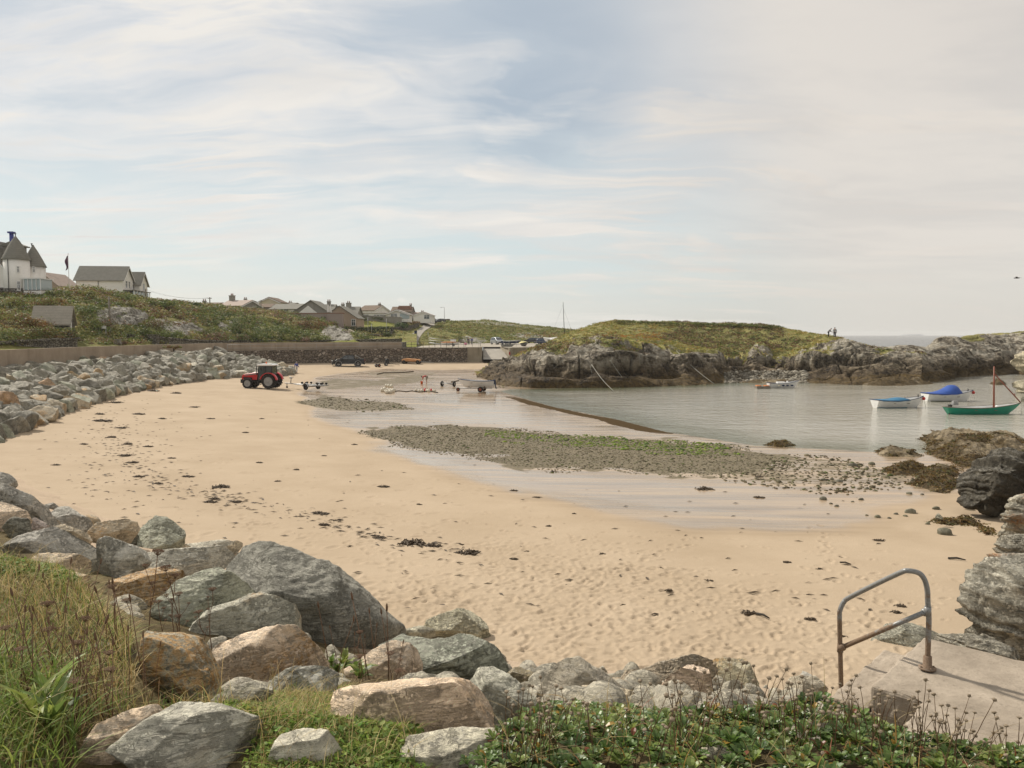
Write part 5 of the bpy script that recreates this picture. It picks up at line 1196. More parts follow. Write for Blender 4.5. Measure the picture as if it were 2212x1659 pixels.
mound(E_((880, 640), (1000, 575), (1200, 560), (1450, 600), (1500, 780), (1390, 880), (1250, 850), (1120, 760), (1000, 700)), .24, 'broad low weedy shelf joining the reefs to the black rock', 623, weed=.75, light=.3)
mound(E_((1060, 1132), (1300, 1085), (1550, 1080), (1700, 1140), (1880, 1240), (1760, 1330), (1600, 1255), (1500, 1190), (1220, 1185)), .26, 'weedy low rock with green algae below the orange ledge', 609, weed=.8)
mound(E_((1300, 1000), (1450, 990), (1600, 1000), (1740, 1050), (1700, 1075), (1500, 1030)), .18, 'thin grey rock spine under the black rock', 611, weed=.2)
mound(E_((75, 802), (280, 797), (350, 820), (412, 857), (330, 862), (150, 840)), .2, 'weed covered hump alone on the wet sand', 613, weed=1.0)
mound([(1636, 962), (1660, 957), (1690, 955), (1728, 958), (1726, 966), (1680, 967)], .32, 'small weedy rock at the water edge beside the shingle', 615, weed=.9)
mound([(2131, 831), (2150, 829), (2178, 829), (2182, 833), (2150, 834)], .7, 'brown weedy skerry breaking the water behind the mast', 617, z0=-.1, res=.3, weed=1.0)
mound([(1840, 835), (1880, 829), (1950, 826), (2020, 830), (2038, 833), (1960, 838), (1900, 838)], 1.0, 'brown weed covered shelf in front of the rocky point', 619, z0=-.2, res=.3, weed=.95, soft=3)
mound([(1570, 829), (1600, 826), (1650, 824), (1700, 824), (1760, 826), (1720, 830), (1640, 831)], .4, 'low weedy ledge in front of the shingle cove', 621, z0=-.15, res=.3, weed=.7, soft=2)
def pebbles(name, label, pts, rr, seed, sub=2, cols=None, flat=.6):
 r_ = np.random.default_rng(seed); V, F = ICO[2] if sub == 2 else ICO1; VV, FF, CC = [], [], []
 base = [V * (1 + .28 * vnoise(V * 1.3 + r_.uniform(0, 99)))[:, None] for _ in range(10)]
 n = len(pts); a = r_.uniform(0, 6.28, n); s = r_.uniform(*rr, n) * (1 + 1.0 * (r_.random(n) < .06))
 for i in range(n):
  Q = base[i % 10] * s[i] * np.array([1.15, .85, flat]); ca, sa = math.cos(a[i]), math.sin(a[i])
  Q = np.stack([Q[:, 0] * ca - Q[:, 1] * sa, Q[:, 0] * sa + Q[:, 1] * ca, Q[:, 2]], -1) + pts[i]
  VV.append(Q); FF.append(F + i * len(V)); c = cols[int(r_.integers(len(cols)))]; CC.append(np.repeat(np.array([c]) * r_.uniform(.7, 1.25), len(V), 0))
 o = mesh_np(name, np.concatenate(VV), np.concatenate(FF), M['pebbles'], dict(col=np.concatenate(CC)), smooth=True)
 return tag(o, label, 'shingle', kind='stuff')
bm = bmesh.new(); bmesh.ops.create_icosphere(bm, subdivisions=1, radius=1.0)
ICO1 = (np.array([v.co[:] for v in bm.verts]), np.array([[v.index for v in f.verts] for f in bm.faces])); bm.free()
pr_ = np.random.default_rng(71); pts = []; pxm = [p for p in STONY]
def scatter_beach(poly, n, seed, edge=0.0, nz=1.2):
 r_ = np.random.default_rng(seed); w_ = [tuple(sand_hit(x, y)[:2]) for x, y in poly]; a = np.array(w_); out = []
 while len(out) < n:
  X = r_.uniform(a[:, 0].min(), a[:, 0].max(), 4000); Y = r_.uniform(a[:, 1].min(), a[:, 1].max(), 4000)
  d = np.where(in_poly(X, Y, w_), 1, -1) * dist_poly(X, Y, w_, True) + nz * fbm(P3(X * .5, Y * .5), 4, seed)
  X, Y = X[d > edge], Y[d > edge]
  for x, y in zip(X, Y): out.append((x, y, z_beach(x, y)))
 return out[:n]
PC = [(.07, .063, .038), (.115, .10, .06), (.22, .19, .125), (.075, .09, .028), (.045, .036, .02), (.16, .138, .088), (.09, .072, .042)]
pts = scatter_beach(STONY, 11000, 72, -.3, 2.2)
GP = [(1050, 928), (1200, 940), (1440, 952), (1560, 962), (1600, 978), (1500, 982), (1300, 968), (1150, 955)]
pebbles('shingle', 'dark shingle bank with green weed on the wet sand', pts, (.02, .056), 73, 1, PC, .45)
pebbles('weedy_shingle', 'bright green weed covered stones on the shingle bank', scatter_beach(GP, 1900, 74, -.3, 2.6), (.03, .08), 75, 1, [(.13, .19, .025), (.17, .21, .04), (.08, .12, .03)])
o_ = scatter_beach([(1560, 1035), (1700, 980), (1830, 990), (1960, 1015), (2030, 1045), (1900, 1060), (1780, 1070), (1650, 1050)], 900, 76) + scatter_beach([(640, 868), (720, 855), (870, 872), (900, 884), (760, 890)], 700, 77) + scatter_beach([(1045, 812), (1075, 815), (1095, 840), (1068, 838)], 160, 78)
pebbles('scattered_shingle', 'loose small stones scattered over the wet sand', o_, (.03, .09), 79, 1, PC)
cp = []
for _ in range(1500):
 x, y = pr_.uniform(1565, 1745), pr_.uniform(801, 828); p = head_s.hit(x, y)
 if p is not None and p.z < 1.5 + .8 * vnoise(np.array([[p.x * .3, p.y * .3, 0]]))[0]: cp.append(tuple(p))
pebbles('cove_shingle', 'grey boulder beach in the cove of the headland', cp, (.10, .26), 80, 1, [(.24, .215, .17), (.17, .15, .115), (.31, .28, .225), (.11, .095, .07)])
vst = []
for k in range(5):
 V, F = ICO[3]; r_ = np.random.default_rng(900 + k); Q = V * np.array([1, .8, .6])
 for _ in range(9):
  a = r_.normal(size=3); a /= np.linalg.norm(a); pr = Q @ a; Q = Q - np.maximum(pr - pr.max() * r_.uniform(.7, .9), 0)[:, None] * a
 vst.append(mesh_np(None, Q, F, M['pebble'])); vst[-1].name = 'beach_stone'
STN = [(345, 570, 100, 'rounded grey stone by the pools'), (530, 555, 80, 'flat dark stone between the pools'), (125, 565, 45, 'small dark stone left of the pools'), (28, 715, 60, 'dark stone on the stony sand'), (130, 708, 45, 'grey stone among pebbles'), (205, 730, 75, 'low greenish stone on the sand'), (85, 745, 35, 'small brown stone beside the low one'), (485, 803, 42, 'round stone alone on smooth sand'), (812, 800, 45, 'dark stone next to the lower reef'), (912, 855, 70, 'pale brown stone near the lower reef'), (1045, 862, 42, 'small flat stone below the reef'), (38, 912, 90, 'big upright grey stone in the shallow film'), (120, 955, 40, 'small stone near the upright one'), (178, 980, 55, 'rounded stone in front of the upright one'), (425, 915, 65, 'pale stone beside the film'), (340, 935, 45, 'flat stone beside the pale one'), (590, 1092, 75, 'dark slab in the ripples'), (710, 1103, 45, 'flat stone right of the ripples'), (780, 1062, 55, 'dark stone above the ripples'), (872, 1082, 52, 'small grey stone above the ripples'), (930, 1046, 135, 'long low stone with green weed'), (1270, 1262, 180, 'grey block alone on the sand below the reef'), (482, 1072, 38, 'small stone left of the dark slab'), (1097, 1162, 62, 'dark flat stone near the weedy rock'), (1185, 1010, 90, 'thin grey stone under the black rock')]
for i, (x, y, wd, lab) in enumerate(STN):
 p_ = E_((x, y))[0]; q = sand_hit(*p_); o = bpy.data.objects.new('beach_stone', vst[i % 5]); C.objects.link(o)
 r = wd * .2133 / FPX * q.y * .5; o.location = (q.x, q.y, q.z + r * .12); o.scale = (r, r * .9, r * RR.uniform(.75, 1.1)); o.rotation_euler = (0, 0, RR.uniform(-.5, .5))
 g_ = RR.uniform(.65, 1.1); o.color = (g_, g_ * .97, g_ * RR.uniform(.75, .9), 1); tag(o, lab, 'stone', 'single stones on the sand')
def weed_mesh(seed, n=46):
 r_ = np.random.default_rng(seed); b_ = MB()
 for _ in range(n):
  a = r_.uniform(0, 6.28); L = r_.uniform(.15, .5); x, y = float(np.clip(r_.normal() * .3, -.36, .36)), float(np.clip(r_.normal() * .12, -.13, .13)); pts = []
  for k in range(5):
   pts.append((x, y, .015 + .05 * abs(r_.normal()) * math.exp(-(x * x + y * y) * 4))); a += r_.normal() * .6; x += math.cos(a) * L / 5; y += math.sin(a) * L / 5 * .6
  b_.tube(pts, .02, 4, [.012, .028, .03, .022, .006])
 b_.sphere((0, 0, .004), .42, 10, 4, (1, .42, .03))
 o = b_.build('seaweed', M['seaweed']); me = o.data; bpy.data.objects.remove(o); return me
wms = [weed_mesh(s) for s in range(6)]
WPX = [(1010, 1195, 60), (890, 1175, 70), (935, 1180, 45), (820, 1163, 30), (690, 1110, 40), (725, 1125, 34), (700, 1135, 30), (475, 1053, 46), (455, 1085, 34), (462, 1078, 26), (405, 1030, 28), (510, 1085, 30), (828, 1052, 30), (765, 961, 16), (1110, 1060, 20), (1300, 1197, 20), (1530, 1255, 22), (1445, 1278, 20), (1185, 1137, 14), (1427, 1228, 14), (1618, 1324, 40), (1820, 1376, 30), (1750, 1339, 26), (1945, 1310, 30), (1935, 1324, 28), (1520, 1057, 46), (1640, 1030, 22), (990, 1175, 24), (810, 1158, 20), (270, 985, 34), (285, 1000, 30), (275, 960, 26), (300, 1030, 28), (340, 1045, 22), (220, 910, 40), (262, 925, 28), (215, 895, 26), (240, 945, 26), (300, 895, 30), (350, 905, 20), (370, 990, 18), (250, 870, 30), (330, 845, 30), (380, 850, 26), (320, 965, 24), (180, 960, 20), (455, 905, 18), (420, 880, 22), (560, 1000, 18), (640, 1015, 16), (600, 1040, 16), (120, 1005, 20), (905, 1090, 14), (1160, 1075, 20), (1110, 1208, 22), (1240, 1110, 12), (1700, 1215, 22), (1770, 1230, 16), (1640, 1075, 24), (1900, 1168, 26), (530, 935, 16), (565, 905, 14), (700, 985, 14)]
for i, (x, y, wd) in enumerate(WPX):
 q = sand_hit(x, y); o = bpy.data.objects.new('seaweed_clump', wms[i % 6]); C.objects.link(o); s_ = wd / FPX * q.y / 1.15
 o.location = (q.x, q.y, z_beach(q.x, q.y)); o.scale = (s_, s_ * 1.5, s_ * .9 + .15); o.rotation_euler = (0, 0, RR.normal() * .25)
 ref = 'in the drift line below the boulders' if x < 400 and y < 1050 else ('near the rail on trodden sand' if x > 1550 and y > 1200 else ('on the smooth middle sand' if y > 1040 else 'on the upper sand toward the tractor'))
 tag(o, f"{'large' if wd > 36 else 'medium' if wd > 22 else 'small'} dark clump of dried seaweed {ref}", 'seaweed', 'seaweed clumps dried on the sand')
lit = MB(); lr = np.random.default_rng(88)
for _ in range(1150):
 if lr.random() < .35: x, y = lr.normal(270, 70), lr.normal(960, 70)
 elif lr.random() < .6: t_ = lr.uniform(0, 7.99); i_ = int(t_); S_ = [(215, 890), (240, 945), (285, 1000), (340, 1045), (470, 1072), (520, 1088), (700, 1122), (820, 1163), (1010, 1192)]; x, y = [S_[i_][k] + (S_[i_ + 1][k] - S_[i_][k]) * (t_ - i_) + lr.normal() * (22, 9)[k] for k in (0, 1)]
 else: x, y = lr.uniform(20, 1900), lr.uniform(870, 1330)
 if y < 860 or y > 1500: continue
 q = sand_hit(x, y)
 if q.y > 70 or q.y < 11: continue
 z = z_beach(q.x, q.y) + .012; a = lr.normal() * .6; L = lr.uniform(.03, .15); w_ = L * lr.uniform(.12, .3)
 ca, sa = math.cos(a), math.sin(a)
 lit.add([(q.x - L * ca, q.y - L * sa, z), (q.x - w_ * sa, q.y + w_ * ca, z + .02), (q.x + L * ca, q.y + L * sa, z), (q.x + w_ * sa, q.y - w_ * ca, z + .015)], [(0, 1, 2, 3)])
tag(lit.build('seaweed_litter', M['seaweed']), 'scraps of dried weed strewn along the drift line', 'seaweed', kind='stuff')
drift = lambda x0, y0, x1, y1, r, lab: tag(MB().tube([tuple(sand_hit(x0, y0) + Vector((0, 0, r))), tuple(sand_hit((x0 + x1) / 2, (y0 + y1) / 2 - 1) + Vector((0, 0, r * 1.6))), tuple(sand_hit(x1, y1) + Vector((0, 0, r)))], r, 6, [r, r, r * .5]).build('driftwood', M['timber_dark']), lab, 'driftwood')
drift(2048, 1208, 2086, 1212, .03, 'thin dark stick on smooth sand left of the slab')
drift(1814, 1216, 1838, 1220, .02, 'short twig on the sand above the handrail')
drift(1635, 1328, 1662, 1338, .025, 'straight stick lying on the trodden sand')
# ------------------------------------------------------------------ walls
def wall_strip(pts, z0, z1, th, name, mat, parent=None, zt=None):
 """a wall following plan points; z1 may be a list of top heights; thickness to the left of the direction"""
 P = [Vector((p[0], p[1], 0)) for p in pts]; n = len(P); V = []
 for i, p in enumerate(P):
  t = (P[min(i + 1, n - 1)] - P[max(i - 1, 0)]).normalized(); nr = Vector((-t.y, t.x, 0)) * th
  zt_ = z1[i] if isinstance(z1, (list, tuple)) else z1; zb = z0[i] if isinstance(z0, (list, tuple)) else z0
  for q, z in ((p, zb), (p, zt_), (p + nr, zt_), (p + nr, zb)): V.append((q.x, q.y, z))
 F = [(i * 4 + k, i * 4 + (k + 1) % 4, i * 4 + 4 + (k + 1) % 4, i * 4 + 4 + k) for i in range(n - 1) for k in range(4)]
 F += [(0, 1, 2, 3), ((n - 1) * 4 + 3, (n - 1) * 4 + 2, (n - 1) * 4 + 1, (n - 1) * 4)]
 return MB().add(V, F).build(name, mat, parent)
sw = thing('sea_wall', 'long curving sea wall with concrete parapet and dark rubble masonry face', 'sea wall')
wall_strip(WALLW, 2.2, 5.25, .45, 'parapet', M['parapet'], sw)
W2 = [(-43.4, 121.3), (-37.6, 127.8), (-29.7, 133.2), (-19.1, 138.4), (-8.2, 140.3)]
W2 = [(x + .35, y - .45) for x, y in W2]
wall_strip(W2, .8, [4.0, 4.0, 4.05, 4.15, 4.2], .4, 'masonry_face', M['masonry_dark'], sw)
wall_strip([(-19.2, 138.8), (-8.3, 140.7)], 1.5, 4.26, .5, 'coping', M['concrete_grey'], sw)
wall_strip([(-19.1, 138.85), (-19.0, 143.5)], 4.0, 5.2, .5, 'end_pier', M['masonry'], sw)
def fence(pts, h, step, name, label, mat, cat='railing', bars=(1.0, .5), r=.03, group=None):
 t = thing(name, label, cat, pts[0], group=group); o = Vector(pts[0]); P = [Vector(p) - o for p in pts]
 L = [0]
 for i in range(1, len(P)): L.append(L[-1] + (P[i] - P[i - 1]).length)
 def on(s):
  i = min(max(np.searchsorted(L, s) - 1, 0), len(P) - 2); return P[i].lerp(P[i + 1], (s - L[i]) / (L[i + 1] - L[i]))
 n = max(int(L[-1] / step), 1)
 for k in range(n + 1):
  q = on(L[-1] * k / n); MB().cyl(q, q + Vector((0, 0, h)), r * 1.2, n=6).build('post', mat, t)
 for b in bars: MB().tube([on(L[-1] * k / n) + Vector((0, 0, h * b)) for k in range(n + 1)], r, 6).build('rail', mat, t)
 return t
fence([(-43.1, 120.7, 4.0), (-37.1, 127.1, 4.0), (-29.2, 132.5, 4.05), (-19.0, 137.7, 4.15)], 1.0, 3.4, 'railing', 'thin grey railing along the ledge of the masonry sea wall', M['galv'], bars=(1.0, .45), r=.022)
fence([(-18.6, 139.2, 4.26), (-13.5, 140.1, 4.26), (-8.5, 141.0, 4.26)], 1.0, .95, 'railing', 'close posted dark railing on the end of the masonry wall', M['dark_metal'], r=.03)
fence([(-8.2, 141.2, 4.32), (-5.8, 145.5, 4.32), (-5.9, 149.5, 4.3)], 1.0, 2.0, 'railing', 'wire railing above the left side of the slipway', M['galv'], r=.025)
fence([(-1.6, 145.5, 4.32), (0.2, 143.0, 4.32), (9.8, 144.0, 4.32)], 1.0, 1.75, 'railing', 'wire railing on the concrete wall below the parked cars', M['galv'], r=.022)
sl = thing('slipway_wall', 'stained concrete wall left of the slipway', 'wall')
wall_strip([(-8.15, 140.1), (-5.3, 140.6), (-5.55, 150)], 1.2, 4.3, .45, 'wall', M['concrete_grey'], sl)
sl = thing('slipway_wall', 'long low concrete wall right of the slipway under the yard', 'wall')
wall_strip([(-2.2, 150), (-.45, 141.4), (.1, 140.9), (12, 142.6)], 1.2, [4.25, 4.15, 4.25, 4.3], .45, 'wall', M['concrete_grey'], sl)
sgn_ = MB().box((0, 0, 0), (.03, .35, .55)); tag(sgn_.build('sign', M['cloth_red'], loc=(-.42, 141.0, 3.2), rz=R(-40)), 'small red and white notice on the slipway wall corner', 'sign')
def stone_wall(pxs, label, h=1.1, th=.5, mat='masonry', depth=1.6):
 """pxs: (x, y_top, D)"""
 P = [at(*p) for p in pxs]; t = thing('stone_wall', label, 'stone wall', (P[0].x, P[0].y, P[0].z - depth)); o = Vector(t.location)
 n = max(2, int((P[-1] - P[0]).length / 1.2)); Q = []
 for k in range(n + 1):
  u = k / n * (len(P) - 1); i = min(int(u), len(P) - 2); Q.append(P[i].lerp(P[i + 1], u - i))
 zt = [q.z - o.z + RR.uniform(-.05, .05) for q in Q]
 wall_strip([(q.x - o.x, q.y - o.y) for q in Q], [z - depth for z in zt], zt, th, 'masonry', M[mat], t)
 cb = MB()
 for i in range(n):
  a, b_ = Q[i] - o, Q[i + 1] - o; L = (b_ - a).length
  for k in range(3): c = a.lerp(b_, (k + .5) / 3); cb.box((c.x, c.y + th * .4, c.z + .06), (L / 3 * .92, th * 1.05, RR.uniform(.14, .24)), math.atan2(b_.y - a.y, b_.x - a.x), RR.normal() * .1)
 cb.build('coping', M[mat], t)
stone_wall([(-90, 744, 66), (0, 741, 74), (20, 741, 76)], 'dark lower stone wall at the left edge behind the parapet')
stone_wall([(20, 738, 76), (90, 736, 82), (167, 732, 88)], 'light grey stone wall under the hedge left of the lane')
stone_wall([(168, 726, 104), (220, 727, 106), (271, 729, 108)], 'stone wall behind the wooden pole left of the field gate')
stone_wall([(341, 729, 110), (400, 735, 115), (470, 737.5, 126), (500, 738, 129)], 'low stone wall right of the field gate')
stone_wall([(495, 736.5, 131), (620, 737, 138), (760, 735.5, 144), (868, 733, 148)], 'stone capped wall along the top of the sea wall walk')
for x, dep, lb in ((278.5, 108, 'left'), (332, 109, 'right')):
 p = at(x, 746, dep); t = thing('gate_pillar', f'square stone pillar with flat cap on the {lb} of the field gate', 'gate pillar', p)
 MB().box((0, 0, .66), (1.15, .8, 1.36)).build('shaft', M['masonry'], t); MB().box((0, 0, 1.42), (1.38, 1.0, .14)).build('cap', M['masonry'], t)
p = at(306, 746, 108.5); gt = thing('field_gate', 'dark five barred wooden gate between two stone pillars', 'gate', p)
for k in range(5): MB().box((0, 0, .22 + k * .2), (2.2, .05, .09)).build('bar', M['timber_dark'], gt)
for x in (-1.08, -.36, .36, 1.08): MB().box((x, -.03, .6), (.09, .05, 1.06)).build('stile', M['timber_dark'], gt)
MB().box((-.4, .05, .6), (1.6, .04, .08), ry=R(32)).build('brace', M['timber_dark'], gt); MB().box((.6, .05, .6), (1.25, .04, .08), ry=R(-35)).build('brace', M['timber_dark'], gt)
def pole(x, y0, y1, D, label, r=.13, arm=True, cat='utility pole', wire=None):
 p = at(x, y0, D); h = (at(x, y1, D) - p).length; t = thing('utility_pole', label, cat, p)
 MB().cyl((0, 0, -.5), (0, 0, h), r, r * .75, 10).build('pole', M['timber'], t)
 if arm:
  MB().box((0, 0, h - .25), (.9, .09, .09)).build('crossarm', M['timber'], t)
  for q in (-.35, .35): MB().cyl((q, 0, h - .2), (q, 0, h - .02), .035, n=6).build('insulator', M['white_paint'], t)
 return t, h
up, uh = pole(238.6, 742, 640, 107, 'tall weathered wooden pole standing beside the lane', .15, False)
MB().box((0, -.16, 1.5), (.22, .03, .42)).build('notice', M['white_paint'], up); MB().box((0, -.17, uh - 3.2), (.1, .03, .25)).build('marker', M['orange'], up)
pole(315, 650, 624, 185, 'short dark pole at the right end of the gabled white house', .16)
pole(453.5, 662, 642, 172, 'dark pole on the skyline left of the chimneyed cottage', .14)
pole(564, 672, 648, 190, 'thin dark pole before the cream gabled house', .12)
wr = MB()
def wire(a, b, sag): return [tuple(a.lerp(b, k / 10) - Vector((0, 0, sag * 4 * (k / 10) * (1 - k / 10)))) for k in range(11)]
for q in (.3, -.3):
 o = MB().tube(wire(at(315, 625.5, 185) + Vector((q, 0, 0)), at(453.5, 643.5, 172) + Vector((q, 0, 0)), .8), .018, 4).build('power_line', M['dark_metal'])
 tag(o, f"thin {'upper' if q > 0 else 'lower'} overhead wire between the two dark skyline poles", 'wire')
tag(MB().tube(wire(at(62, 575, 122), at(196, 618, 176), .5), .014, 4).build('power_line', M['dark_metal']), 'faint wire running from the turreted house to the gabled house', 'wire')
p = at(229.5, 743, 103); t = thing('finger_post', 'thin grey post with a small white direction sign beside the pole', 'signpost', p)
MB().cyl((0, 0, 0), (0, 0, 2.3), .045, n=8).build('post', M['galv'], t); MB().box((-.2, -.06, 2.15), (.55, .04, .36)).build('sign_panel', M['white_paint'], t)
p = at(221, 742, 102.5); t = thing('bench', 'pale roadside bench beside the thin sign post', 'bench', p)
MB().box((0, 0, .45), (1.5, .4, .06)).build('seat', M['timber'], t); MB().box((0, .2, .75), (1.5, .05, .3)).build('backrest', M['timber'], t)
for x in (-.6, .6): MB().box((x, 0, .22), (.08, .36, .44)).build('leg', M['timber'], t)
p = at(255, 744, 101); tag(MB().box((0, 0, .3), (.7, .5, .6), taper=(.9, .9)).box((0, 0, .63), (.8, .6, .07)).build('grit_bin', M['grey_wall'], loc=p), 'small stone coloured box on the verge beside the pole', 'box')
fp = thing('flagpole', 'tall white flagpole with a limp dark flag', 'flagpole', at(150, 637, 123)); fh = 6.2
MB().cyl((0, 0, -.3), (0, 0, fh), .06, .035, 10).build('pole', M['white_paint'], fp); MB().sphere((0, 0, fh + .06), .08, 8, 6).build('finial', M['white_paint'], fp)
fl = MB(); FV = [(-.03 - .12 * k * (.6 + .4 * math.sin(j * .8)) - .02 * j * k * .3, .10 * math.sin(k * 2.1 + j * .5), fh - .1 - j * .26 - k * .10) for j in range(9) for k in range(5)]
fl.add(FV, [tuple(int(i) for i in f) for f in grid_faces(9, 5)], True); fl.build('flag', M['flag_cloth'], fp)
lp = thing('street_lamp', 'tall grey street lamp at the top of the lane', 'street lamp', at(960, 701, 252)); lh = 5.4
MB().cyl((0, 0, -.3), (0, 0, lh), .085, .06, 8).build('pole', M['galv'], lp); MB().tube([(0, 0, lh - .05), (-.5, 0, lh + .06), (-.8, 0, lh)], .045, 6).build('arm', M['galv'], lp)
MB().box((-.95, 0, lh - .02), (.55, .22, .12)).build('lamp_head', M['galv'], lp)
for x, y0, y1, D, lb in ((795, 724, 686, 172, 'thin grey pole before the lawn, beside the dark hedge'), (803, 724, 700, 170, 'short grey pole beside the dark hedge'), (835, 726, 688, 176, 'thin grey pole in front of the round green bush'), (925, 745, 717, 200, 'white marker post at the foot of the lane')):
 p = at(x, y0, D); h = (at(x, y1, D) - p).length; t = thing('post', lb, 'post', p)
 MB().cyl((0, 0, -.3), (0, 0, h), .055, .05, 8).build('shaft', M['galv'], t); MB().sphere((0, 0, h), .075, 8, 5).build('cap', M['galv'], t)
p = at(898, 724, 190); t = thing('wheelie_bin', 'dark bin standing on the lane', 'bin', p)
MB().box((0, 0, .5), (.55, .6, .95), taper=(1.1, 1.1)).build('body', M['navy'], t); MB().box((0, 0, 1.02), (.62, .7, .08), rx=R(-6)).build('lid', M['dark_metal'], t)
# ------------------------------------------------------------------ houses
def gable(par, o, L, W, hw, hr, wall, roof, axis='x', ov=.3, wname='wall', base=-1.2, roofname='roof', bargeboard=True):
 """a gabled block with its front-left-bottom at o; ridge along x or y; returns nothing"""
 ox, oy, oz = o; b = MB()
 if axis == 'x': prof = [(oy, oz + base), (oy + W, oz + base), (oy + W, oz + hw), (oy + W / 2, oz + hw + hr), (oy, oz + hw)]; b.prism(prof, ox, ox + L, 'YZ')
 else: prof = [(ox, oz + base), (ox + L, oz + base), (ox + L, oz + hw), (ox + L / 2, oz + hw + hr), (ox, oz + hw)]; b.prism(prof, oy, oy + W, 'XZ')
 b.build(wname, M[wall], par); r = MB(); th = .14; sp = W if axis == 'x' else L; k = hr / (sp / 2); e = ov
 a0 = (oy if axis == 'x' else ox); pr = [(a0 - e, oz + hw - e * k), (a0 + sp / 2, oz + hw + hr), (a0 + sp + e, oz + hw - e * k), (a0 + sp + e, oz + hw - e * k + th), (a0 + sp / 2, oz + hw + hr + th * 1.3), (a0 - e, oz + hw - e * k + th)]
 pr = [(x, z + .012) for x, z in pr]
 if axis == 'x': r.prism(pr, ox - e, ox + L + e, 'YZ')
 else: r.prism(pr, oy - e, oy + W + e, 'XZ')
 r.build(roofname, M[roof], par)
 if bargeboard:
  bb = MB(); q = [(x, z) for x, z in pr[:3]] + [(x, z - .2) for x, z in pr[:3]][::-1]
  for s_ in ((ox + L + e - .03, ox + L + e + .04), (ox - e - .04, ox - e + .03)) if axis == 'x' else ((oy - e - .04, oy - e + .03),): bb.prism(q, s_[0], s_[1], 'YZ' if axis == 'x' else 'XZ')
  bb.build('bargeboard', M['white_paint'], par)
def window(par, c, w, h, rz=0, glass='glass', bars=True, name='window'):
 """c centre on the wall face; rz turns the outward face from -y"""
 f = MB(); d = .06
 for x, z, a, b in ((-w / 2, 0, .09, h), (w / 2, 0, .09, h), (0, -h / 2, w + .09, .1), (0, h / 2, w + .09, .09)): f.box((x, -d / 2, z), (a, d, b))
 if bars: f.box((0, -d / 2 + .004, 0), (.05, d * .6, h)); f.box((0, -d / 2 + .004, h * .12), (w, d * .5, .05))
 o = f.build(name, M['white_paint'], par, loc=c, rz=rz); MB().box((0, -.012, 0), (w, .02, h)).build('pane', M[glass], o)
 return o
def chimney(par, c, w, d, h, mat='grey_wall', pots=2):
 o = MB().box((c[0], c[1], c[2] + h / 2 - .4), (w, d, h + .8)).box((c[0], c[1], c[2] + h), (w + .16, d + .16, .16)).build('chimney', M[mat], par)
 for k in range(pots): MB().cyl((c[0] + (k - (pots - 1) / 2) * .45, c[1], c[2] + h + .08), (c[0] + (k - (pots - 1) / 2) * .45, c[1], c[2] + h + .55), .14, .11, 8).build('pot', M['roof_red'], o)
def house(label, D, xl, xr, yb, ye, yr, axis='x', W=7, wall='white_wall', roof='slate', rz=0, wins=(), chims=(), cat='house', name='house', bb=True):
 s = D / FPX; L = (xr - xl) * s; p = at((xl + xr) / 2, yb, D); t = thing(name, label, cat, p, R(rz))
 hw, hr = (yb - ye) * s, (ye - yr) * s; gable(t, (-L / 2, 0, 0), L, W, hw, hr, wall, roof, axis, bargeboard=bb)
 for fx, fz, w_, h_ in wins: window(t, ((fx - .5) * L, -.01, fz * hw), w_, h_)
 for fx, fy, w_, h_ in chims: chimney(t, ((fx - .5) * L, W * fy, hw + (hr if axis == 'x' else hr * (1 - abs(fx - .5) * 2)) - .3), w_, .6, h_)
 return t, L, hw, hr
D1 = 118; s1 = D1 / FPX; hb = at(38, 637, D1); th_ = thing('turret_house', 'white house with two cone roofed turrets and a glazed porch', 'house', hb)
X = lambda x: (x - 38) * s1
Zc = lambda y: (637 - y) * s1
tw = MB().lathe([(1.72, -1.5), (1.72, Zc(561.5)), (1.55, Zc(561.0))], (0, 0, 0), n=28); tw.build('turret', M['white_wall'], th_)
MB().lathe([(1.78, -1.5), (1.78, Zc(624))], n=28).build('stone_plinth', M['masonry'], th_)
MB().lathe([(1.92, Zc(563)), (1.9, Zc(561.5)), (1.5, Zc(549)), (1.02, Zc(534)), (.55, Zc(522)), (.2, Zc(514.5)), (.09, Zc(512))], n=28).build('cone_roof', M['slate'], th_)
fn = lambda x, y, z0, z1: MB().lathe([(.07, z0), (.06, z1 - .15), (.15, z1 - .1), (.13, z1)], (x, y, 0), n=8).build('finial', M['dark_metal'], th_)
fn(0, 0, Zc(514), Zc(511) + .35)
x2 = X(52.5); y2 = 2.6
MB().lathe([(1.55, -1.5), (1.55, Zc(573.5)), (1.3, Zc(573))], (x2, y2, 0), n=24).build('turret', M['white_wall'], th_)
MB().lathe([(1.75, Zc(574.5)), (1.7, Zc(573)), (1.15, Zc(556)), (.6, Zc(540)), (.2, Zc(530)), (.08, Zc(526))], (x2, y2, 0), n=24).build('cone_roof', M['slate'], th_); fn(x2 - .2, y2, Zc(529), Zc(523))
gable(th_, (X(-75), -.6, 0), X(16) - X(-75), 9, Zc(577), 3.9, 'white_wall', 'slate', 'y', .35)
MB().prism([(X(-75) - .02, -1.4), (X(18), -1.4), (X(18), Zc(622)), (X(-75) - .02, Zc(622))], -.66, -.55, 'XZ').build('stone_plinth', M['masonry'], th_)
MB().box((X(9), 3.0, Zc(545)), (2.2, 2.2, 2.2)).build('dormer', M['grey_wall'], th_); MB().box((X(9), 3.0, Zc(529)), (2.9, 2.9, .16)).prism([(X(9) - 1.4, Zc(528)), (X(9) + 1.4, Zc(528)), (X(9), Zc(520))], 1.7, 4.3, 'XZ').build('dormer_roof', M['slate'], th_)
MB().cyl((X(-1), 3.4, Zc(545)), (X(-1), 3.4, Zc(500)), .33, .3, 10).box((X(-1), 3.4, Zc(498)), (.8, .8, .25)).build('chimney', M['blue_chimney'], th_)
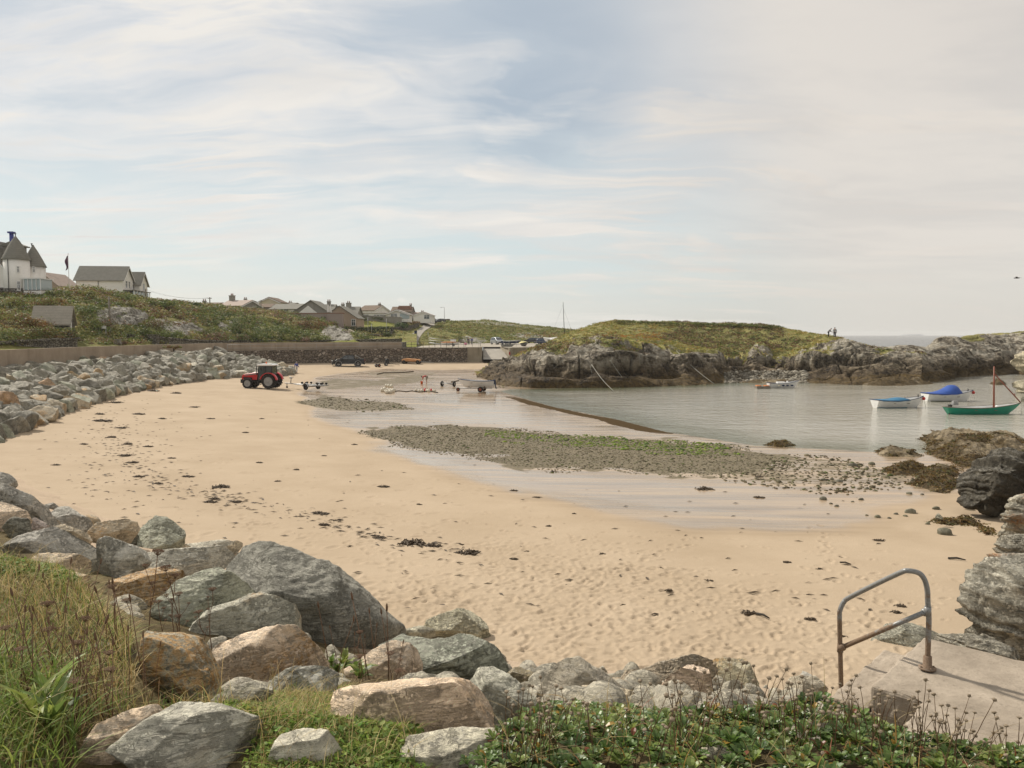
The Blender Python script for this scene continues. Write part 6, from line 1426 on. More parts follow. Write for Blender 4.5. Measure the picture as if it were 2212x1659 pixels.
for y, w_, h_ in ((584, .30, .85), (619, .38, 1.35)): window(th_, (X(57) - .25, -1.5 + .12, Zc(y) - .9 * 0), w_, h_, R(38))
window(th_, (x2 + .78, y2 - 1.36, Zc(581.5)), .32, .85, R(30))
MB().tube([(X(36), -1.8, -.6), (X(36), -1.8, Zc(562))], .05, 6).tube([(X(24.5), -.75, -.6), (X(24.5), -.75, Zc(585)), (X(27), -.7, Zc(580))], .05, 6).build('drainpipe', M['dark_metal'], th_)
gx0, gx1 = X(62), X(99)
cons = MB().box(((gx0 + gx1) / 2, .3, -.25), (gx1 - gx0, 3.0, Zc(628) * 1.0 + 1.0)).build('porch_base', M['white_wall'], th_)
MB().box(((gx0 + gx1) / 2, .3, (Zc(627) + Zc(604)) / 2), (gx1 - gx0 - .1, 2.9, Zc(604) - Zc(627))).build('porch_glazing', M['glass_pale'], th_)
fr = MB()
for k in range(5): fr.box((gx0 + .06 + (gx1 - gx0 - .12) * k / 4, -1.2, (Zc(627) + Zc(604)) / 2), (.09, .09, Zc(604) - Zc(627) + .1))
fr.box(((gx0 + gx1) / 2, .3, Zc(603)), (gx1 - gx0 + .25, 3.25, .14)); fr.build('porch_frame', M['white_paint'], th_)
hR = house('reddish roof behind the glazed porch of the turreted house', 140, 60, 124, 625, 616, 590, 'y', 7, 'cottage_render', 'roof_pink', cat='house', bb=False)
D2 = 182; s2 = D2 / FPX * .96; p = at(211.5, 640, D2); g2 = thing('gabled_house', 'large white house with two steep slate gables facing the sea', 'house', p, R(6)); q = lambda px: px * s2
gable(g2, (q(-46), 0, 0), q(100), 6.4, q(38), q(30), 'white_wall', 'slate', 'x', .45, base=-2)
gable(g2, (q(30), 6.6, 0), q(38), 5.2, q(32), q(28), 'white_wall', 'slate', 'x', .45, base=-2)
for zz in (q(24),):
 window(g2, (q(54) + .01, 2.2, zz + .4), 1.0, 1.6, R(90)); window(g2, (q(54) + .01, 4.0, zz + .4), .9, 1.6, R(90)); window(g2, (q(68) + .01, 9.2, zz + .3), 1.0, 1.6, R(90))
for k in range(3): window(g2, (q(54) + .01, 5.4 + k * .4, q(21)), .3, 1.2, R(90))
MB().box((q(54) + 1.2, 5.6, q(14)), (2.6, 11.0, .18)).build('veranda_roof', M['slate'], g2)
for k in range(6): MB().box((q(54) + 2.3, .4 + k * 2.05, q(5)), (.16, .16, q(17))).build('veranda_post', M['white_paint'], g2)
MB().box((q(54) + 2.0, 5.6, q(5)), (.1, 10, q(14))).build('veranda_glazing', M['glass_pale'], g2)
MB().tube([(q(2), -.12, -1), (q(2), -.12, q(37))], .06, 6).tube([(q(54) + .1, 6.5, 0), (q(54) + .1, 6.5, q(34))], .06, 6).build('drainpipe', M['dark_metal'], g2)
gable(g2, (q(-62), 1.5, -.3), q(18), 4.5, q(22), q(7), 'white_wall', 'slate', 'x', .2, base=-2)
p = at(110, 706, 90); s3 = 90 / FPX; ht = thing('hut', 'small stone hut with a big pale slate roof among the bushes', 'hut', p, R(21)); w3 = 68 * s3
gable(ht, (-w3 / 2, 0, 0), w3, 4.4, .35, 1.9, 'masonry', 'slate_light', 'x', .25, base=-1, bargeboard=False)
MB().box((w3 / 2 + .03, 1.4, .25), (.05, .8, 1.4)).build('door', M['white_paint'], ht)
house('low house with long dull roof on the skyline left of the dark pole', 195, 425, 470, 664, 658, 654, 'x', 6, 'pink_render', 'roof_brown', bb=False, chims=[(.15, .5, .8, .8)])
house('pale roofed cottage with twin pot chimney beside the dark pole', 190, 468, 528, 668, 661, 649, 'x', 7, 'grey_wall', 'roof_pink', rz=-22, chims=[(.12, .5, 1.4, 1.6)])
house('white upper storey with chimney behind the pale roofed cottage', 230, 507, 539, 662, 651, 649.5, 'x', 6, 'white_wall', 'slate', bb=False, chims=[(.5, .5, .8, .9)], wins=[(.3, .6, 1.1, .9), (.7, .6, 1.1, .9)])
house('cream gabled house standing highest on the left village skyline', 210, 559, 604, 664, 653, 643, 'y', 8, 'cream_wall', 'roof_brown')
house('long low brown roof in front of the cream gabled house', 200, 522, 584, 672, 664, 657, 'x', 6, 'grey_wall', 'roof_brown', bb=False)
house('white bungalow with timber braces and roof windows', 198, 580, 650, 676, 668, 657, 'x', 7, 'white_wall', 'slate', rz=-12, wins=[(.35, .45, 1.4, .9), (.55, .45, 1.2, .9), (.88, .45, 1.0, .9)])
house('dark flat topped roof behind the white bungalow', 225, 607, 635, 668, 657, 654.5, 'x', 6, 'grey_wall', 'slate', bb=False, chims=[(.5, .5, 1.0, .5)])
hg_, L_, hw_, hr_ = house('grey gabled house with a pale triangular gable beside two parasols', 182, 631, 712, 678, 676, 650, 'y', 9, 'grey_wall', 'slate', bb=False)
MB().prism([(-L_ * .31, hw_), (L_ * .18, hw_), (-L_ * .06, hw_ + hr_ * .6)], -.42, -.32, 'XZ').build('gable_panel', M['white_wall'], hg_)
house('long grey roof with chimney joining the pale gable', 188, 680, 718, 678, 671, 658, 'x', 7, 'grey_wall', 'slate', bb=False, chims=[(.62, .5, .8, 1.1)])
pw = at(616, 700, 176); t = thing('garden_wall', 'tall mottled pink rendered retaining wall with red coping', 'wall', (pw.x, pw.y, 0)); qx = at(741, 700, 172)
wall_strip([(0, 0), (qx.x - pw.x, qx.y - pw.y)], 6.0, [at(616, 678, 176).z, at(741, 677.5, 172).z], .5, 'wall', M['pink_render'], t)
wall_strip([(-.1, -.08), (qx.x - pw.x + .1, qx.y - pw.y - .08)], [at(616, 678, 176).z + .005, at(741, 677.5, 172).z + .005], [at(616, 677, 176).z + .08, at(741, 676.5, 172).z + .08], .66, 'coping', M['roof_red'], t)
for x, lb in ((758 - 3, 'left'), (763.5 - 3, 'right')):
 p = at(x - 46, 678, 178); t = thing('parasol', f'closed white parasol, {lb} one of the pair above the pink wall', 'parasol', p); MB().cyl((0, 0, -.6), (0, 0, 2.3), .035, n=6).build('pole', M['timber'], t)
 MB().lathe([(.30, .35), (.27, .5), (.16, 1.3), (.06, 2.1), (.02, 2.25)], n=10).build('canopy', M['cloth_white'], t)
hb_, L_, hw_, hr_ = house('tan rendered bungalow end with a white bay window', 186, 696, 771, 705, 687, 662, 'y', 9, 'cottage_render', 'slate', bb=False)
window(hb_, (L_ * .40, -.02, hw_ * .45), .9, 1.5, name='bay_window')
house('grey house with tall stacked chimneys behind the tan bungalow', 205, 735, 771, 690, 678, 663, 'x', 7, 'grey_wall', 'slate', chims=[(.35, .5, 1.3, 1.4), (.0, .5, .8, 1.0)], bb=False)
house('brown roofed house with white gable end above the long white bungalow', 235, 769, 812, 684, 671, 660, 'x', 8, 'white_wall', 'roof_brown', rz=-25, chims=[(.86, .5, .7, .7)])
hl, L_, hw_, hr_ = house('long low white bungalow with shallow white gable above the lawn', 222, 772, 872, 686, 676.5, 675.5, 'x', 8, 'white_wall', 'felt', wins=[(.17, .5, 2, .5), (.42, .5, 1.6, .4), (.54, .5, 1.6, .4)], bb=False)
gable(hl, (L_ * .12, -.8, 0), L_ * .48, 9, hw_ * .75, hw_ * .95, 'white_wall', 'felt', 'y', .5, wname='wing_wall', roofname='wing_roof')
window(hl, (L_ * .27, -.83, hw_ * .5), .9, .9); window(hl, (L_ * .33, -.83, hw_ * .5), .9, .9); MB().box((L_ * .53, -.84, hw_ * .3), (2.6, .06, 1.4)).build('patio_door', M['glass_pale'], hl)
hr2 = house('brown roof with a red dormer behind the long white bungalow', 245, 846, 888, 682, 673, 663, 'x', 8, 'grey_wall', 'roof_brown', bb=False, chims=[(.9, .5, .6, 1.0)])[0]
MB().prism([(-1.6, 1.5), (3.2, 1.5), (2.4, 3.1), (-1, 3.1)], 1.5, 3.6, 'XZ').build('dormer', M['roof_red'], hr2)
house('white bungalow with low hipped roof beside the lane', 240, 893, 933, 689, 681, 674, 'y', 9, 'white_wall', 'roof_pink', wins=[(.72, .5, 1.6, 1.2)], chims=[(.4, .5, .7, .6)])
house('small pinkish roofed house left of the lane bungalow', 248, 880, 902, 687, 680, 675, 'x', 7, 'white_wall', 'roof_pink', bb=False)
stone_wall([(768, 681.5, 212), (868, 686, 214)], 'grey garden wall below the long white bungalow', mat='grey_wall', depth=2)
stone_wall([(847, 709, 196), (880, 706, 206), (906, 699, 232)], 'curving stone wall between the green bush and the lane', depth=1.4)
stone_wall([(905, 692, 262), (940, 690.5, 266), (972, 690, 270)], 'dark stone wall at the top of the lane behind the lamp', depth=2)
stone_wall([(785, 722, 166), (820, 724, 164), (843, 722, 168), (850, 709, 190)], 'broken stone wall below the dark hedge', depth=1.4)
t = thing('step_wall', 'sloping concrete stair wall descending right of the rocky knoll', 'wall'); a, b_, c = at(752, 711, 162), at(770, 719, 158), at(790, 726, 153)
wall_strip([(a.x, a.y), (b_.x, b_.y), (c.x, c.y)], 4.5, [a.z, b_.z, c.z], .35, 'wall', M['concrete_grey'], t)
for x, lb in ((931, 'left'), (937.5, 'right')):
 p = at(x, 698, 258); t = thing('gate_pillar', f'dark stone gatepost, {lb} one beside the car at the top of the lane', 'gate pillar', p); MB().box((0, 0, .7), (.75, .75, 1.6)).build('shaft', M['masonry'], t); MB().box((0, 0, 1.55), (.9, .9, .14)).build('cap', M['masonry'], t)
p = at(949, 746, 168); t = thing('access_ramp', 'pale metal ramp with handrails behind the dark railing', 'ramp', p, R(-8))
for y in (-.5, .5):
 for z in (.25, .75, 1.2): MB().tube([(-2.2, y, z + .35), (2.2, y, z - .1)], .04, 6).build('handrail', M['galv'], t)
MB().box((0, 0, .25), (4.4, 1.0, .08), ry=R(6)).build('deck', M['galv'], t)
p = at(1030, 744, 150); t = thing('railing', 'short wire mesh barrier at the top of the slipway', 'railing', p)
for x in (-1.4, 0, 1.4): MB().cyl((x, 0, 0), (x, 0, 1.3), .03, n=6).build('post', M['galv'], t)
for k in range(5): MB().box((0, 0, .2 + k * .27), (2.9, .025, .03)).build('rail', M['galv'], t)
# ------------------------------------------------------------------ concrete landing, steps and handrail in the foreground
Ld = thing('concrete_landing', 'sandy concrete landing with a step down to the beach', 'steps', (0, 0, 0))
u_ = Vector((.735, -.678, 0)); v_ = Vector((.678, .735, 0)); c0 = Vector((3.52, 7.62, 3.06))     # u along the landing, v across
def slab(poly, zt, zb, name):
 n = len(poly); V = [c0 + u_ * a + v_ * b + Vector((0, 0, z - 3.06)) for z in (zb, zt) for a, b in poly]
 o = MB().add(V, [tuple(range(n))[::-1], tuple(range(n, 2 * n))] + [(k, (k + 1) % n, n + (k + 1) % n, n + k) for k in range(n)]).build(name, M['landing'], Ld, bevel=.03)
 s_ = o.modifiers.new('s', 'SUBSURF'); s_.subdivision_type = 'SIMPLE'; s_.levels = 4; s_.render_levels = 5
 tx = bpy.data.textures.get('wear') or bpy.data.textures.new('wear', 'CLOUDS'); tx.noise_scale = .16
 dm = o.modifiers.new('d', 'DISPLACE'); dm.texture = tx; dm.strength = .04; dm.mid_level = .5
slab([(0, 0), (.47, .0), (.52, -2.2), (7, -2.2), (7, 1.74), (0, 1.74)], 3.06, 1.6, 'landing')
slab([(-.38, -.05), (-.004, -.05), (-.004, 1.6), (-.38, 1.6)], 2.85, 1.4, 'step')
ra = at_z(2003, 1444, 3.075); rb = at(1817, 1503, 8.75)
hr_ = thing('handrail', 'bent grey steel handrail with rusty posts beside the landing', 'handrail', ra)
b0 = rb - ra; ta = Vector((0, 0, at(1960, 1231, ra.y).z - ra.z)); pA = [Vector((0, 0, 0)), Vector((0, 0, .78))]
top = at(1962, 1233, ra.y - .02) - ra; lowt = at(1833, 1292, rb.y - .04) - ra
pts = [Vector((0, 0, 0)), Vector((0, 0, .5)), at(2004, 1300, ra.y) - ra, at(2003, 1275, ra.y) - ra, at(1997, 1252, ra.y) - ra, at(1985, 1238, ra.y) - ra, top, at(1945, 1237, ra.y + .05) - ra, at(1890, 1263, (ra.y + rb.y) / 2) - ra, lowt, at(1822, 1302, rb.y) - ra, at(1815, 1318, rb.y) - ra, at(1813.5, 1340, rb.y) - ra, b0, b0 + Vector((0, 0, -.35))]
sm = [pts[0]]
for i in range(len(pts) - 1):
 for k in range(1, 7):
  p0, p1, p2, p3 = pts[max(i - 1, 0)], pts[i], pts[i + 1], pts[min(i + 2, len(pts) - 1)]; t = k / 6
  sm.append(.5 * ((2 * p1) + (p2 - p0) * t + (2 * p0 - 5 * p1 + 4 * p2 - p3) * t * t + (3 * p1 - p0 - 3 * p2 + p3) * t ** 3))
MB().tube(sm, .0265, 14).build('rail', M['rail'], hr_)
m0 = at(1996, 1323, ra.y) - ra; m1 = at(1818, 1399, rb.y) - ra
MB().cyl(m0, m1, .0255, n=14).build('middle_rail', M['rail'], hr_)
for q, dz in ((at(2004, 1320, ra.y) - ra, 0), (at(1815, 1400, rb.y) - ra, 0)):
 MB().cyl(q - Vector((0, 0, .045)), q + Vector((0, 0, .045)), .034, n=14).sphere(q + (m1 - m0).normalized() * (.035 if q.x > -.3 else -.035), .042, 12, 8).build('clamp', M['rail'], hr_)
MB().lathe([(.085, 0), (.085, .012), (.045, .016), (.041, .13), (.030, .135)], n=20).build('base_flange', M['rail'], hr_)
for a in range(4): MB().cyl((.066 * math.cos(a * 1.571), .066 * math.sin(a * 1.571), .01), (.066 * math.cos(a * 1.571), .066 * math.sin(a * 1.571), .026), .009, n=6).build('bolt', M['rail'], hr_)
# ------------------------------------------------------------------ vehicles
def wheel(par, c, r, w_, name='wheel', rim='rim_grey', side=1, tmat='rubber', hub=.58):
 """axle along y; side = +1 when the outer face looks along +y"""
 t = MB().lathe([(r * hub, -w_ / 2), (r * .9, -w_ / 2), (r, -w_ * .32), (r, w_ * .32), (r * .9, w_ / 2), (r * hub, w_ / 2), (r * hub, -w_ / 2)], axis='Y', n=22).build(name, M[tmat], par, loc=c)
 q = w_ / 2 * side
 MB().lathe([(r * hub, q * .9), (r * hub * .95, q * .75), (r * .30, q * .55), (r * .16, q * .8), (.001, q * .8)], axis='Y', n=18).build('rim', M[rim], t)
 return t
def car(label, p, rz, L, W_, prof, belt, paint, side, front, rear, wheels, r=.33, group=None, name='parked_car', cat='car', inset=.2):
 t = thing(name, label, cat, p, rz, group); zt = max(z for x, z in prof)
 hwf = lambda z: W_ / 2 * (1 - inset * max(0, (z - belt)) / (zt - belt))
 b = MB(); n = len(prof); V = []
 ks = (-1, -.95, -.6, 0, .6, .95, 1)
 for k in ks:
  e = .97 if abs(k) == 1 else 1.0
  for x, z in prof: V.append((x * e, hwf(z) * k, .25 + (z - .25) * (e if z > belt else 1) + (.02 * (1 - k * k) if z > belt else 0)))
 m = len(ks); F = [(i * n + j, i * n + (j + 1) % n, (i + 1) * n + (j + 1) % n, (i + 1) * n + j) for i in range(m - 1) for j in range(n)]
 b.add(V, F, True); b.add(V, [tuple(range(n)), tuple(range((m - 1) * n, m * n))[::-1]])
 b.build('body', M[paint], t)
 for s_ in (-1, 1):
  for poly in side:
   o = [(x, s_ * (hwf(z) + .012), z) for x, z in poly]; i_ = [(x, s_ * (hwf(z) - .03), z) for x, z in poly]; k = len(poly)
   MB().add(o + i_, [tuple(range(k)), tuple(range(k, 2 * k))[::-1]] + [(q, k + q, k + (q + 1) % k, (q + 1) % k) for q in range(k)]).build('side_window', M['glass'], t)
 for (x0, z0), (x1, z1), nm in (front + ('windscreen',), rear + ('rear_window',)):
  d = Vector((z1 - z0, 0, -(x1 - x0))).normalized() * (.02 if nm == 'windscreen' else -.02)
  if (nm == 'windscreen') != (d.x > 0): d = -d
  MB().add([(x0 + d.x, -hwf(z0) * .9, z0 + d.z), (x0 + d.x, hwf(z0) * .9, z0 + d.z), (x1 + d.x, hwf(z1) * .9, z1 + d.z), (x1 + d.x, -hwf(z1) * .9, z1 + d.z)] , [(0, 1, 2, 3)]).build(nm, M['glass'], t)
 for x in wheels:
  for s_ in (-1, 1):
   wheel(t, (x, s_ * (W_ / 2 - .10), r), r, .22, side=s_)
   MB().lathe([(r * 1.22, 0), (r * 1.22, .02), (.01, .02)], axis='Y', n=20).build('wheel_arch', M['black_paint'], t, loc=(x, s_ * (W_ / 2 - .012) - (.01 if s_ > 0 else .01), r + .02))
 xf, xr = max(x for x, z in prof), min(x for x, z in prof)
 for s_ in (-1, 1):
  MB().box((xf - .10, s_ * W_ * .36, belt - .18), (.22, .34, .16), rz=-s_ * .3).build('headlight', M['lamp_clear'], t)
  MB().box((xr + .05, s_ * W_ * .41, belt - .12), (.12, .2, .3)).build('tail_light', M['lamp_red'], t)
  MB().box((front[0][0] - .35, s_ * (W_ / 2 + .09), belt + .08), (.12, .2, .13)).build('mirror', M[paint], t)
 MB().box((xf - .01, 0, .52), (.06, W_ * .5, .22)).build('grille', M['black_paint'], t); MB().box((xf + .01, 0, .36), (.05, .52, .11)).build('number_plate', M['plate'], t)
 MB().box((xr + .0, 0, .62), (.05, .52, .11)).build('number_plate', M['plate'], t)
 MB().box((xf - .06, 0, .36), (.2, W_ * .94, .2)).build('bumper', M['black_paint'], t); MB().box((xr + .06, 0, .38), (.2, W_ * .94, .2)).build('bumper', M['black_paint'], t)
 return t
EST = [(-2.15, .3), (2.15, .3), (2.2, .55), (2.12, .78), (1.15, .95), (.45, 1.42), (-.2, 1.5), (-1.5, 1.46), (-2.0, 1.1), (-2.2, .9), (-2.22, .5)]
ESW = [[(.9, .98), (.38, 1.36), (-.15, 1.42), (-.15, .98)], [(-.22, .98), (-.22, 1.42), (-.95, 1.42), (-.95, .98)], [(-1.02, .98), (-1.02, 1.41), (-1.42, 1.38), (-1.75, 1.02)]]
MPV = [(-1.9, .3), (1.95, .3), (2.02, .6), (1.9, .85), (1.2, 1.05), (.45, 1.62), (-.3, 1.7), (-1.45, 1.66), (-1.9, 1.2), (-2.0, .9), (-2.0, .5)]
MPW = [[(1.0, 1.08), (.42, 1.54), (-.05, 1.6), (-.05, 1.06)], [(-.12, 1.06), (-.12, 1.6), (-.9, 1.6), (-.9, 1.06)], [(-.97, 1.06), (-.97, 1.6), (-1.4, 1.56), (-1.7, 1.15)]]
def yp_(x, y): return at_z(x, y, 4.21)
G_ = 'cars parked in the yard'
car('silver people carrier facing the camera beside the slipway top', yp_(1074, 744), R(-62), 4.0, 1.75, MPV, .95, 'silver_paint', MPW, ((1.2, 1.05), (.45, 1.62)), ((-1.9, 1.2), (-1.5, 1.64)), (-1.2, 1.25), group=G_)
car('black estate car seen from behind next to the blue one', yp_(1149, 741.5), R(152), 4.3, 1.75, EST, .92, 'car_black', ESW, ((1.15, .95), (.45, 1.42)), ((-2.0, 1.1), (-1.52, 1.45)), (-1.3, 1.35), group=G_)
car('dark blue estate car side on near the tall mast', yp_(1178, 743.5), R(-12), 4.4, 1.75, EST, .92, 'car_blue', ESW, ((1.15, .95), (.45, 1.42)), ((-2.0, 1.1), (-1.52, 1.45)), (-1.3, 1.35), group=G_)
car('white car half hidden behind the pale covered boat', yp_(1209, 742), R(-20), 4.2, 1.75, EST, .92, 'car_white', ESW, ((1.15, .95), (.45, 1.42)), ((-2.0, 1.1), (-1.52, 1.45)), (-1.3, 1.35), group=G_)
hp = vill_s.hit(949, 700) or at(949, 700, 250)
car('dark car parked at the top of the lane by the lamp', hp + Vector((0, 0, .05)), R(-150), 4.2, 1.75, MPV, .95, 'car_black', MPW, ((1.2, 1.05), (.45, 1.62)), ((-1.9, 1.2), (-1.5, 1.64)), (-1.2, 1.25))
PK = [(-2.5, .42), (2.4, .42), (2.5, .7), (2.42, .98), (1.25, 1.13), (.55, 1.7), (-.1, 1.78), (-.85, 1.74), (-1.05, 1.2), (-2.5, 1.16), (-2.55, .7)]
PKW = [[(1.1, 1.15), (.52, 1.6), (.1, 1.66), (.1, 1.13)], [(.02, 1.13), (.02, 1.66), (-.72, 1.64), (-.86, 1.13)]]
pk = car('black pickup truck with open bed parked below the sea wall', sand_hit(752, 791), R(196), 5.0, 1.8, PK, 1.08, 'car_black', PKW, ((1.25, 1.13), (.55, 1.7)), ((-1.0, 1.24), (-.87, 1.7)), (-1.5, 1.55), .39, name='pickup_truck', cat='pickup truck')
b = MB()
for s_ in (-1, 1): b.tube([(-1.15, s_ * .78, 1.15), (-1.2, s_ * .72, 1.68), (-1.9, s_ * .78, 1.3), (-2.0, s_ * .8, 1.16)], .035, 6)
b.tube([(-1.2, -.72, 1.68), (-1.2, .72, 1.68)], .035, 6); b.build('roll_bar', M['galv'], pk); MB().box((-1.78, 0, 1.172), (1.35, 1.5, .02)).build('bed', M['dark_metal'], pk)
for s_ in (-1, 1): MB().box((.1, s_ * .92, .42), (2.0, .14, .06)).build('side_step', M['galv'], pk)
for s_ in (-1, 1):
 for x in (-1.5, 1.55): MB().lathe([(.50, -.05), (.52, .05), (.44, .05), (.43, -.05), (.50, -.05)], axis='Y', n=20).build('wheel_flare', M['rim_grey'], pk, loc=(x, s_ * .88, .41))
TP = sand_hit(566, 839); tr_ = thing('tractor', 'red farm tractor with silver striped bonnet parked on the sand', 'tractor', TP, R(174))
def lug(par, c, r, w_, n, side, rim='rim_grey'):
 b = MB().lathe([(r * .60, -w_ / 2), (r * .86, -w_ / 2), (r * .94, -w_ * .36), (r * .94, w_ * .36), (r * .86, w_ / 2), (r * .60, w_ / 2), (r * .60, -w_ / 2)], axis='Y', n=28)
 for k in range(n):
  for s_ in (-1, 1):
   a = 2 * math.pi * (k + (.5 if s_ > 0 else 0)) / n; Mx = Matrix.Rotation(-a, 3, 'Y');
   V = [Mx @ Vector((x + (s_ * y) * .25, y * s_, z)) for z in (r * .90, r) for x, y in ((-.035, .0), (.035, .0), (.035 - .05, w_ * .5), (-.035 - .05, w_ * .5))]
   b.add(V, [(3, 2, 1, 0), (4, 5, 6, 7), (0, 1, 5, 4), (1, 2, 6, 5), (2, 3, 7, 6), (3, 0, 4, 7)])
 t = b.build('wheel', M['rubber'], par, loc=c); q = w_ / 2 * side
 MB().lathe([(r * .60, q * .95), (r * .56, q * .6), (r * .30, q * .25), (r * .17, q * .3), (r * .15, q * .7), (.001, q * .7)], axis='Y', n=22).build('rim', M[rim], t)
for s_ in (-1, 1):
 lug(tr_, (-1.15, s_ * .82, .82), .82, .46, 18, s_); lug(tr_, (1.25, s_ * .80, .60), .60, .36, 15, s_)
 fe = MB(); V = []
 for a in np.linspace(R(15), R(170), 14):
  for y in (s_ * .55, s_ * 1.1): V.append((-1.15 + .95 * math.cos(a), y, .82 + .95 * math.sin(a)))
  for y in (s_ * 1.1, s_ * .55): V.append((-1.15 + .89 * math.cos(a), y, .82 + .89 * math.sin(a)))
 F = [(i * 4 + k, i * 4 + (k + 1) % 4, i * 4 + 4 + (k + 1) % 4, i * 4 + 4 + k) for i in range(13) for k in range(4)]
 fe.add(V, F, True); fe.build('mudguard', M['red_paint'], tr_)
 MB().box((.15, s_ * .62, .45), (.5, .3, .05)).box((.15, s_ * .62, .75), (.45, .3, .05)).build('step', M['dark_metal'], tr_)
 MB().box((-.35, s_ * 1.0, 2.15), (.08, .2, .3)).build('mirror', M['black_paint'], tr_)
hood = MB(); HPF = [(.25, .95), (1.95, .95), (2.12, 1.1), (2.08, 1.42), (1.9, 1.56), (.25, 1.82)]
V = []
for k, e in ((-1, .93), (-.85, 1), (0, 1.015), (.85, 1), (1, .93)):
 for x, z in HPF: V.append((x, k * (.42 if x > 1 else .46), 1.2 + (z - 1.2) * e))
hood.add(V, [(i * 6 + j, i * 6 + (j + 1) % 6, i * 6 + 6 + (j + 1) % 6, i * 6 + 6 + j) for i in range(4) for j in range(6)] + [tuple(range(6)), tuple(range(24, 30))[::-1]], False); hood.build('bonnet', M['red_paint'], tr_, bevel=.02)
for s_ in (-1, 1):
 MB().prism([(.35, 1.58), (1.75, 1.42), (1.75, 1.50), (.35, 1.70)], s_ * .462, s_ * .475, 'XZ').build('silver_stripe', M['rim_grey'], tr_)
 MB().prism([(.9, 1.02), (1.9, 1.02), (1.9, 1.28), (.9, 1.22)], s_ * .455, s_ * .468, 'XZ').build('side_grille', M['black_paint'], tr_)
 MB().box((2.09, s_ * .2, 1.38), (.05, .22, .12)).build('headlight', M['lamp_clear'], tr_)
MB().box((2.1, 0, 1.2), (.06, .6, .42)).build('grille', M['black_paint'], tr_)
MB().box((.6, 0, .78), (2.4, .5, .42)).box((1.25, 0, .6), (.3, 1.5, .22)).box((-1.0, 0, .85), (1.1, .7, .6)).box((-1.15, 0, .82), (.24, 1.5, .24)).build('chassis', M['dark_metal'], tr_)
MB().box((2.15, 0, .8), (.35, .5, .4)).build('front_weight', M['dark_metal'], tr_)
cabf = MB()
for x0, z0, x1, z1 in ((.22, .95, .02, 2.5), (-.75, 1.1, -.72, 2.5), (-1.45, 1.65, -1.4, 2.5)):
 for s_ in (-1, 1): cabf.tube([(x0, s_ * .68, z0), (x1, s_ * .66, z1)], .05, 6)
for z, xs_ in ((2.5, (.02, -1.4)),):
 for s_ in (-1, 1): cabf.tube([(xs_[0], s_ * .66, z), (xs_[1], s_ * .66, z)], .045, 6)
cabf.box((-.6, 0, 1.05), (1.6, 1.3, .25)); cabf.build('cab_frame', M['black_paint'], tr_)
for s_ in (-1, 1):
 MB().prism([(.17, 1.05), (.0, 2.46), (-.70, 2.46), (-.72, 1.1)], s_ * .655, s_ * .67, 'XZ').build('door', M['glass_pale' if 0 else 'glass'], tr_)
 MB().prism([(-.78, 1.55), (-.75, 2.46), (-1.37, 2.46), (-1.41, 1.72)], s_ * .655, s_ * .67, 'XZ').build('side_window', M['glass'], tr_)
MB().add([(.2, -.62, 1.6), (.2, .62, 1.6), (.05, .62, 2.46), (.05, -.62, 2.46)], [(0, 1, 2, 3)]).build('windscreen', M['glass'], tr_); MB().add([(-1.45, -.62, 1.7), (-1.45, .62, 1.7), (-1.41, .62, 2.46), (-1.41, -.62, 2.46)], [(0, 1, 2, 3)]).build('rear_window', M['glass'], tr_)
MB().box((-.65, 0, 1.45), (.55, .5, .2)).box((-.9, 0, 1.75), (.14, .48, .55)).build('seat', M['black_paint'], tr_)
st_ = MB().tube([(-.05, 0, 1.4), (-.18, 0, 1.75)], .03, 6); st_.lathe([(.2, -.015), (.21, 0), (.2, .015), (.18, 0), (.2, -.015)], (-.19, 0, 1.78), n=16); st_.build('steering_wheel', M['black_paint'], tr_)
MB().prism([(.22, 2.5), (.27, 2.58), (.1, 2.7), (-1.45, 2.7), (-1.62, 2.6), (-1.6, 2.5)], -.78, .78, 'XZ').build('roof', M['hull_white'], tr_, bevel=.04)
MB().lathe([(.08, 2.7), (.08, 2.82), (.06, 2.9), (.001, 2.92)], (-.35, -.45, 0), n=12).build('beacon', M['orange_lens'], tr_)
MB().cyl((.35, .55, 1.5), (.35, .55, 2.55), .05, n=8).build('exhaust', M['dark_metal'], tr_)
hi = MB(); hi.tube([(-1.6, 0, .7), (-2.1, 0, .5)], .06, 6)
for s_ in (-1, 1): hi.tube([(-1.6, s_ * .4, .7), (-2.15, s_ * .45, .55)], .05, 6); hi.tube([(-1.7, s_ * .4, 1.2), (-1.95, s_ * .43, .6)], .035, 6)
hi.build('hitch', M['dark_metal'], tr_)
# ------------------------------------------------------------------ trailers and trolleys
def small_wheel(par, c, r, w_, rim='galv'):
 for_ = wheel(par, c, r, w_, rim=rim, side=1, hub=.45); return for_
ta_, tb_ = sand_hit(617, 838), sand_hit(713, 848)
dv = (tb_ - ta_); bt = thing('boat_trailer', 'empty galvanised boat trailer hitched behind the red tractor', 'trailer', ta_, math.atan2(dv.y, dv.x)); TL = min(dv.length, 6.6); k = TL / 6.0
f = MB(); f.tube([(-.1, 0, .55), (1.6 * k, 0, .52), (5.9 * k, 0, .5)], .055, 6)
for s_ in (-1, 1): f.tube([(1.3 * k, s_ * .05, .52), (2.4 * k, s_ * .62, .52), (4.8 * k, s_ * .66, .52), (5.9 * k, s_ * .60, .5)], .05, 6)
for x in (2.6, 3.6, 4.9, 5.85): f.tube([(x * k, -.66, .5), (x * k, .66, .5)], .045, 6)
f.build('frame', M['galv'], bt)
MB().tube([(.9, 0, .5), (1.0, 0, 1.15), (.85, 0, 1.3)], .05, 6).tube([(.7, 0, 1.25), (1.15, 0, 1.15)], .06, 8).tube([(1.0, -.2, 1.1), (1.0, .35, 1.25)], .03, 6).build('winch_post', M['galv'], bt)
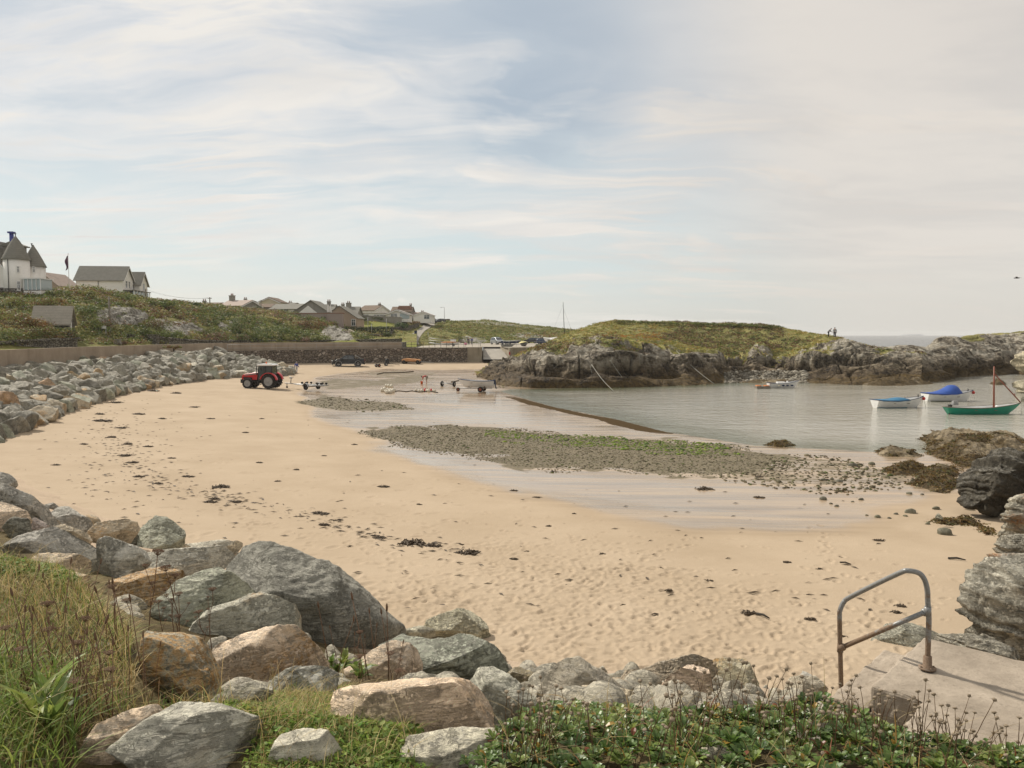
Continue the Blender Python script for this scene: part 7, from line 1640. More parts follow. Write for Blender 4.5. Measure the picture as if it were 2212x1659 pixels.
MB().cyl((.25, 0, .0), (.25, 0, .6), .04, n=6).lathe([(.11, -.05), (.11, .05)], (.25, .0, .11), axis='Y', n=12).build('jockey_wheel', M['dark_metal'], bt)
MB().tube([(4.1 * k, -.85, .34), (4.1 * k, .85, .34)], .05, 6).build('axle', M['dark_metal'], bt)
for s_ in (-1, 1):
 small_wheel(bt, (4.1 * k, s_ * .85, .33), .33, .2)
 V = [(4.1 * k + .42 * math.cos(a), s_ * .85 + y, .33 + .42 * math.sin(a)) for a in np.linspace(.1, 3.04, 9) for y in (-.14, .14)]; MB().add(V, [(2 * i, 2 * i + 1, 2 * i + 3, 2 * i + 2) for i in range(8)], True).build('mudguard', M['galv'], bt)
for x in (3.0, 3.6, 5.3, 5.85):
 for s_ in (-1, 1): MB().cyl((x * k, s_ * .35 - .09, .72), (x * k, s_ * .35 + .09, .72), .1, n=10).cyl((x * k, s_ * .35, .5), (x * k, s_ * .35, .7), .03, n=6).build('roller', M['rubber'], bt)
def trolley(label, p, rz, L=1.6, w_=1.0, r=.28, rim='rim_grey'):
 t = thing('launching_trolley', label, 'trolley', p, rz)
 MB().tube([(0, -w_ / 2, r), (0, w_ / 2, r)], .04, 6).tube([(0, 0, r), (L, 0, .12)], .035, 6).tube([(0, -w_ * .3, r), (-.5, -w_ * .35, r + .1), (-.5, w_ * .35, r + .1), (0, w_ * .3, r)], .035, 6).build('frame', M['galv'], t)
 for s_ in (-1, 1): wheel(t, (0, s_ * w_ / 2, r), r, .18, rim=rim, side=-1, hub=.5)
 return t
trolley('two wheeled launching trolley with grey hubs left of the beached boat', sand_hit(968, 835), R(65), 1.2, 1.7, .33)
trolley('small trolley with red wheels right of the pickup truck', sand_hit(816, 793), R(40), 1.4, .9, .27, 'varnish')
p = sand_hit(839, 790); t = thing('engine_cart', 'dark outboard on a low cart at the foot of the sea wall', 'cart', p, R(20))
MB().box((0, 0, .3), (1.5, .5, .1)).tube([(.6, 0, .3), (1.9, 0, .1)], .035, 6).build('frame', M['dark_metal'], t); MB().box((-.2, 0, .68), (.7, .5, .6), taper=(.75, .8)).sphere((-.2, 0, .98), .32, 10, 6, (1, .8, .6)).build('outboard', M['black_paint'], t)
for s_ in (-1, 1): wheel(t, (-.4, s_ * .4, .25), .25, .14, side=s_)
p = sand_hit(893, 786); t = thing('tender_trailer', 'orange covered dinghy on a low trailer by the sea wall', 'trailer', p, R(-8))
MB().prism([(-1.9, .45), (1.0, .38), (1.3, .6), (1.0, .78), (-1.2, .95), (-1.9, .8)], -.6, .6, 'XZ').build('cover', M['orange_faded'], t, bevel=.12); MB().tube([(-1.6, 0, .4), (1.2, 0, .35), (3.6, 0, .25)], .05, 6).build('drawbar', M['galv'], t)
for x in (-1.5, .9):
 for s_ in (-1, 1): wheel(t, (x, s_ * .62, .32), .32, .2, side=s_, rim='dark_metal')
# ------------------------------------------------------------------ boats
def hull(L, B, D, rise=.35, rake=.5, tw=.75, n=15, m=9, th=.035, full=.62, stern_rake=.1, zk0=0.0, point=False):
 """outer shell, inner shell and floor of an open boat; bow along +x; z = 0 at the keel"""
 V = [];
 def st(t, q, ins):
  bw = B / 2 * ((tw + (1 - tw) * math.sin(min(t / .45, 1) * math.pi / 2)) if not point else math.sin(min(max(t, .0) / .45, 1) * math.pi / 2) ** .8) * (1 - max(0, (t - .45) / .55) ** 2.1)
  zs = D * (1 + rise * max(0, (t - .3) / .7) ** 2 + .10 * max(0, (.3 - t) / .3) ** 2); zk = zk0 + D * .85 * max(0, (t - .86) / .14) ** 2 * .5
  x = -L / 2 + L * t + rake * max(0, (t - .7) / .3) * (q - .5) * 1.0 - stern_rake * (q) * max(0, 1 - t * 5)
  y = max(bw * q ** .42 * (full + (1 - full) * q) - ins, 0.002); z = zk + (zs - zk) * q ** 1.35
  return x, y, z, zs
 rows = []
 for i in range(n):
  t = i / (n - 1); row = []
  for s_ in (1, -1):
   qs = np.linspace(1, 0, m) if s_ > 0 else np.linspace(0, 1, m)[1:]
   for q in qs: x, y, z, _ = st(t, q, 0); row.append((x, s_ * y if q > 0 else 0, z))
  rows.append(row)
 R_ = len(rows[0]); V = [p for r in rows for p in r]; F = [(i * R_ + k, (i + 1) * R_ + k, (i + 1) * R_ + k + 1, i * R_ + k + 1) for i in range(n - 1) for k in range(R_ - 1)]
 out = MB().add(V, F, True); out.add(V, [tuple(range(R_))])
 inn = MB(); VI = []
 for i in range(n):
  t = i / (n - 1) * .97 + .01
  for s_ in (1, -1):
   qs = np.linspace(1, .3, 5) if s_ > 0 else np.linspace(.3, 1, 5)
   for q in qs: x, y, z, _ = st(t, q, th * 1.3); VI.append((x, s_ * y, max(z, D * .32) - .002))
 inn.add(VI, [(i * 10 + k, i * 10 + k + 1, (i + 1) * 10 + k + 1, (i + 1) * 10 + k) for i in range(n - 1) for k in range(9)], True); inn.add(VI, [tuple(range(10)), tuple(range((n - 1) * 10, n * 10))])
 g = MB()
 port, star = [Vector(r[0]) for r in rows], [Vector(r[-1]) for r in rows]
 g.tube(port, th, 6); g.tube(star, th, 6)
 if not point: g.tube([port[0], star[0]], th, 6)
 return out, inn, g, port, star
def boat(label, p, rz, L, B, D, hm, draft=.18, inner='hull_white', gun='navy', bottom=None, name='rowing_boat', group=None, thwarts=2, **kw):
 t = thing(name, label, 'boat', (p[0], p[1], p[2] - draft), rz, group); o, i, g, po, ss = hull(L, B, D, **kw)
 o.build('hull', M[hm], t); i.build('interior', M[inner], t); g.build('gunwale', M[gun], t)
 if bottom:
  b_, _, _, _, _ = hull(L * .998, B * 1.012, D, **kw); V = b_.v; R_ = 17; z_ = draft + .05
  keep = [f for f in b_.f if all(V[q][2] < z_ + .02 for q in f) and len(f) == 4]; MB().add([(x, y, min(z, z_)) for x, y, z in V], keep, True).build('waterline_stripe', M[bottom], t)
 for k in range(thwarts):
  x = -L * .18 + k * L * .3; MB().box((x, 0, D * .72), (.22, B * .84, .035)).build('thwart', M['timber'], t)
 return t, po, ss
def cover_over(t, po, ss, i0, i1, hump, mat, name='cover', drop=.05, fn=None):
 n = i1 - i0 + 1; V = []
 for k in range(n):
  a, b_ = po[i0 + k], ss[i0 + k]; hh = hump[min(k, len(hump) - 1)]
  for j in range(11):
   u = j / 10; q = a.lerp(b_, u); w_ = math.sin(math.pi * u) ** .6; e = 1.06
   V.append((q.x, q.y * e, q.z + (hh * w_ + .03 if 0 < j < 10 else -drop) + .015 * math.sin(j * 2.3 + k * 1.7)))
 MB().add(V, [tuple(int(q) for q in f) for f in grid_faces(n, 11)] , True).add(V, [tuple(range(11)), tuple(range((n - 1) * 11, n * 11))]).build(name, M[mat], t)
def buoy(label, p, r, mat, group=None, name='buoy'):
 o = MB().sphere((0, 0, r * .9), r, 14, 10, (1, 1, 1.08)).cyl((0, 0, r * 1.8), (0, 0, r * 2.25), r * .2, n=8).build(name, M[mat], loc=p); return tag(o, label, 'buoy', group)
def along(x0, x1, y, z=0.0):
 a, b_ = at_z(x0, y, z), at_z(x1, y, z); return (a + b_) / 2, math.atan2(b_.y - a.y, b_.x - a.x), (b_ - a).length
MG = 'boats moored in the bay'
c, a, L = along(1886, 1994, 880); b1, po, ss = boat('open white boat with faded blue cover and blue bottom paint', c, a + R(9), L, 1.75, .82, 'hull_white', bottom='antifoul', group=MG, rise=.42)
cover_over(b1, po, ss, 1, 9, [.02, .05, .05, .06, .10, .18, .2, .16, .04], 'tarp_teal')
def mooring(t, po, r=.14):
 q = po[-1]; MB().sphere((q.x - .05, -.1, q.z - .22), r, 10, 8, (1, 1, 1.15)).build('fender', M['buoy_red'], t); MB().tube([(q.x, 0, q.z), (q.x + .12, 0, q.z * .5), (q.x + .3, 0, 0)], .018, 5).build('mooring_line', M['rope'], t); MB().cyl((q.x - .55, 0, q.z - .1), (q.x - .55, 0, q.z + .17), .05, n=8).build('bollard', M['dark_metal'], t)
mooring(b1, po)
c, a, L = along(1996, 2100, 866); b2, po, ss = boat('white boat under a peaked bright blue canvas cover', c, a + R(6), L, 1.9, .88, 'hull_white', bottom='weed_line', group=MG, name='covered_boat', rise=.38)
cover_over(b2, po, ss, 0, 10, [.02, .06, .10, .17, .26, .38, .55, .78, .80, .72, .05], 'tarp_blue'); mooring(b2, po)
c, a, L = along(2050, 2196, 894); b3, po, ss = boat('sea green sailing dinghy with bare varnished mast and grey outboard', c, a + R(4), L, 1.6, .72, 'hull_green', group=MG, name='sailing_dinghy', gun='timber', rise=.48, rake=.95, tw=.45, stern_rake=.5)
s_ = c.y / FPX; MB().cyl((L * .17, 0, .2), (L * .17 - .12, 0, (892 - 784) * s_), .085, .05, 10).build('mast', M['varnish'], b3)
MB().cyl((L * .17 - .08, 0, (892 - 800) * s_), po[-1] + Vector((-.05, -po[-1].y, .05)), .045, .05, 8).build('furled_sail', M['varnish'], b3)
MB().sphere((po[-1].x * .82, 0, po[-1].z + .72), .06, 8, 6).build('furling_block', M['varnish'], b3)
ob = MB().box((-L / 2 + .25, -.15, 1.12), (.45, .32, .34), taper=(.8, .85)).build('outboard', M['rim_grey'], b3); MB().cyl((-L / 2 - .12, -.15, 1.0), (-L / 2 - .2, -.15, .1), .06, n=8).box((-L / 2 - .15, -.15, .85), (.25, .2, .25)).build('outboard_leg', M['dark_metal'], b3)
MB().tube([(po[-1].x, 0, po[-1].z), (po[-1].x + .05, 0, .4), (po[-1].x + .12, 0, .1)], .018, 5).build('mooring_line', M['rope'], b3); MB().sphere((L * .19, -.2, .78), .13, 10, 6).build('fender', M['hull_white'], b3)
c, a, L = along(1660, 1722, 838); b4, po, ss = boat('small white boat with blue fenders close to the headland cove', c, a + R(3), L, 1.5, .75, 'hull_white', group=MG, rise=.45)
for k in range(4): MB().sphere((-L * .22 + k * .55, -.74 + .03 * k, .52), .1, 10, 6, (1.9, .8, .9)).build('fender', M['buoy_white' if k == 0 else 'navy'], b4)
MB().box((-.3, 0, .85), (.9, .6, .2)).build('locker', M['hull_white'], b4); MB().cyl((.55, 0, .5), (.55, 0, 1.05), .1, n=8).build('bollard', M['hull_white'], b4)
c, a, L = along(1632, 1661, 839); t = thing('keep_pot', 'low orange topped float raft beside the small white boat', 'float', c, a); MB().box((0, 0, .14), (L, 1.2, .3)).build('raft', M['timber'], t)
for k in (-.3, .3): MB().box((L * k, 0, .33), (.5, .8, .12)).build('float', M['orange'], t)
c0_ = sand_hit(1030, 846); bb_, po, ss = boat('grey white dinghy on a launching trailer at the water edge', c0_ + Vector((0, 0, .78)), R(168), 3.9, 1.5, .72, 'hull_white', name='beached_dinghy', gun='navy', draft=.28, rise=.3)
MB().box((-2.05, 0, .62), (.3, .3, .5), taper=(.7, .8)).cyl((-2.1, 0, .5), (-2.25, 0, -.15), .06, n=8).build('outboard', M['navy'], bb_)
tl = thing('dinghy_trailer', 'low trailer with reddish wheels under the grey white dinghy', 'trailer', c0_, R(168)); MB().tube([(-1.8, 0, .42), (2.4, 0, .36)], .05, 6).tube([(-.6, -.75, .3), (-.6, .75, .3)], .045, 6).build('frame', M['galv'], tl)
for s_ in (-1, 1): MB().cyl((-1.0, s_ * .45, .42), (-1.0, s_ * .5, .66), .05, n=6).cyl((.8, s_ * .4, .4), (.8, s_ * .45, .66), .05, n=6).build('bunk', M['timber'], tl)
for s_ in (-1, 1): wheel(tl, (-.6, s_ * .78, .3), .3, .18, side=s_, rim='varnish')
wheel(tl, (2.2, 0, .22), .22, .12, side=1, rim='varnish')
p = at(1214, 747, 150); yb, po, ss = boat('pale covered sailing dinghy with a tall bare mast in the yard', (p.x, p.y, p.z + .55), R(-6), 5.2, 1.9, .6, 'hull_grey', name='dinghy', draft=0, gun='hull_grey', rise=.2)
cover_over(yb, po, ss, 1, 13, [.1, .2, .25, .28, .3, .3, .3, .3, .28, .22, .15, .08, .03], 'tarp_grey'); MB().cyl((.5, 0, .3), (.18, 0, .3 + 84 * 150 / FPX), .07, .04, 8).build('mast', M['dark_metal'], yb)
MB().tube([(2.4, 0, .7), (.25, 0, 6.4)], .014, 4).tube([(-2.3, 0, .7), (.19, 0, 7.2)], .012, 4).build('stay', M['dark_metal'], yb)
for s_ in (-1, 1): wheel(yb, (-.2, s_ * .7, -.25), .28, .16, side=s_)
p = at(1197, 744.5, 165); yb, po, ss = boat('white motor boat hull behind the pale covered dinghy', (p.x, p.y, p.z + .4), R(150), 4.6, 1.8, .8, 'hull_white', name='motor_boat', draft=0, gun='hull_white'); cover_over(yb, po, ss, 2, 12, [.1, .25, .35, .35, .3, .25, .2, .15, .1, .05, .02], 'tarp_grey')
p = at(1132, 748, 150); yb, po, ss = boat('small boat with pale yellow cover facing the beach', (p.x, p.y, p.z), R(-80), 3.4, 1.45, .62, 'black_paint', name='dinghy', draft=0, gun='yellow_faded'); cover_over(yb, po, ss, 0, 12, [.1, .2, .25, .28, .3, .3, .28, .24, .2, .16, .12, .08, .04], 'yellow_faded')
p = at(1097, 749, 149); boat('dark upturned looking skiff beside the slipway top', (p.x, p.y, p.z), R(4), 2.4, 1.1, .42, 'hull_grey', name='dinghy', draft=0, gun='dark_metal', thwarts=1)
p = at(1103, 745, 182); yb, po, ss = boat('blue hulled dinghy on a trailer behind the black estate car', (p.x, p.y, p.z + .35), R(5), 4.2, 1.6, .55, 'navy', name='dinghy', draft=0, gun='hull_white'); [wheel(yb, (-.2, s_ * .7, -.1), .28, .16, side=s_) for s_ in (-1, 1)]
p = at(1076 + 18, 746, 176); trolley('empty trailer frame between the silver car and the blue dinghy', p, R(2), 3.0, 1.4, .3)
p = at(973, 748, 158); yb, po, ss = boat('white dinghy with orange cover on the yard behind the railing', (p.x, p.y, p.z + .25), R(4), 3.6, 1.5, .5, 'hull_white', name='dinghy', draft=0, gun='orange'); cover_over(yb, po, ss, 1, 12, [.08, .15, .18, .2, .2, .2, .18, .15, .12, .1, .06, .02], 'orange_faded')
wheel(yb, (.6, -.6, -.02), .25, .15, side=-1)
p = at(979, 742, 185); t = thing('equipment_box', 'white plastic crate and sign board behind the orange covered dinghy', 'box', p); MB().box((0, 0, .5), (1.2, .8, .9)).build('body', M['white_paint'], t); MB().box((0, 0, .98), (1.3, .9, .08)).build('lid', M['rim_grey'], t)
br = np.random.default_rng(55)
BP = [(826, 844), (831, 842), (835, 839), (838, 843), (841, 846), (845, 845), (846, 841), (849, 846), (833, 846), (840, 840), (836, 848), (843, 848), (852, 843)]
for i, (x, y) in enumerate(BP):
 q = sand_hit(x, y + 2); buoy('dirty white mooring buoy in the left heap on the wet sand', (q.x, q.y, q.z - .03 + (.28 if i in (2, 6, 9) else 0)), br.uniform(.17, .24), 'buoy_white', 'white buoys heaped on the wet sand')
for i, x in enumerate((899, 906, 912, 918, 922, 926, 931, 936, 939)):
 q = sand_hit(x, 845 + (i % 3)); rd = i in (3, 6); buoy('red mooring buoy in the row of white ones' if rd else 'white mooring buoy in the straggling row with two red ones', (q.x, q.y, q.z - .03), br.uniform(.14, .2), 'buoy_red' if rd else 'buoy_white', 'row of buoys beside the white heap')
def rope(pts, r, label, mat='rope'): tag(MB().tube([tuple(p) for p in pts], r, 5).build('rope', M[mat]), label, 'rope')
rope([sand_hit(x, y) + Vector((0, 0, .05)) for x, y in ((848, 847), (862, 845), (878, 847), (890, 845), (905, 848), (930, 846), (946, 849))], .05, 'dark rope tying the heap and row of buoys together', 'timber_dark')
rope([sand_hit(x, y) + Vector((0, 0, .03)) for x, y in ((893, 803), (872, 805), (850, 806), (828, 806), (815, 809))], .10, 'dark line of weed and rope on the sand below the pickup', 'seaweed')
rope([sand_hit(x, y) + Vector((0, 0, .03)) for x, y in ((975, 826), (985, 824), (998, 821))], .09, 'dark rope of weed above the two wheeled trolley', 'seaweed')
def headrope(pxs, label):
 P = [head_s.hit(x, y) for x, y in pxs]; P = [(p if p is not None and q[1] < 829 else at_z(*q, 0.03)) for p, q in zip(P, pxs)]
 P = [p + (Vector((0, 0, H)) - p).normalized() * .35 + Vector((0, 0, .1)) for p in P]
 a, b_ = P[0], P[-1]; Q = [a.lerp(b_, k / 8) - Vector((0, 0, .25 * math.sin(math.pi * k / 8))) for k in range(9)]
 rope([q + (Vector((0, 0, H)) - q).normalized() * .9 for q in Q], .024, label)
headrope([(1278, 789), (1325, 846)], 'pale mooring rope from the low ledge into the water, left of the long one')
headrope([(1275, 792), (1287, 833)], 'slack thin mooring rope at the left of the headland ledge')
headrope([(1318, 779), (1361, 834)], 'pale mooring rope in the middle of the headland rock')
headrope([(1461, 759), (1543, 831)], 'long pale mooring rope running down the right side of the headland rock')
# ------------------------------------------------------------------ people
def person(label, loc, rz, top, bot, hair='hair_dark', pose='walk', hgt=1.72, long_=False, hat=None):
 t = thing('person', label, 'person', loc, rz, scale=hgt / 1.74)
 J = dict(pel=(0, 0, .94), spi=(0, 0, 1.14), che=(0, 0, 1.34), nec=(0, 0, 1.49), hea=(0, .015, 1.62), top=(0, .01, 1.71))
 for s_, n in ((-1, 'L'), (1, 'R')):
  J.update({'hip' + n: (s_ * .095, 0, .90), 'kne' + n: (s_ * .105, .02, .49), 'ank' + n: (s_ * .11, -.01, .08), 'toe' + n: (s_ * .125, .17, .03), 'sho' + n: (s_ * .185, 0, 1.42), 'elb' + n: (s_ * .25, -.03, 1.13), 'wri' + n: (s_ * .27, .06, .89), 'pal' + n: (s_ * .27, .09, .81)})
 if pose == 'walk':
  J['kneL'] = (-.10, .14, .50); J['ankL'] = (-.10, .20, .09); J['toeL'] = (-.11, .37, .06); J['kneR'] = (.10, -.02, .49); J['ankR'] = (.11, -.24, .13); J['toeR'] = (.12, -.10, .03); J['elbL'] = (-.26, -.12, 1.15); J['wriL'] = (-.27, -.12, .9); J['palL'] = (-.27, -.10, .82); J['wriR'] = (.26, .20, .93); J['palR'] = (.25, .26, .87)
 if pose == 'bend':
  J.update(spi=(0, .16, 1.03), che=(0, .38, 1.03), nec=(0, .52, .98), hea=(0, .64, .94), top=(0, .72, .90))
  for s_, n in ((-1, 'L'), (1, 'R')): J.update({'sho' + n: (s_ * .18, .45, .99), 'elb' + n: (s_ * .2, .52, .70), 'wri' + n: (s_ * .13, .58, .46), 'pal' + n: (s_ * .11, .60, .39), 'kne' + n: (s_ * .11, .06, .48), 'ank' + n: (s_ * .13, .0, .08)})
 if pose == 'lean':
  J.update(spi=(0, .08, 1.10), che=(0, .22, 1.25), nec=(0, .32, 1.36), hea=(0, .42, 1.44), top=(0, .48, 1.50))
  for s_, n in ((-1, 'L'), (1, 'R')): J.update({'sho' + n: (s_ * .18, .25, 1.32), 'elb' + n: (s_ * .24, .30, 1.05), 'wri' + n: (s_ * .12, .45, .95), 'pal' + n: (s_ * .08, .52, .93)})
 if pose == 'sit':
  for s_, n in ((-1, 'L'), (1, 'R')): J.update({'kne' + n: (s_ * .12, .44, .92), 'ank' + n: (s_ * .12, .46, .50), 'toe' + n: (s_ * .12, .62, .45), 'wri' + n: (s_ * .16, .28, .98), 'pal' + n: (s_ * .13, .34, .99), 'elb' + n: (s_ * .27, .05, 1.12)})
 rad = dict(pel=.115, spi=.105, che=.12, nec=.05, hea=.088, top=.06, hip=.085, kne=.055, ank=.036, toe=.03, sho=.058, elb=.042, wri=.028, pal=.034)
 def skin(name, mat, chains, grow=0.0, extra=(), root='pel', ovr={}):
  names = []; E = []
  for ch in chains:
   for a_, b_ in zip(ch[:-1], ch[1:]):
    for q in (a_, b_):
     if q not in names: names.append(q)
    E.append((a_, b_))
  pos = [Vector(J[q]) for q in names]; r_ = [(ovr.get(q) or ovr.get(q[:3]) or rad[q[:3]]) + grow for q in names]; ed = [(names.index(a_), names.index(b_)) for a_, b_ in E]
  for par_, pts in extra:
   k = names.index(par_)
   for q, rr in pts: pos.append(Vector(q)); r_.append(rr); ed.append((k, len(pos) - 1)); k = len(pos) - 1
  me = bpy.data.meshes.new(name); me.from_pydata(pos, ed, []); o = bpy.data.objects.new(name, me); C.objects.link(o); o.parent = t; me.materials.append(M[mat])
  sk = o.modifiers.new('skin', 'SKIN'); sv = me.skin_vertices[0].data if me.skin_vertices else None
  if sv is None:
   me.attributes.new; bm = bmesh.new(); bm.from_mesh(me); ly = bm.verts.layers.skin.verify()
   for v_, rr in zip(bm.verts, r_): v_[ly].radius = (rr, rr); v_[ly].use_root = False
   bm.verts.ensure_lookup_table(); bm.verts[names.index(root)][ly].use_root = True; bm.to_mesh(me); bm.free()
  else:
   for k, rr in enumerate(r_): sv[k].radius = (rr, rr); sv[k].use_root = (k == names.index(root))
  sk.use_smooth_shade = True; ss_ = o.modifiers.new('sub', 'SUBSURF'); ss_.levels = 1; ss_.render_levels = 1
  return o
 ex = []
 for n in 'LR':
  p0 = Vector(J['pal' + n]); d = (p0 - Vector(J['wri' + n])).normalized(); sd_ = d.orthogonal().normalized(); cu = d.cross(sd_)
  for k, ln in enumerate((.060, .070, .066, .052)):
   b0 = p0 + sd_ * (k - 1.5) * .021 + d * .02; ex.append(('pal' + n, [(b0, .011), (b0 + d * ln * .55 + cu * .006, .009), (b0 + d * ln + cu * .022, .008)]))
  b0 = p0 - sd_ * .045 - d * .02; ex.append(('pal' + n, [(b0, .012), (b0 - sd_ * .012 + d * .035 + cu * .01, .009)]))
 hd = Vector(J['hea']); fw = Vector((0, 1, 0)) if pose not in ('bend',) else Vector((0, .35, -.94))
 ex.append(('hea', [(hd + fw * .105, .012)]))
 for s_ in (-1, 1): ex.append(('hea', [(hd + Vector((s_ * .09, -.005, 0)), .016)]))
 B_L = [['pel', 'spi', 'che', 'nec', 'hea', 'top']] + [[x + n if x != 'pel' and x != 'che' else x for x in ch] for n in 'LR' for ch in (['pel', 'hip', 'kne', 'ank', 'toe'], ['che', 'sho', 'elb', 'wri', 'pal'])]
 body = skin('body', 'skin', B_L, 0, ex)
 skin('shirt', top, [['pel', 'spi', 'che']] + [['che', 'sho' + n, 'elb' + n] + (['wri' + n] if long_ else []) for n in 'LR'], .02, ovr=dict(elb=.05, wri=.035))
 skin('trousers', bot, [['pel', 'hip' + n, 'kne' + n] + (['ank' + n] if bot == 'cloth_dark' or long_ else []) for n in 'LR'], .022, ovr=dict(kne=.07, ank=.05))
 up_ = (Vector(J['top']) - hd).normalized(); MB().sphere(hd + up_ * .045 - fw * .018, .098, 12, 8, (1, 1.05, .95)).build('hair', M[hat or hair], t)
 for s_ in (-1, 1): MB().sphere(hd + fw * .086 + Vector((s_ * .032, 0, 0)) + up_ * .012, .010, 6, 4).build('eye', M['hair_dark'], t)
 MB().box(hd + fw * .088 - up_ * .045, (.045, .008, .010)).build('mouth', M['cloth_red'], t)
 return t
q = sand_hit(641, 806); person('person in blue jacket and pale shorts walking away below the rocks', q, R(-20), 'cloth_blue', 'cloth_white', 'hair_grey', 'walk', 1.62, True)
q = sand_hit(913, 829.5); person('person in red top bending over an orange bucket on wet sand', (q.x + .55, q.y, q.z), R(90), 'cloth_red', 'cloth_khaki', 'hair_dark', 'bend', 1.75)
t = thing('bucket', 'orange bucket standing at the bending person\'s feet', 'bucket', (q.x - .12, q.y, q.z)); MB().lathe([(.13, 0), (.19, .36), (.20, .36), (.185, .345), (.125, .02)], n=16).build('body', M['orange_lens'], t); MB().tube([(-.19, 0, .34), (-.12, 0, .46), (0, 0, .5), (.12, 0, .46), (.19, 0, .34)], .012, 5).build('handle', M['dark_metal'], t)
for x, y, rz, po_, tp, bt_, lab, hh_ in ((1789.5, 727, R(-100), 'lean', 'cloth_grey', 'cloth_dark', 'person leaning forward on the headland crest against the sea', 1.7), (1803, 728.5, R(150), 'stand', 'cloth_grey', 'cloth_dark', 'person in grey standing upright on the headland crest', 1.78)):
 p = head_s.hit(x, y + .8) or at(x, y, 138); person(lab, p + Vector((0, 0, -.05)), rz, tp, bt_, 'hair_dark', po_, hh_, True)
for x, tp, lab, hr__ in ((116, 'cloth_tan', 'person in brown seated on the terrace below the turreted house', 'hair_dark'), (126.5, 'cloth_white', 'person in white seated with back to the camera on the terrace', 'hair_grey')):
 p = at(x, 640.5, 116); g = hill_s.down(p.x, p.y) or p.z; person(lab, (p.x, p.y, p.z - .72), R(10 if tp == 'cloth_white' else 150), tp, 'cloth_dark', hr__, 'sit', 1.72)
p = at(121, 641.5, 115.8); t = thing('bench', 'low terrace bench under the two seated people', 'bench', (p.x, p.y, p.z - .3)); MB().box((0, 0, .3), (2.3, .5, .07)).build('seat', M['timber_dark'], t); [MB().box((x, 0, -.2), (.08, .4, .95)).build('leg', M['timber_dark'], t) for x in (-1, 1)]
for x, tp, lab, rz in ((1012, 'cloth_dark', 'person in dark clothes with a pink bag in the yard', 200), (1019.5, 'cloth_blue', 'person in blue top standing in the yard beside the pink bag', 160)):
 p = at_z(x, 745, 4.2); person(lab, p, R(rz), tp, 'cloth_dark', 'hair_dark', 'stand', 1.7, True)
p = at_z(1006, 745.5, 4.2); t = thing('holdall', 'pink bag on the yard beside the two people', 'bag', p); MB().sphere((0, 0, .28), .3, 12, 8, (1.1, .7, .95)).build('bag_body', M['cloth_pink'], t); MB().tube([(-.15, 0, .5), (0, 0, .72), (.15, 0, .5)], .02, 5).build('handle', M['cloth_dark'], t)
p = at(2197, 600.5, 70); t = thing('gull', 'lone dark bird gliding at the right edge of the sky', 'bird', p, R(60)); b = MB()
prof = [(.0, -.22), (.035, -.18), (.055, -.05), (.05, .06), (.035, .14), (.038, .19), (.02, .23), (.004, .27)]
b.lathe([(r, h) for r, h in prof], axis='Y', n=10)
for s_ in (-1, 1): b.add([(s_ * .03, .08, .02), (s_ * .03, -.08, .02), (s_ * .30, .12, .10), (s_ * .30, .0, .10), (s_ * .62, .02, .05), (s_ * .60, -.04, .05), (s_ * .03, .08, .0), (s_ * .03, -.08, .0), (s_ * .30, .12, .085), (s_ * .30, .0, .085)], [(0, 1, 3, 2), (2, 3, 5, 4), (7, 6, 8, 9), (9, 8, 4, 5), (0, 2, 8, 6), (1, 7, 9, 3), (2, 4, 8), (3, 9, 5)])
b.add([(-.02, -.2, 0), (.02, -.2, 0), (.06, -.34, .0), (-.06, -.34, .0), (-.02, -.2, .015), (.02, -.2, .015), (.06, -.34, .01), (-.06, -.34, .01)], [(0, 1, 2, 3), (4, 5, 6, 7)[::-1], (0, 4, 5, 1), (1, 5, 6, 2), (2, 6, 7, 3), (3, 7, 4, 0)])
b.build('body', M['hair_dark'], t)
# ------------------------------------------------------------------ foliage
def leaf_quads(cen, rad, n, size, col, seed, hemi=.15, jit=.25, up=.5):
 r_ = np.random.default_rng(seed); cen = np.repeat(np.asarray(cen, float), n, 0); rad = np.repeat(np.asarray(rad, float), n, 0); N = len(cen)
 size = np.repeat(np.broadcast_to(np.asarray(size, float), (N // n,)), n)
 d = r_.normal(size=(N, 3)); d[:, 2] = np.where(d[:, 2] < -hemi, -d[:, 2], d[:, 2]); d /= np.linalg.norm(d, axis=1, keepdims=True)
 p = cen + d * rad * (.55 + .5 * r_.random((N, 1)) ** .6)
 nr = d + r_.normal(size=(N, 3)) * .55 + np.array([0, 0, up]); nr /= np.linalg.norm(nr, axis=1, keepdims=True)
 t = np.cross(nr, r_.normal(size=(N, 3))); t /= np.linalg.norm(t, axis=1, keepdims=True) + 1e-9; b = np.cross(nr, t)
 s = (size * r_.uniform(.55, 1.35, N))[:, None]; w_ = s * r_.uniform(.35, .7, (N, 1))
 V = np.stack([p - t * s, p - b * w_ + t * s * .1, p + t * s, p + b * w_ - t * s * .1], 1).reshape(-1, 3)
 c = np.repeat(np.asarray(col, float), n, 0) * r_.uniform(1 - jit, 1 + jit, (N, 1)) * np.clip(1 + r_.normal(size=(N, 3)) * .08, .6, 1.4)
 return V, np.arange(N * 4).reshape(N, 4), np.repeat(c, 4, 0)
def foliage(name, parts, mat='leaf', parent=None, loc=None):
 VV, FF, CC, k = [], [], [], 0
 for V, F, c in parts: VV.append(V); FF.append(F + k); CC.append(c); k += len(V)
 V = np.concatenate(VV);
 if loc is not None: V = V - np.array(loc)
 return mesh_np(name, V, np.concatenate(FF), M[mat], dict(col=np.concatenate(CC)), False, parent, loc)
PAL = 1.45 * np.array([(.050, .068, .018), (.085, .105, .026), (.125, .130, .036), (.165, .155, .050), (.135, .080, .034), (.095, .060, .034), (.19, .135, .05), (.24, .20, .085)])
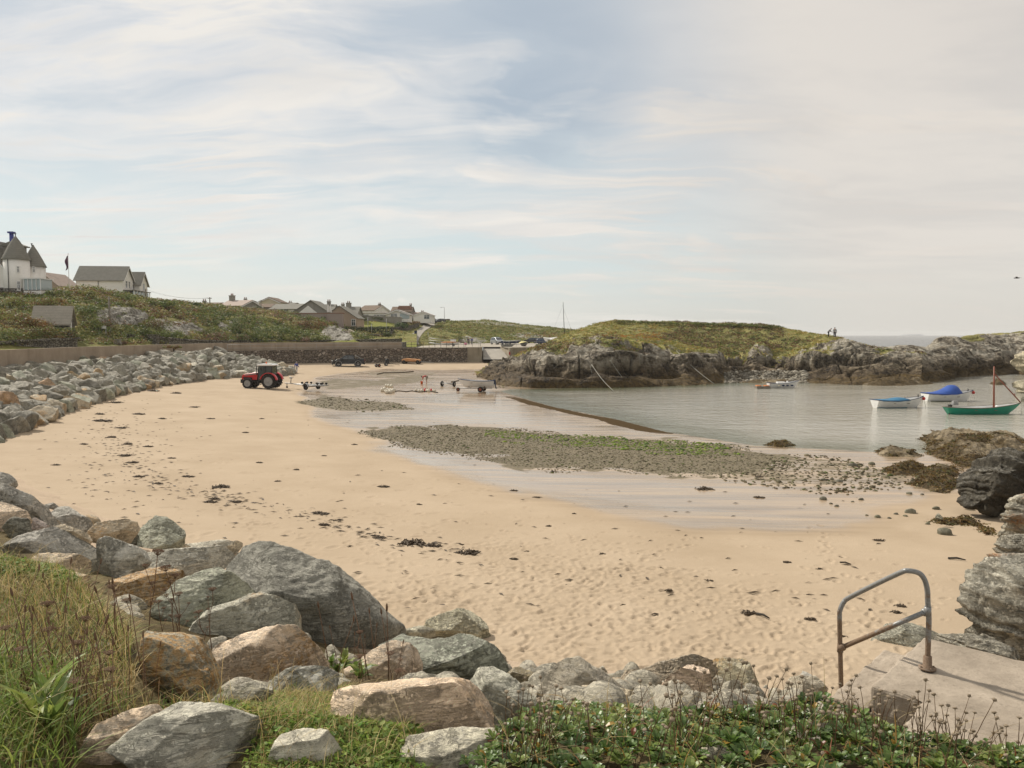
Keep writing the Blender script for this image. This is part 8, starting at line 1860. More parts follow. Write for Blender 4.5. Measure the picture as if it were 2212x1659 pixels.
def pal(idx_w, n, r_): return PAL[r_.choice(len(PAL), n, p=np.array(idx_w) / sum(idx_w))]
def on_grid(P, n, r_, mask=None):
 a = np.linalg.norm(np.cross(P[1:, :-1] - P[:-1, :-1], P[:-1, 1:] - P[:-1, :-1]), axis=-1)
 if mask is not None: a = a * mask[:-1, :-1]
 pr = a.ravel() / a.sum(); i = r_.choice(len(pr), n, p=pr); j, k = np.unravel_index(i, a.shape)
 u, v = r_.random((n, 1)), r_.random((n, 1)); q = P[j, k] * (1 - u) * (1 - v) + P[j + 1, k] * u * (1 - v) + P[j, k + 1] * (1 - u) * v + P[j + 1, k + 1] * u * v
 return q, j, k
hrg = np.random.default_rng(222)
px_, py_ = to_px(LP); at_ = lattr(LP, LV, LX)
vis = ((px_ > -120) & (px_ < 800) & (LV > .75) & (LV < 4.35)).astype(float) * (1 - .96 * sstep(.3, .6, at_['rock'])) * (1 - sstep(.3, .7, at_['lawn'])) * (1.6 - sstep(90, 190, LP[..., 1]))
q, j, k = on_grid(LP, 5200, hrg, vis)
zone = fbm(q * np.array([.07, .07, .2]), 3, 5); big = hrg.random(len(q))
W8 = np.array([[4, 5, 3, 1, .2, .5, .1, 0], [2, 4, 4, 2, .8, .8, .4, .2], [.6, 1, 1.5, 1.6, 2.4, 2.0, 1.2, .6]])
zi = np.clip(((zone + .28) / .56 * 3).astype(int), 0, 2); cols = np.zeros((len(q), 3))
for z in range(3): m = zi == z; cols[m] = pal(W8[z], m.sum(), hrg)
R0 = (.28 + .75 * big ** 2.2) * np.clip(q[:, 1] / 120, .7, 1.15)
rad = np.stack([R0 * 1.35, R0 * 1.35, R0 * .85], -1)
tag(foliage('heath_vegetation', [leaf_quads(q + np.array([0, 0, .1]), rad, 24, .14 * np.clip(q[:, 1] / 110, .6, 1.4), cols, 223)]), 'mixed gorse, bramble and bracken covering the hillside', 'undergrowth', kind='stuff')
hv = np.interp(np.arange(HP.shape[0]), np.cumsum([0, 26, 34, 52, 60, 34, 20]), range(7)); HV = np.repeat(hv[:, None], HP.shape[1], 1)
HA = hattr(HP, HV, np.repeat(hx[None], HP.shape[0], 0)); hpx, hpy = to_px(HP)
q, j, k = on_grid(HP, 5200, hrg, HA['grass'] * (HV < 5.15) * (HV > 2.2))
hx_ = to_px(q)[0]; TB = 1.3; zone = fbm(q * np.array([.05, .06, .15]), 3, 15); right = sstep(1640, 1720, hx_) * sstep(1900, 1800, hx_)
cols = np.zeros((len(q), 3)); dk_ = 1.5 * zone - .45 * right + .25 * sstep(1330, 1520, hx_) * sstep(1700, 1600, hx_); m = dk_ > .12; cols[m] = pal([1.0, 1.2, .8, .4, 1.6, 2.4, .6, .1], m.sum(), hrg); cols[~m] = pal([.3, 1.4, 3, 3.2, .5, .2, .8, .9], (~m).sum(), hrg)
brk = (np.abs(hx_ - 1350) < 75) & (hrg.random(len(q)) < .35) & (HV[j, k] > 3.2) & (HV[j, k] < 4.2); cols[~m] *= np.array([1.35, 1.22, .95]); cols[brk] = (.34, .15, .035)
R0 = np.where(m, .42, .26) * hrg.uniform(.7, 1.5, len(q)); rad = np.stack([R0 * 1.5, R0 * 1.5, R0 * .75], -1)
tag(foliage('headland_turf', [leaf_quads(q, rad, 16, np.where(m, .15, .11), cols, 225)]), 'rough grass, heather and bracken on top of the headland', 'turf', kind='stuff')
xs = hrg.uniform(1330, 1690, 230); pts = [(head_s.hit(x, np.interp(x, [1330, 1450, 1600, 1690], [699, 703, 707, 711])), x) for x in xs]
pts = np.array([p[:] for p, x in pts if p is not None])
tag(foliage('scrub', [leaf_quads(pts + np.array([0, 0, .3]), np.stack([np.full(len(pts), .8), np.full(len(pts), .8), hrg.uniform(.2, .5, len(pts))], -1), 16, .16, pal([1.5, 3, 2, 1, .3, .8, .1, .1], len(pts), hrg), 227)]), 'dark green scrub along the skyline of the headland', 'scrub', kind='stuff')
q, j, k = on_grid(FP, 2600, hrg, (np.repeat(np.arange(FP.shape[0])[:, None], FP.shape[1], 1) < 80).astype(float) * (1 - .9 * fattr(FP, np.zeros(FP.shape[:2]), 0)['rock']))
zone = fbm(q * .05, 3, 25); cols = np.where((zone > .05)[:, None], pal([.5, 1, 2, 2, 2, .8, 2, .8], len(q), hrg), pal([.6, 2.2, 3, 2.4, .3, .3, .3, .3], len(q), hrg)); R0 = hrg.uniform(.4, 1.0, len(q))
tag(foliage('far_heath', [leaf_quads(q, np.stack([R0 * 1.5, R0 * 1.5, R0 * .6], -1), 14, .24, cols, 229)]), 'rough grass and bracken on the far hill behind the yard', 'heath', kind='stuff')
q, j, k = on_grid(VP, 900, hrg, 1 - .97 * vattr(VP, 0, 0)['lawn']); lp_ = to_px(q)
m = ~in_poly(lp_[0], lp_[1], [(r[0] - 2, r[2]) for r in rows] + [(r[1] + 2, r[2]) for r in rows][::-1]); q = q[m]; R0 = hrg.uniform(.3, .8, len(q))
tag(foliage('verge_growth', [leaf_quads(q, np.stack([R0 * 1.4, R0 * 1.4, R0 * .6], -1), 14, .18, pal([1, 3, 3, 1.6, .6, .4, .5, .3], len(q), hrg), 231)]), 'grass and low weeds on the slope around the lane', 'undergrowth', kind='stuff')
def bush(label, x, y, D, wpx, hpx, cols, seed, surf=None, n=46, leaf=.12, group=None, name='shrub', long_=1.0, dy=0):
 r_ = np.random.default_rng(seed); s_ = D / FPX; p = at(x, y, D)
 if surf is not None: h_ = surf.hit(x, y); p = h_ if h_ is not None else p
 s_ = p.y / FPX; w_, h_ = wpx * s_ / 2, hpx * s_; k = max(9, int(9 + w_ * 5)); t = thing(name, label, 'shrub', (p.x, p.y, p.z), group=group)
 c = np.stack([r_.uniform(-1, 1, k) * w_ * .75, r_.uniform(-.6, .6, k) * min(w_, 2.2) * long_, np.zeros(k)], -1); c[:, 2] = h_ * (.30 + .38 * (1 - (c[:, 0] / w_) ** 2) * r_.random(k))
 R0 = np.full((k, 3), 1.0) * np.array([min(w_, h_ * 1.2) * .48, min(w_, h_) * .48, h_ * .34]) * r_.uniform(.75, 1.2, (k, 1))
 cc = np.array(cols)[r_.integers(len(cols), size=k)]
 foliage('foliage', [leaf_quads(c, R0, n, leaf, cc, seed + 1, .8)], parent=t)
 b = MB()
 for q_ in range(5): e = c[int(r_.integers(k))]; b.tube([(0, 0, -.3), (e[0] * .4, e[1] * .4, e[2] * .5), tuple(e)], .03, 5, [.05, .03, .012])
 b.build('stems', M['timber_dark'], t)
GRN = [PAL[0], PAL[1], PAL[1], (.07, .095, .025)]; OLV = [PAL[1], PAL[2], PAL[3]]; RST = [PAL[4], PAL[5], PAL[3], (.17, .10, .035)]; PNK = [PAL[1], PAL[0], (.21, .115, .085), (.24, .14, .10)]
for i, a in enumerate([
 ('dense olive bush on the ridge right of the turreted house', 125, 640, 120, 58, 16, OLV + GRN, hill_s), ('rounded green bush on the ridge before the flagpole', 185, 640, 126, 70, 14, OLV, hill_s),
 ('dark green bush below the gabled white house', 262, 652, 140, 56, 20, GRN, hill_s), ('green gorse bush on the ridge right of the gabled house', 350, 665, 152, 70, 18, OLV + GRN, hill_s),
 ('tall russet bush at the left edge above the hedge', 25, 706, 88, 80, 42, RST + OLV, hill_s), ('russet bracken bush hiding the left of the slate hut', 78, 712, 82, 60, 28, RST, hill_s),
 ('brown bramble bush under the turreted house terrace', 20, 668, 100, 80, 30, RST + OLV, hill_s), ('olive bush below the seated couple', 105, 662, 106, 70, 26, OLV + RST, hill_s),
 ('big dark bush between the slate hut and the wooden pole', 213, 718, 106, 62, 40, [PAL[5], PAL[0], PAL[1]], hill_s), ('dark green bush above the roof of the slate hut', 190, 690, 108, 60, 36, GRN, hill_s),
 ('yellow green bush just right of the wooden pole', 262, 726, 110, 36, 30, OLV, hill_s), ('green mounded bush behind the field gate', 312, 728, 114, 44, 22, OLV + GRN, hill_s),
 ('brown dry bush right of the grey outcrop', 345, 712, 120, 60, 28, [PAL[5], PAL[1], PAL[2]], hill_s), ('dark bush right of the gate pillar', 362, 736, 113, 46, 24, GRN, hill_s),
 ('pinkish flowering hydrangea bush above the parapet', 474, 740, 131, 46, 27, PNK, hill_s), ('second pinkish flowering bush beside the first', 517, 740, 133, 40, 22, PNK, hill_s),
 ('tall brownish bush behind the flowering bushes', 518, 722, 140, 52, 36, [PAL[5], PAL[1], PAL[0]], hill_s), ('green gorse bush right of the flowering pair', 556, 738, 136, 60, 30, GRN + OLV, hill_s),
 ('dark gorse mound in the middle of the slope', 610, 728, 142, 70, 28, GRN, hill_s), ('small pink tinged bush at the foot of the slope', 659, 742, 142, 28, 15, PNK, hill_s),
 ('russet bush on the slope below the pink wall', 672, 712, 156, 70, 22, RST, hill_s), ('olive bush at the slope foot left of the knoll', 690, 738, 145, 50, 18, OLV, hill_s),
 ('low green clump growing on the parapet by the rocks', 375, 754, 101, 40, 9, OLV + RST, None), ('dark green bush on the skyline behind the ridge', 422, 664, 166, 30, 11, GRN, hill_s),
 ('big rounded bright green bush left of the lane', 865, 712, 196, 30, 18, [(.06, .10, .03), (.08, .12, .035)], vill_s), ('orange tinted bush behind the rounded green bush', 893, 702, 225, 36, 9, RST, vill_s),
 ('wide green shrub under the long white bungalow', 815, 693, 205, 40, 10, GRN + OLV, vill_s), ('low shrub left of the wide green shrub', 780, 693, 200, 26, 9, GRN, vill_s), ('olive shrub below the garden wall', 855, 694, 205, 30, 10, OLV, vill_s),
 ('small clipped bush in front of the dark hedge', 838, 728, 166, 18, 10, GRN, vill_s), ('dark weedy tuft on the slipway wall', 1165, 750, 141, 22, 7, GRN, None), ('russet gorse bank right of the lane', 948, 739, 200, 44, 18, RST + OLV, far_s),
 ('green bush above the railing by the yard', 985, 735, 214, 60, 12, OLV, far_s), ('bush at the left end of the garden by the bungalow', 919, 690, 258, 26, 8, GRN, vill_s)]):
 bush(a[0], a[1], a[2], a[3], a[4], a[5], a[6], 700 + i * 3, a[7], leaf=.11 if a[3] < 150 else .15)
def hedge(label, pxs, D, hp_, cols, seed, n=40, leaf=.12, th=.8):
 r_ = np.random.default_rng(seed); P = [at(x, y, d) for x, y, d in zip([p[0] for p in pxs], [p[1] for p in pxs], D)]; t = thing('hedge', label, 'hedge', P[0]); c = []
 for a_, b_ in zip(P[:-1], P[1:]):
  for u in np.linspace(0, 1, max(3, int((b_ - a_).length / .5))): q_ = a_.lerp(b_, u); h_ = hp_ * q_.y / FPX; c += [(q_.x, q_.y + r_.uniform(-.3, .3) * th, q_.z + h_ * z) for z in (.25, .6, .85)]
 c = np.array(c) - np.array(P[0][:]); rad = np.full((len(c), 3), 1.0) * np.array([.7, .6 * th, hp_ * P[0].y / FPX * .25])
 foliage('foliage', [leaf_quads(c, rad, n, leaf, np.array(cols)[r_.integers(len(cols), size=len(c))], seed, .8)], parent=t); MB().tube([(p - P[0]) + Vector((0, 0, .1)) for p in P], .12, 5).build('stems', M['timber_dark'], t)
hedge('russet and green hedge above the left stone wall', [(-60, 740, 70), (60, 738, 80), (165, 735, 90)], (72, 82, 91), 27, OLV + RST + GRN, 811, 36, .09)
hedge('dark clipped hedge below the lawn', [(746, 721, 0), (800, 722, 0), (846, 721, 0)], (172, 174, 178), 15, [(.022, .034, .012), (.03, .045, .015)], 813, 50, .13, 1.3)
# ------------------------------------------------------------------ grass and flowers close to the camera
def near_poly(poly): return np.array(poly)
def scatter_bank(poly, n, seed, Dmax=7.5):
 r_ = np.random.default_rng(seed); a = np.array(poly); out = []
 while len(out) < n:
  D = r_.uniform(2.1, Dmax, 5000); x = r_.uniform(a[:, 0].min(), a[:, 0].max(), 5000); X = (x - CX) / FPX * D * 1.03; z = z_bank(X, D)
  px, py = to_px(P3(X, D, 0) + np.stack([0 * z, 0 * z, z], -1)); ok = in_poly(px, py, poly) & (r_.random(5000) < (D / Dmax) ** 1.0)
  out += list(zip(X[ok], D[ok], z[ok]))
 return np.array(out[:n])
def blades(pos, hgt, wid, cols, seed, droop=.5, seg=4, lean=(0, 0)):
 r_ = np.random.default_rng(seed); n = len(pos); a = r_.uniform(0, 6.283, n); h = hgt * r_.uniform(.5, 1.25, n); w_ = wid * r_.uniform(.6, 1.3, n); dr = droop * r_.uniform(.3, 1.6, n)
 d = np.stack([np.cos(a), np.sin(a), 0 * a], -1) + np.array([lean[0], lean[1], 0]); sd_ = np.stack([-np.sin(a), np.cos(a), 0 * a], -1); tw = r_.uniform(-.8, .8, n)[:, None]; sd_ = sd_ + d * tw; sd_ /= np.linalg.norm(sd_, axis=1, keepdims=True)
 rows_ = []
 for k in range(seg + 1):
  t = k / seg; c = pos + d * (h * dr * t ** 1.8)[:, None] + np.array([0, 0, 1.0]) * (h * (t - .42 * dr * t ** 2.2))[:, None]; ww = (w_ * (1 - t) ** .7 * .5 + 1e-4)[:, None]
  rows_ += [c - sd_ * ww, c + sd_ * ww]
 V = np.stack(rows_, 1).reshape(-1, 3); m = 2 * (seg + 1); b = (np.arange(n) * m)[:, None]
 F = np.concatenate([b + np.array([[2 * k, 2 * k + 1, 2 * k + 3, 2 * k + 2]]) for k in range(seg)]); cc = cols[r_.integers(len(cols), size=n)] * r_.uniform(.7, 1.3, (n, 1))
 return V, F, np.repeat(cc, m, 0)
STRAW = 1.35 * np.array([(.36, .27, .12), (.30, .21, .085), (.42, .33, .17), (.22, .18, .06)]); GRS = 1.5 * np.array([(.10, .15, .03), (.14, .19, .04), (.18, .21, .05), (.08, .115, .028)]); MIXG = np.concatenate([GRS, STRAW, np.array([(.20, .11, .045)])])
GL = [(-80, 1195), (60, 1178), (125, 1188), (185, 1222), (225, 1290), (280, 1380), (292, 1480), (290, 1540), (370, 1535), (480, 1530), (500, 1560), (230, 1570), (140, 1620), (150, 1700), (-80, 1700)]
GM = [(470, 1540), (560, 1520), (680, 1510), (760, 1500), (740, 1560), (850, 1580), (900, 1590), (880, 1640), (920, 1700), (540, 1700), (560, 1620), (560, 1570)]
p1 = scatter_bank(GL, 12000, 901); p2 = scatter_bank(GM, 7000, 903, 5.5); lowg = scatter_bank([(-80, 1440), (60, 1440), (140, 1500), (150, 1560), (170, 1620), (160, 1700), (-80, 1700)], 520, 905, 4.2)
def patchy(p, cA, cB, seed):
 m = fbm(p * 1.5, 3, seed) > 0; return m
m1 = patchy(p1, 0, 0, 31); m2 = patchy(p2, 0, 0, 33)
gp = [blades(p1[m1], .13, .0042, MIXG, 911, .8), blades(p1[~m1], .145, .004, np.concatenate([STRAW, STRAW, GRS]), 913, 1.0), blades(p2[m2], .09, .0042, np.concatenate([GRS, MIXG]), 915, .8), blades(p2[~m2], .10, .004, np.concatenate([STRAW, MIXG]), 917, 1.0), blades(lowg, .24, .009, GRS * 1.0, 919, .8, 5)]
q = scatter_bank(GL, 600, 921); gp.append(blades(q, .34, .0035, STRAW, 923, .9, 6)); q = scatter_bank(GM, 200, 925, 5.5); gp.append(blades(q, .24, .0035, STRAW, 927, .9, 6))
tag(foliage('grass', gp), 'long straw and green grass growing among the near boulders', 'grass', kind='stuff')
wk = np.concatenate(WRACK); wk = wk[(wk[:, 1] < 60)]; wk = wk[hrg.integers(len(wk), size=3200)]; wr_ = np.full((len(wk), 3), 1.0) * np.array([.16, .16, .06])
tag(foliage('bladder_wrack', [leaf_quads(wk, wr_, 9, .055, np.array([(.12, .075, .024), (.17, .11, .036), (.07, .046, .02), (.20, .14, .05), (.09, .085, .03)])[hrg.integers(5, size=len(wk))], 937)]), 'brown bladder wrack draped over the low reefs', 'seaweed', kind='stuff')
lw = scatter_bank(GM, 1500, 931, 5.5); l2 = scatter_bank([(0, 1200), (60, 1185), (200, 1225), (240, 1275), (120, 1260), (0, 1245)], 500, 933, 8)
tag(foliage('clover', [leaf_quads(np.concatenate([lw, l2]) + np.array([0, 0, .025]), np.full((2000, 3), 1.0) * np.array([.05, .05, .035]), 6, .014, GRS[hrg.integers(4, size=2000)] * 1.05, 935)]), 'low green leafy weeds creeping through the grass', 'weeds', kind='stuff')
def rosettes(pos, nl, L, wd, cols, seed, rise=(.25, 1.1), kind='spoon'):
 r_ = np.random.default_rng(seed); n = len(pos); N = n * nl; base = np.repeat(pos, nl, 0); a = np.repeat(r_.uniform(0, 6.28, n), nl) + np.tile(np.arange(nl) * 2.399, n) + r_.normal(size=N) * .2
 el = r_.uniform(rise[0], rise[1], N); l_ = np.repeat(L * r_.uniform(.75, 1.25, n), nl) * r_.uniform(.7, 1.15, N); w_ = wd * l_ / L
 f = np.stack([np.cos(a) * np.cos(el), np.sin(a) * np.cos(el), np.sin(el)], -1); sd_ = np.stack([-np.sin(a), np.cos(a), 0 * a], -1); up_ = np.cross(f, sd_) * -1; up_ *= np.sign(up_[:, 2:3])
 prof = ((0, .16, 0), (.42, .42, .06), (.72, 1.0, .05), (.92, .78, -.02), (1.0, .12, -.07)) if kind == 'spoon' else ((0, .25, 0), (.3, .8, .10), (.6, 1.0, .12), (.85, .6, .03), (1.0, .05, -.08))
 R_ = []
 for t, h_, b_ in prof:
  c = base + f * (l_ * t)[:, None] + up_ * (l_ * b_)[:, None]
  R_ += [c - sd_ * (w_ * h_ * .5)[:, None] + up_ * (w_ * h_ * .14)[:, None], c, c + sd_ * (w_ * h_ * .5)[:, None] + up_ * (w_ * h_ * .14)[:, None]]
 V = np.stack(R_, 1).reshape(-1, 3); b = (np.arange(N) * 15)[:, None]
 F = np.concatenate([b + np.array([[3 * k + e, 3 * k + 1 + e, 3 * k + 4 + e, 3 * k + 3 + e]]) for k in range(4) for e in (0, 1)])
 cc = np.repeat(cols[r_.integers(len(cols), size=n)], nl, 0) * r_.uniform(.75, 1.25, (N, 1)); y_ = r_.random(N) if kind == 'spoon' else np.full(N, .5); cc[y_ < .025] = (.36, .22, .035); cc[y_ > .985] = (.22, .07, .03)
 return V, F, np.repeat(cc, 15, 0)
MATP = [(1075, 1635), (1130, 1598), (1200, 1568), (1320, 1548), (1450, 1524), (1560, 1520), (1700, 1510), (1760, 1502), (1830, 1514), (1900, 1536), (1960, 1552), (2040, 1574), (2100, 1592), (2180, 1612), (2300, 1650), (2500, 1700), (2500, 1800), (1060, 1800), (1000, 1700)]
mp = scatter_bank(MATP, 2300, 941, 4.2)
hole = in_poly(*to_px(mp), [(1500, 1655), (1530, 1630), (1570, 1612), (1600, 1616), (1600, 1640), (1560, 1660)]); mp = mp[~hole]
mp[:, 2] += .07 * sstep(1.75, 1.2, mp[:, 0]) + .02 + .05 * fbm(mp * 2.6, 3, 943)
DG = np.array([1.95, 1.6, 1.2]) * np.array([(.050, .105, .036), (.065, .125, .042), (.085, .145, .045), (.042, .085, .034), (.10, .155, .06)])
big_ = hrg.random(len(mp)) < .3; sm_ = np.array([0, 0, .06])
tag(foliage('daisy_mat', [rosettes(mp[~big_], 13, .037, .016, DG, 945), rosettes(mp[big_], 12, .050, .021, DG * np.array([1.15, 1.1, 1]), 946), blades(mp[hrg.integers(len(mp), size=420)] + sm_ * .5, .15, .003, STRAW * .8, 947, 1.5, 6), blades(mp[hrg.integers(len(mp), size=160)] + sm_ * .5, .10, .005, np.array([(.22, .09, .04), (.34, .2, .05), (.3, .12, .06)]), 948, 1.2)], 'leaf_glossy'), 'thick mat of small fleshy green daisy leaves at the lower right', 'ground cover', kind='stuff')
t = thing('plantain_plant', 'broad leaved bright green plant at the lower left corner', 'plant', slope_hit(150, 1560, z_bank)); p_ = np.zeros((5, 3)); p_[:, :2] = hrg.normal(size=(5, 2)) * .09
foliage('leaves', [rosettes(p_, 7, .20, .035, GRS * 1.1, 951, (.5, 1.35), 'lance')], 'leaf_glossy', t)
t = thing('dock_plant', 'bright green leafy plant between the pinkish boulders', 'plant', slope_hit(735, 1470)); p_ = np.zeros((12, 3)); p_[:, :2] = hrg.normal(size=(12, 2)) * .14
foliage('leaves', [rosettes(p_, 8, .13, .045, GRS * .9, 953, (.4, 1.4), 'lance')], 'leaf_glossy', t)
def col_mesh(b, name, cf):
 o = b.build(name, M['leaf']); me = o.data; a = me.attributes.new('col', 'FLOAT_COLOR', 'POINT'); co = np.array([v.co[:] for v in me.vertices]); a.data.foreach_set('color', np.concatenate([cf(co), np.ones((len(co), 1))], 1).astype(np.float32).ravel()); bpy.data.objects.remove(o); return me
def stalk_variant(seed):
 r_ = np.random.default_rng(seed); b = MB(); x, y = 0, 0; pts = [(0, 0, -.02)]
 for k in range(5): x += r_.normal() * .008; y += r_.normal() * .008; pts.append((x, y, .2 * (k + 1)))
 b.tube(pts, .006, 5, [.008, .0075, .007, .0065, .006, .006]); e = Vector(pts[-1])
 b.lathe([(.006, -.01), (.030, .012), (.036, .035), (.030, .05), (.012, .055), (.001, .052)], e, n=10, M=Matrix.Rotation(r_.normal() * .35, 3, 'X'))
 for k in range(7): a = k * .9; b.tube([e + Vector((.03 * math.cos(a), .03 * math.sin(a), .02)), e + Vector((.05 * math.cos(a), .05 * math.sin(a), .005 + .03 * r_.random()))], .004, 4)
 return col_mesh(b, 'seed_stalk', lambda c: np.where(c[:, 2:3] > .985, np.array([[.34, .27, .19]]), np.array([[.17, .105, .06]])) * (1 + .25 * vnoise(c * 90)[:, None]))
SV = [stalk_variant(s) for s in range(6)]
edge_ = [(1095, 1612), (1150, 1590), (1200, 1565), (1320, 1545), (1450, 1524), (1560, 1518), (1700, 1508), (1760, 1502), (1830, 1514), (1900, 1536), (1960, 1552), (2040, 1574), (2100, 1592), (2200, 1620)]
n_ = 0
for i in range(235):
 u = hrg.uniform(0, len(edge_) - 1.001); e = int(u); f = u - e; x = edge_[e][0] * (1 - f) + edge_[e + 1][0] * f + hrg.normal() * 12; y = edge_[e][1] * (1 - f) + edge_[e + 1][1] * f + abs(hrg.normal()) * (16 if i < 190 else 60) + 5
 if y > 1650: continue
 p = slope_hit(x, y, z_bank); dd = min(p.y, hrg.uniform(2.7, 3.1)); p = at(x, y, dd); p.z = float(z_bank(np.array([p.x]), np.array([dd]))[0]) + .02 + .07 * float(sstep(1.75, 1.2, p.x)); dens = 1.25 if 1380 < x < 1640 else .9; h_ = hrg.uniform(.11, .235) * dens
 o = bpy.data.objects.new('seed_stalk', SV[i % 6]); C.objects.link(o); o.location = p; k = h_ * hrg.uniform(.9, 1.1); rr = .20 * hrg.uniform(.85, 1.25); o.scale = (rr, rr, k); o.rotation_euler = (hrg.normal() * .22, hrg.normal() * .22, hrg.uniform(0, 6.28))
 tag(o, f"dry brown daisy seed head on a thin stalk {'at the left of' if x < 1330 else 'in the middle of' if x < 1680 else 'before the handrail on' if x < 1900 else 'near the landing on'} the green mat", 'seed head', 'dry daisy seed heads standing above the green mat')
for (x, y, lab) in ((1333, 1660, 'small lilac daisy flower at the bottom edge, left one'), (1370, 1668, 'larger lilac daisy flower at the bottom edge, right one')):
 p = slope_hit(x, y + 8, z_bank); t = thing('daisy_flower', lab, 'flower', p); MB().tube([(0, 0, 0), (.005, 0, .05), (.0, 0, .09)], .0018, 5).build('stem', M['stalk'], t); b = MB()
 for k in range(26): a = k * 2 * math.pi / 26; c_, s_ = math.cos(a), math.sin(a); b.add([(c_ * .005 - s_ * .0012, s_ * .005 + c_ * .0012, .092), (c_ * .005 + s_ * .0012, s_ * .005 - c_ * .0012, .092), (c_ * .021 + s_ * .0016, s_ * .021 - c_ * .0016, .095), (c_ * .021 - s_ * .0016, s_ * .021 + c_ * .0016, .095)], [(0, 1, 2, 3)])
 b.build('petals', M['petal'], t); MB().sphere((0, 0, .093), .0065, 10, 6, (1, 1, .5)).build('disc', M['pollen'], t)
def umbel_variant(seed):
 r_ = np.random.default_rng(seed); b = MB(); pts = [(0, 0, -.03)]; x = y = 0
 for k in range(5): x += r_.normal() * .012; y += r_.normal() * .012; pts.append((x, y, .11 * (k + 1)))
 b.tube(pts, .003, 6, [.0038, .0036, .0033, .003, .0027, .0024])
 def head(c, r, n):
  for k in range(n):
   a = k * 2.399; q_ = math.sqrt((k + .5) / n); e = c + Vector((r * q_ * math.cos(a), r * q_ * math.sin(a), r * (.95 - .25 * q_ * q_))); b.tube([c, c.lerp(e, .5) + Vector((0, 0, -.004)), e], .0009, 4)
   for m in range(4): d_ = Vector((r_.normal(), r_.normal(), r_.uniform(.0, 1))) * r * .12; b.sphere(e + d_, r * .085, 5, 4)
 head(Vector(pts[-1]), .033 * r_.uniform(.8, 1.2), 26)
 for k in (2, 3): s0 = Vector(pts[k]); e = s0 + Vector((r_.normal() * .05, r_.normal() * .05, .13)); b.tube([s0, s0.lerp(e, .5) + Vector((.006, 0, 0)), e], .0019, 5); head(e, .02 * r_.uniform(.7, 1.2), 15)
 o = b.build('wild_carrot', M['dead_brown']); me = o.data; bpy.data.objects.remove(o); return me
def spike_variant(seed):
 r_ = np.random.default_rng(seed); b = MB(); l = r_.normal() * .05; b.tube([(0, 0, -.02), (l * .3, 0, .15), (l, 0, .33)], .0022, 5, [.0024, .002, .0016]); b.lathe([(.001, 0), (.0036, .004), (.0046, .014), (.0036, .026), (.0014, .033), (.0005, .035)], (l, 0, .325), n=8)
 o = b.build('plantain_spike', M['dead_brown']); me = o.data; bpy.data.objects.remove(o); return me
UV_ = [umbel_variant(s) for s in range(5)]; PV = [spike_variant(s) for s in range(4)]
UMB = [(318, 1192, 1390), (372, 1240, 1390), (388, 1278, 1395), (458, 1272, 1400), (395, 1208 + 10, 1395), (290, 1290, 1400), (352, 1300, 1405), (372, 1326, 1410), (250, 1256, 1400), (170, 1390, 1530), (110, 1302, 1470), (112, 1355, 1480), (172, 1330, 1500), (225, 1408, 1545), (165, 1460, 1560), (30, 1352, 1480), (62, 1395, 1500), (245, 1440, 1560), (778, 1365, 1500), (790, 1412, 1510), (862, 1408, 1515), (862, 1445, 1520), (440, 1320, 1410)]
for i, (x, y0, y1) in enumerate(UMB):
 p = slope_hit(x + hrg.normal() * 10, y1, z_bank if x < 480 else z_slope)
 if x < 480: dd = min(p.y, 4.6); p = at(x, y1, dd)
 h_ = (y1 - y0) / FPX * p.y * 1.02; o = bpy.data.objects.new('wild_carrot', UV_[i % 5]); C.objects.link(o); o.location = p; s_ = h_ / .575; o.scale = (max(s_, .75), max(s_, .75), s_); o.rotation_euler = (hrg.normal() * .07, hrg.normal() * .07, hrg.uniform(0, 6.28))
 wh = 'among the dead stalks right of the grass' if 240 < x < 480 else 'in the long grass at the left' if x < 480 else 'between the pinkish boulders'
 tag(o, f"{'tall' if y1 - y0 > 150 else 'short' if y1 - y0 < 105 else 'middling'} dead wild carrot with flat heads {wh}", 'dead flower', 'dead wild carrot plants')
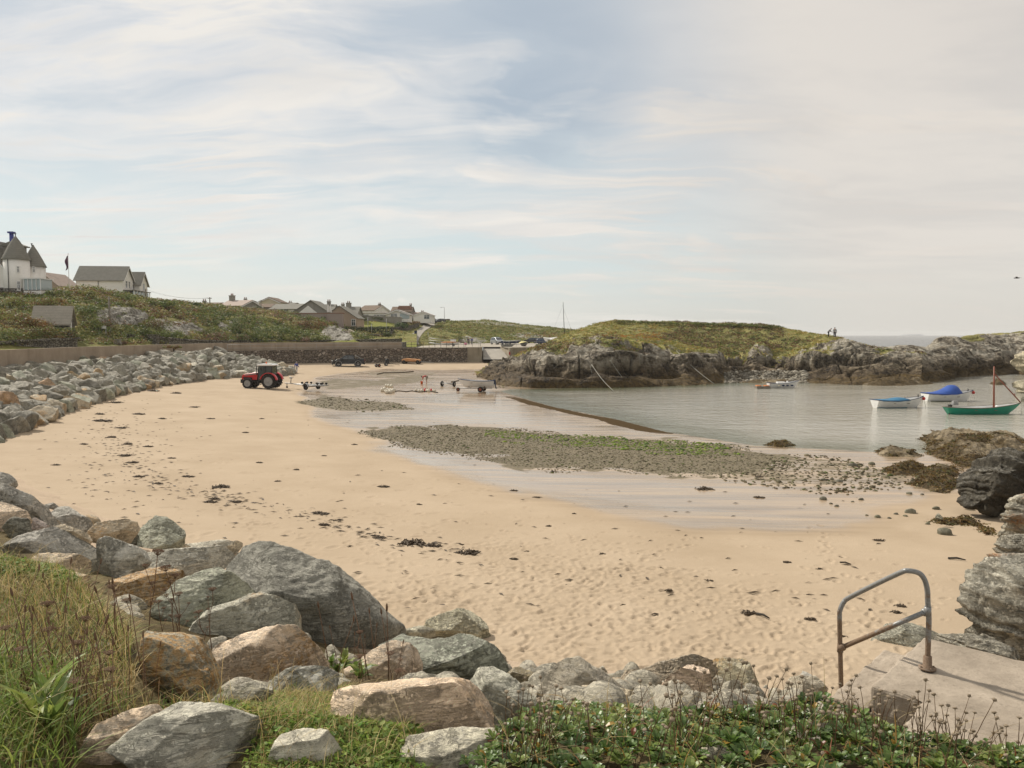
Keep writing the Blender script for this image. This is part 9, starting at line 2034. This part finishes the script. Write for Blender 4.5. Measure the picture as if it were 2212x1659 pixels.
for i in range(46):
 if i < 34: x, y1 = hrg.uniform(0, 330), hrg.uniform(1360, 1600); p = slope_hit(x, y1, z_bank); w8 = 'in the long grass at the left'
 else: x, y1 = hrg.uniform(690, 850), hrg.uniform(1440, 1500); p = slope_hit(x, y1); w8 = 'between the pinkish boulders'
 o = bpy.data.objects.new('plantain_spike', PV[i % 4]); C.objects.link(o); o.location = p; s_ = hrg.uniform(.7, 1.4) * (1.0 if i < 34 else 1.5); o.scale = (s_,) * 3; o.rotation_euler = (hrg.normal() * .15, hrg.normal() * .15, hrg.uniform(0, 6.28))
 tag(o, f'thin stalk with a small dark plantain seed spike {w8}', 'seed spike', 'plantain seed spikes')
VV, FF, kk = [], [], 0
for _ in range(760):
 x, y = (hrg.uniform(-60, 1800), hrg.uniform(1150, 1640)) if _ < 430 else (hrg.uniform(1080, 1850), hrg.uniform(1450, 1570)); p = slope_hit(x, y); tt = float(dist_poly(np.array([p.x]), np.array([p.y]), TOE)[0])
 if in_poly(np.array([x]), np.array([y]), GL)[0] or in_poly(np.array([x]), np.array([y]), GM)[0] or p.z < float(z_sand0(np.array([p.x]), np.array([p.y]))[0]) + .12 or p.y < 4: continue
 V, F = ICO[3]; r = hrg.uniform(.07, .24); Q = V * hrg.uniform(.65, 1.2, 3)
 for _k in range(7): a = hrg.normal(size=3); a /= np.linalg.norm(a); pr = Q @ a; Q = Q - np.maximum(pr - pr.max() * hrg.uniform(.5, .88), 0)[:, None] * a
 Q = Q + V * (.07 * fbm(Q * 2 + _, 3, _))[:, None]; VV.append(Q * r + np.array(p[:]) + np.array([0, 0, -.05])); FF.append(F + kk); kk += len(V)
o = mesh_np('small_rocks', np.concatenate(VV), np.concatenate(FF), M['boulder']); o.color = (.92, .88, .8, .3); tag(o, 'smaller stones filling the gaps between the near boulders', 'stones', kind='stuff')
# ------------------------------------------------------------------ sea air
hm_ = bpy.data.materials.new('sea_air'); hm_.use_nodes = True; hn = NT(hm_.node_tree); hn.n.clear()
hv_ = hn.n.new('ShaderNodeVolumePrincipled'); hv_.inputs['Color'].default_value = (0.93, 0.93, 0.92, 1); hv_.inputs['Density'].default_value = 0.00013; hv_.inputs['Anisotropy'].default_value = 0.25
hn.l.new(hv_.outputs[0], hn.n.new('ShaderNodeOutputMaterial').inputs['Volume'])
hz_ = MB().box((0, 0, 0), (13000, 13000, 34)).build('haze', hm_, loc=(0, 0, 12))
tag(hz_, 'thin pale sea haze filling the whole bay', 'haze', kind='stuff')
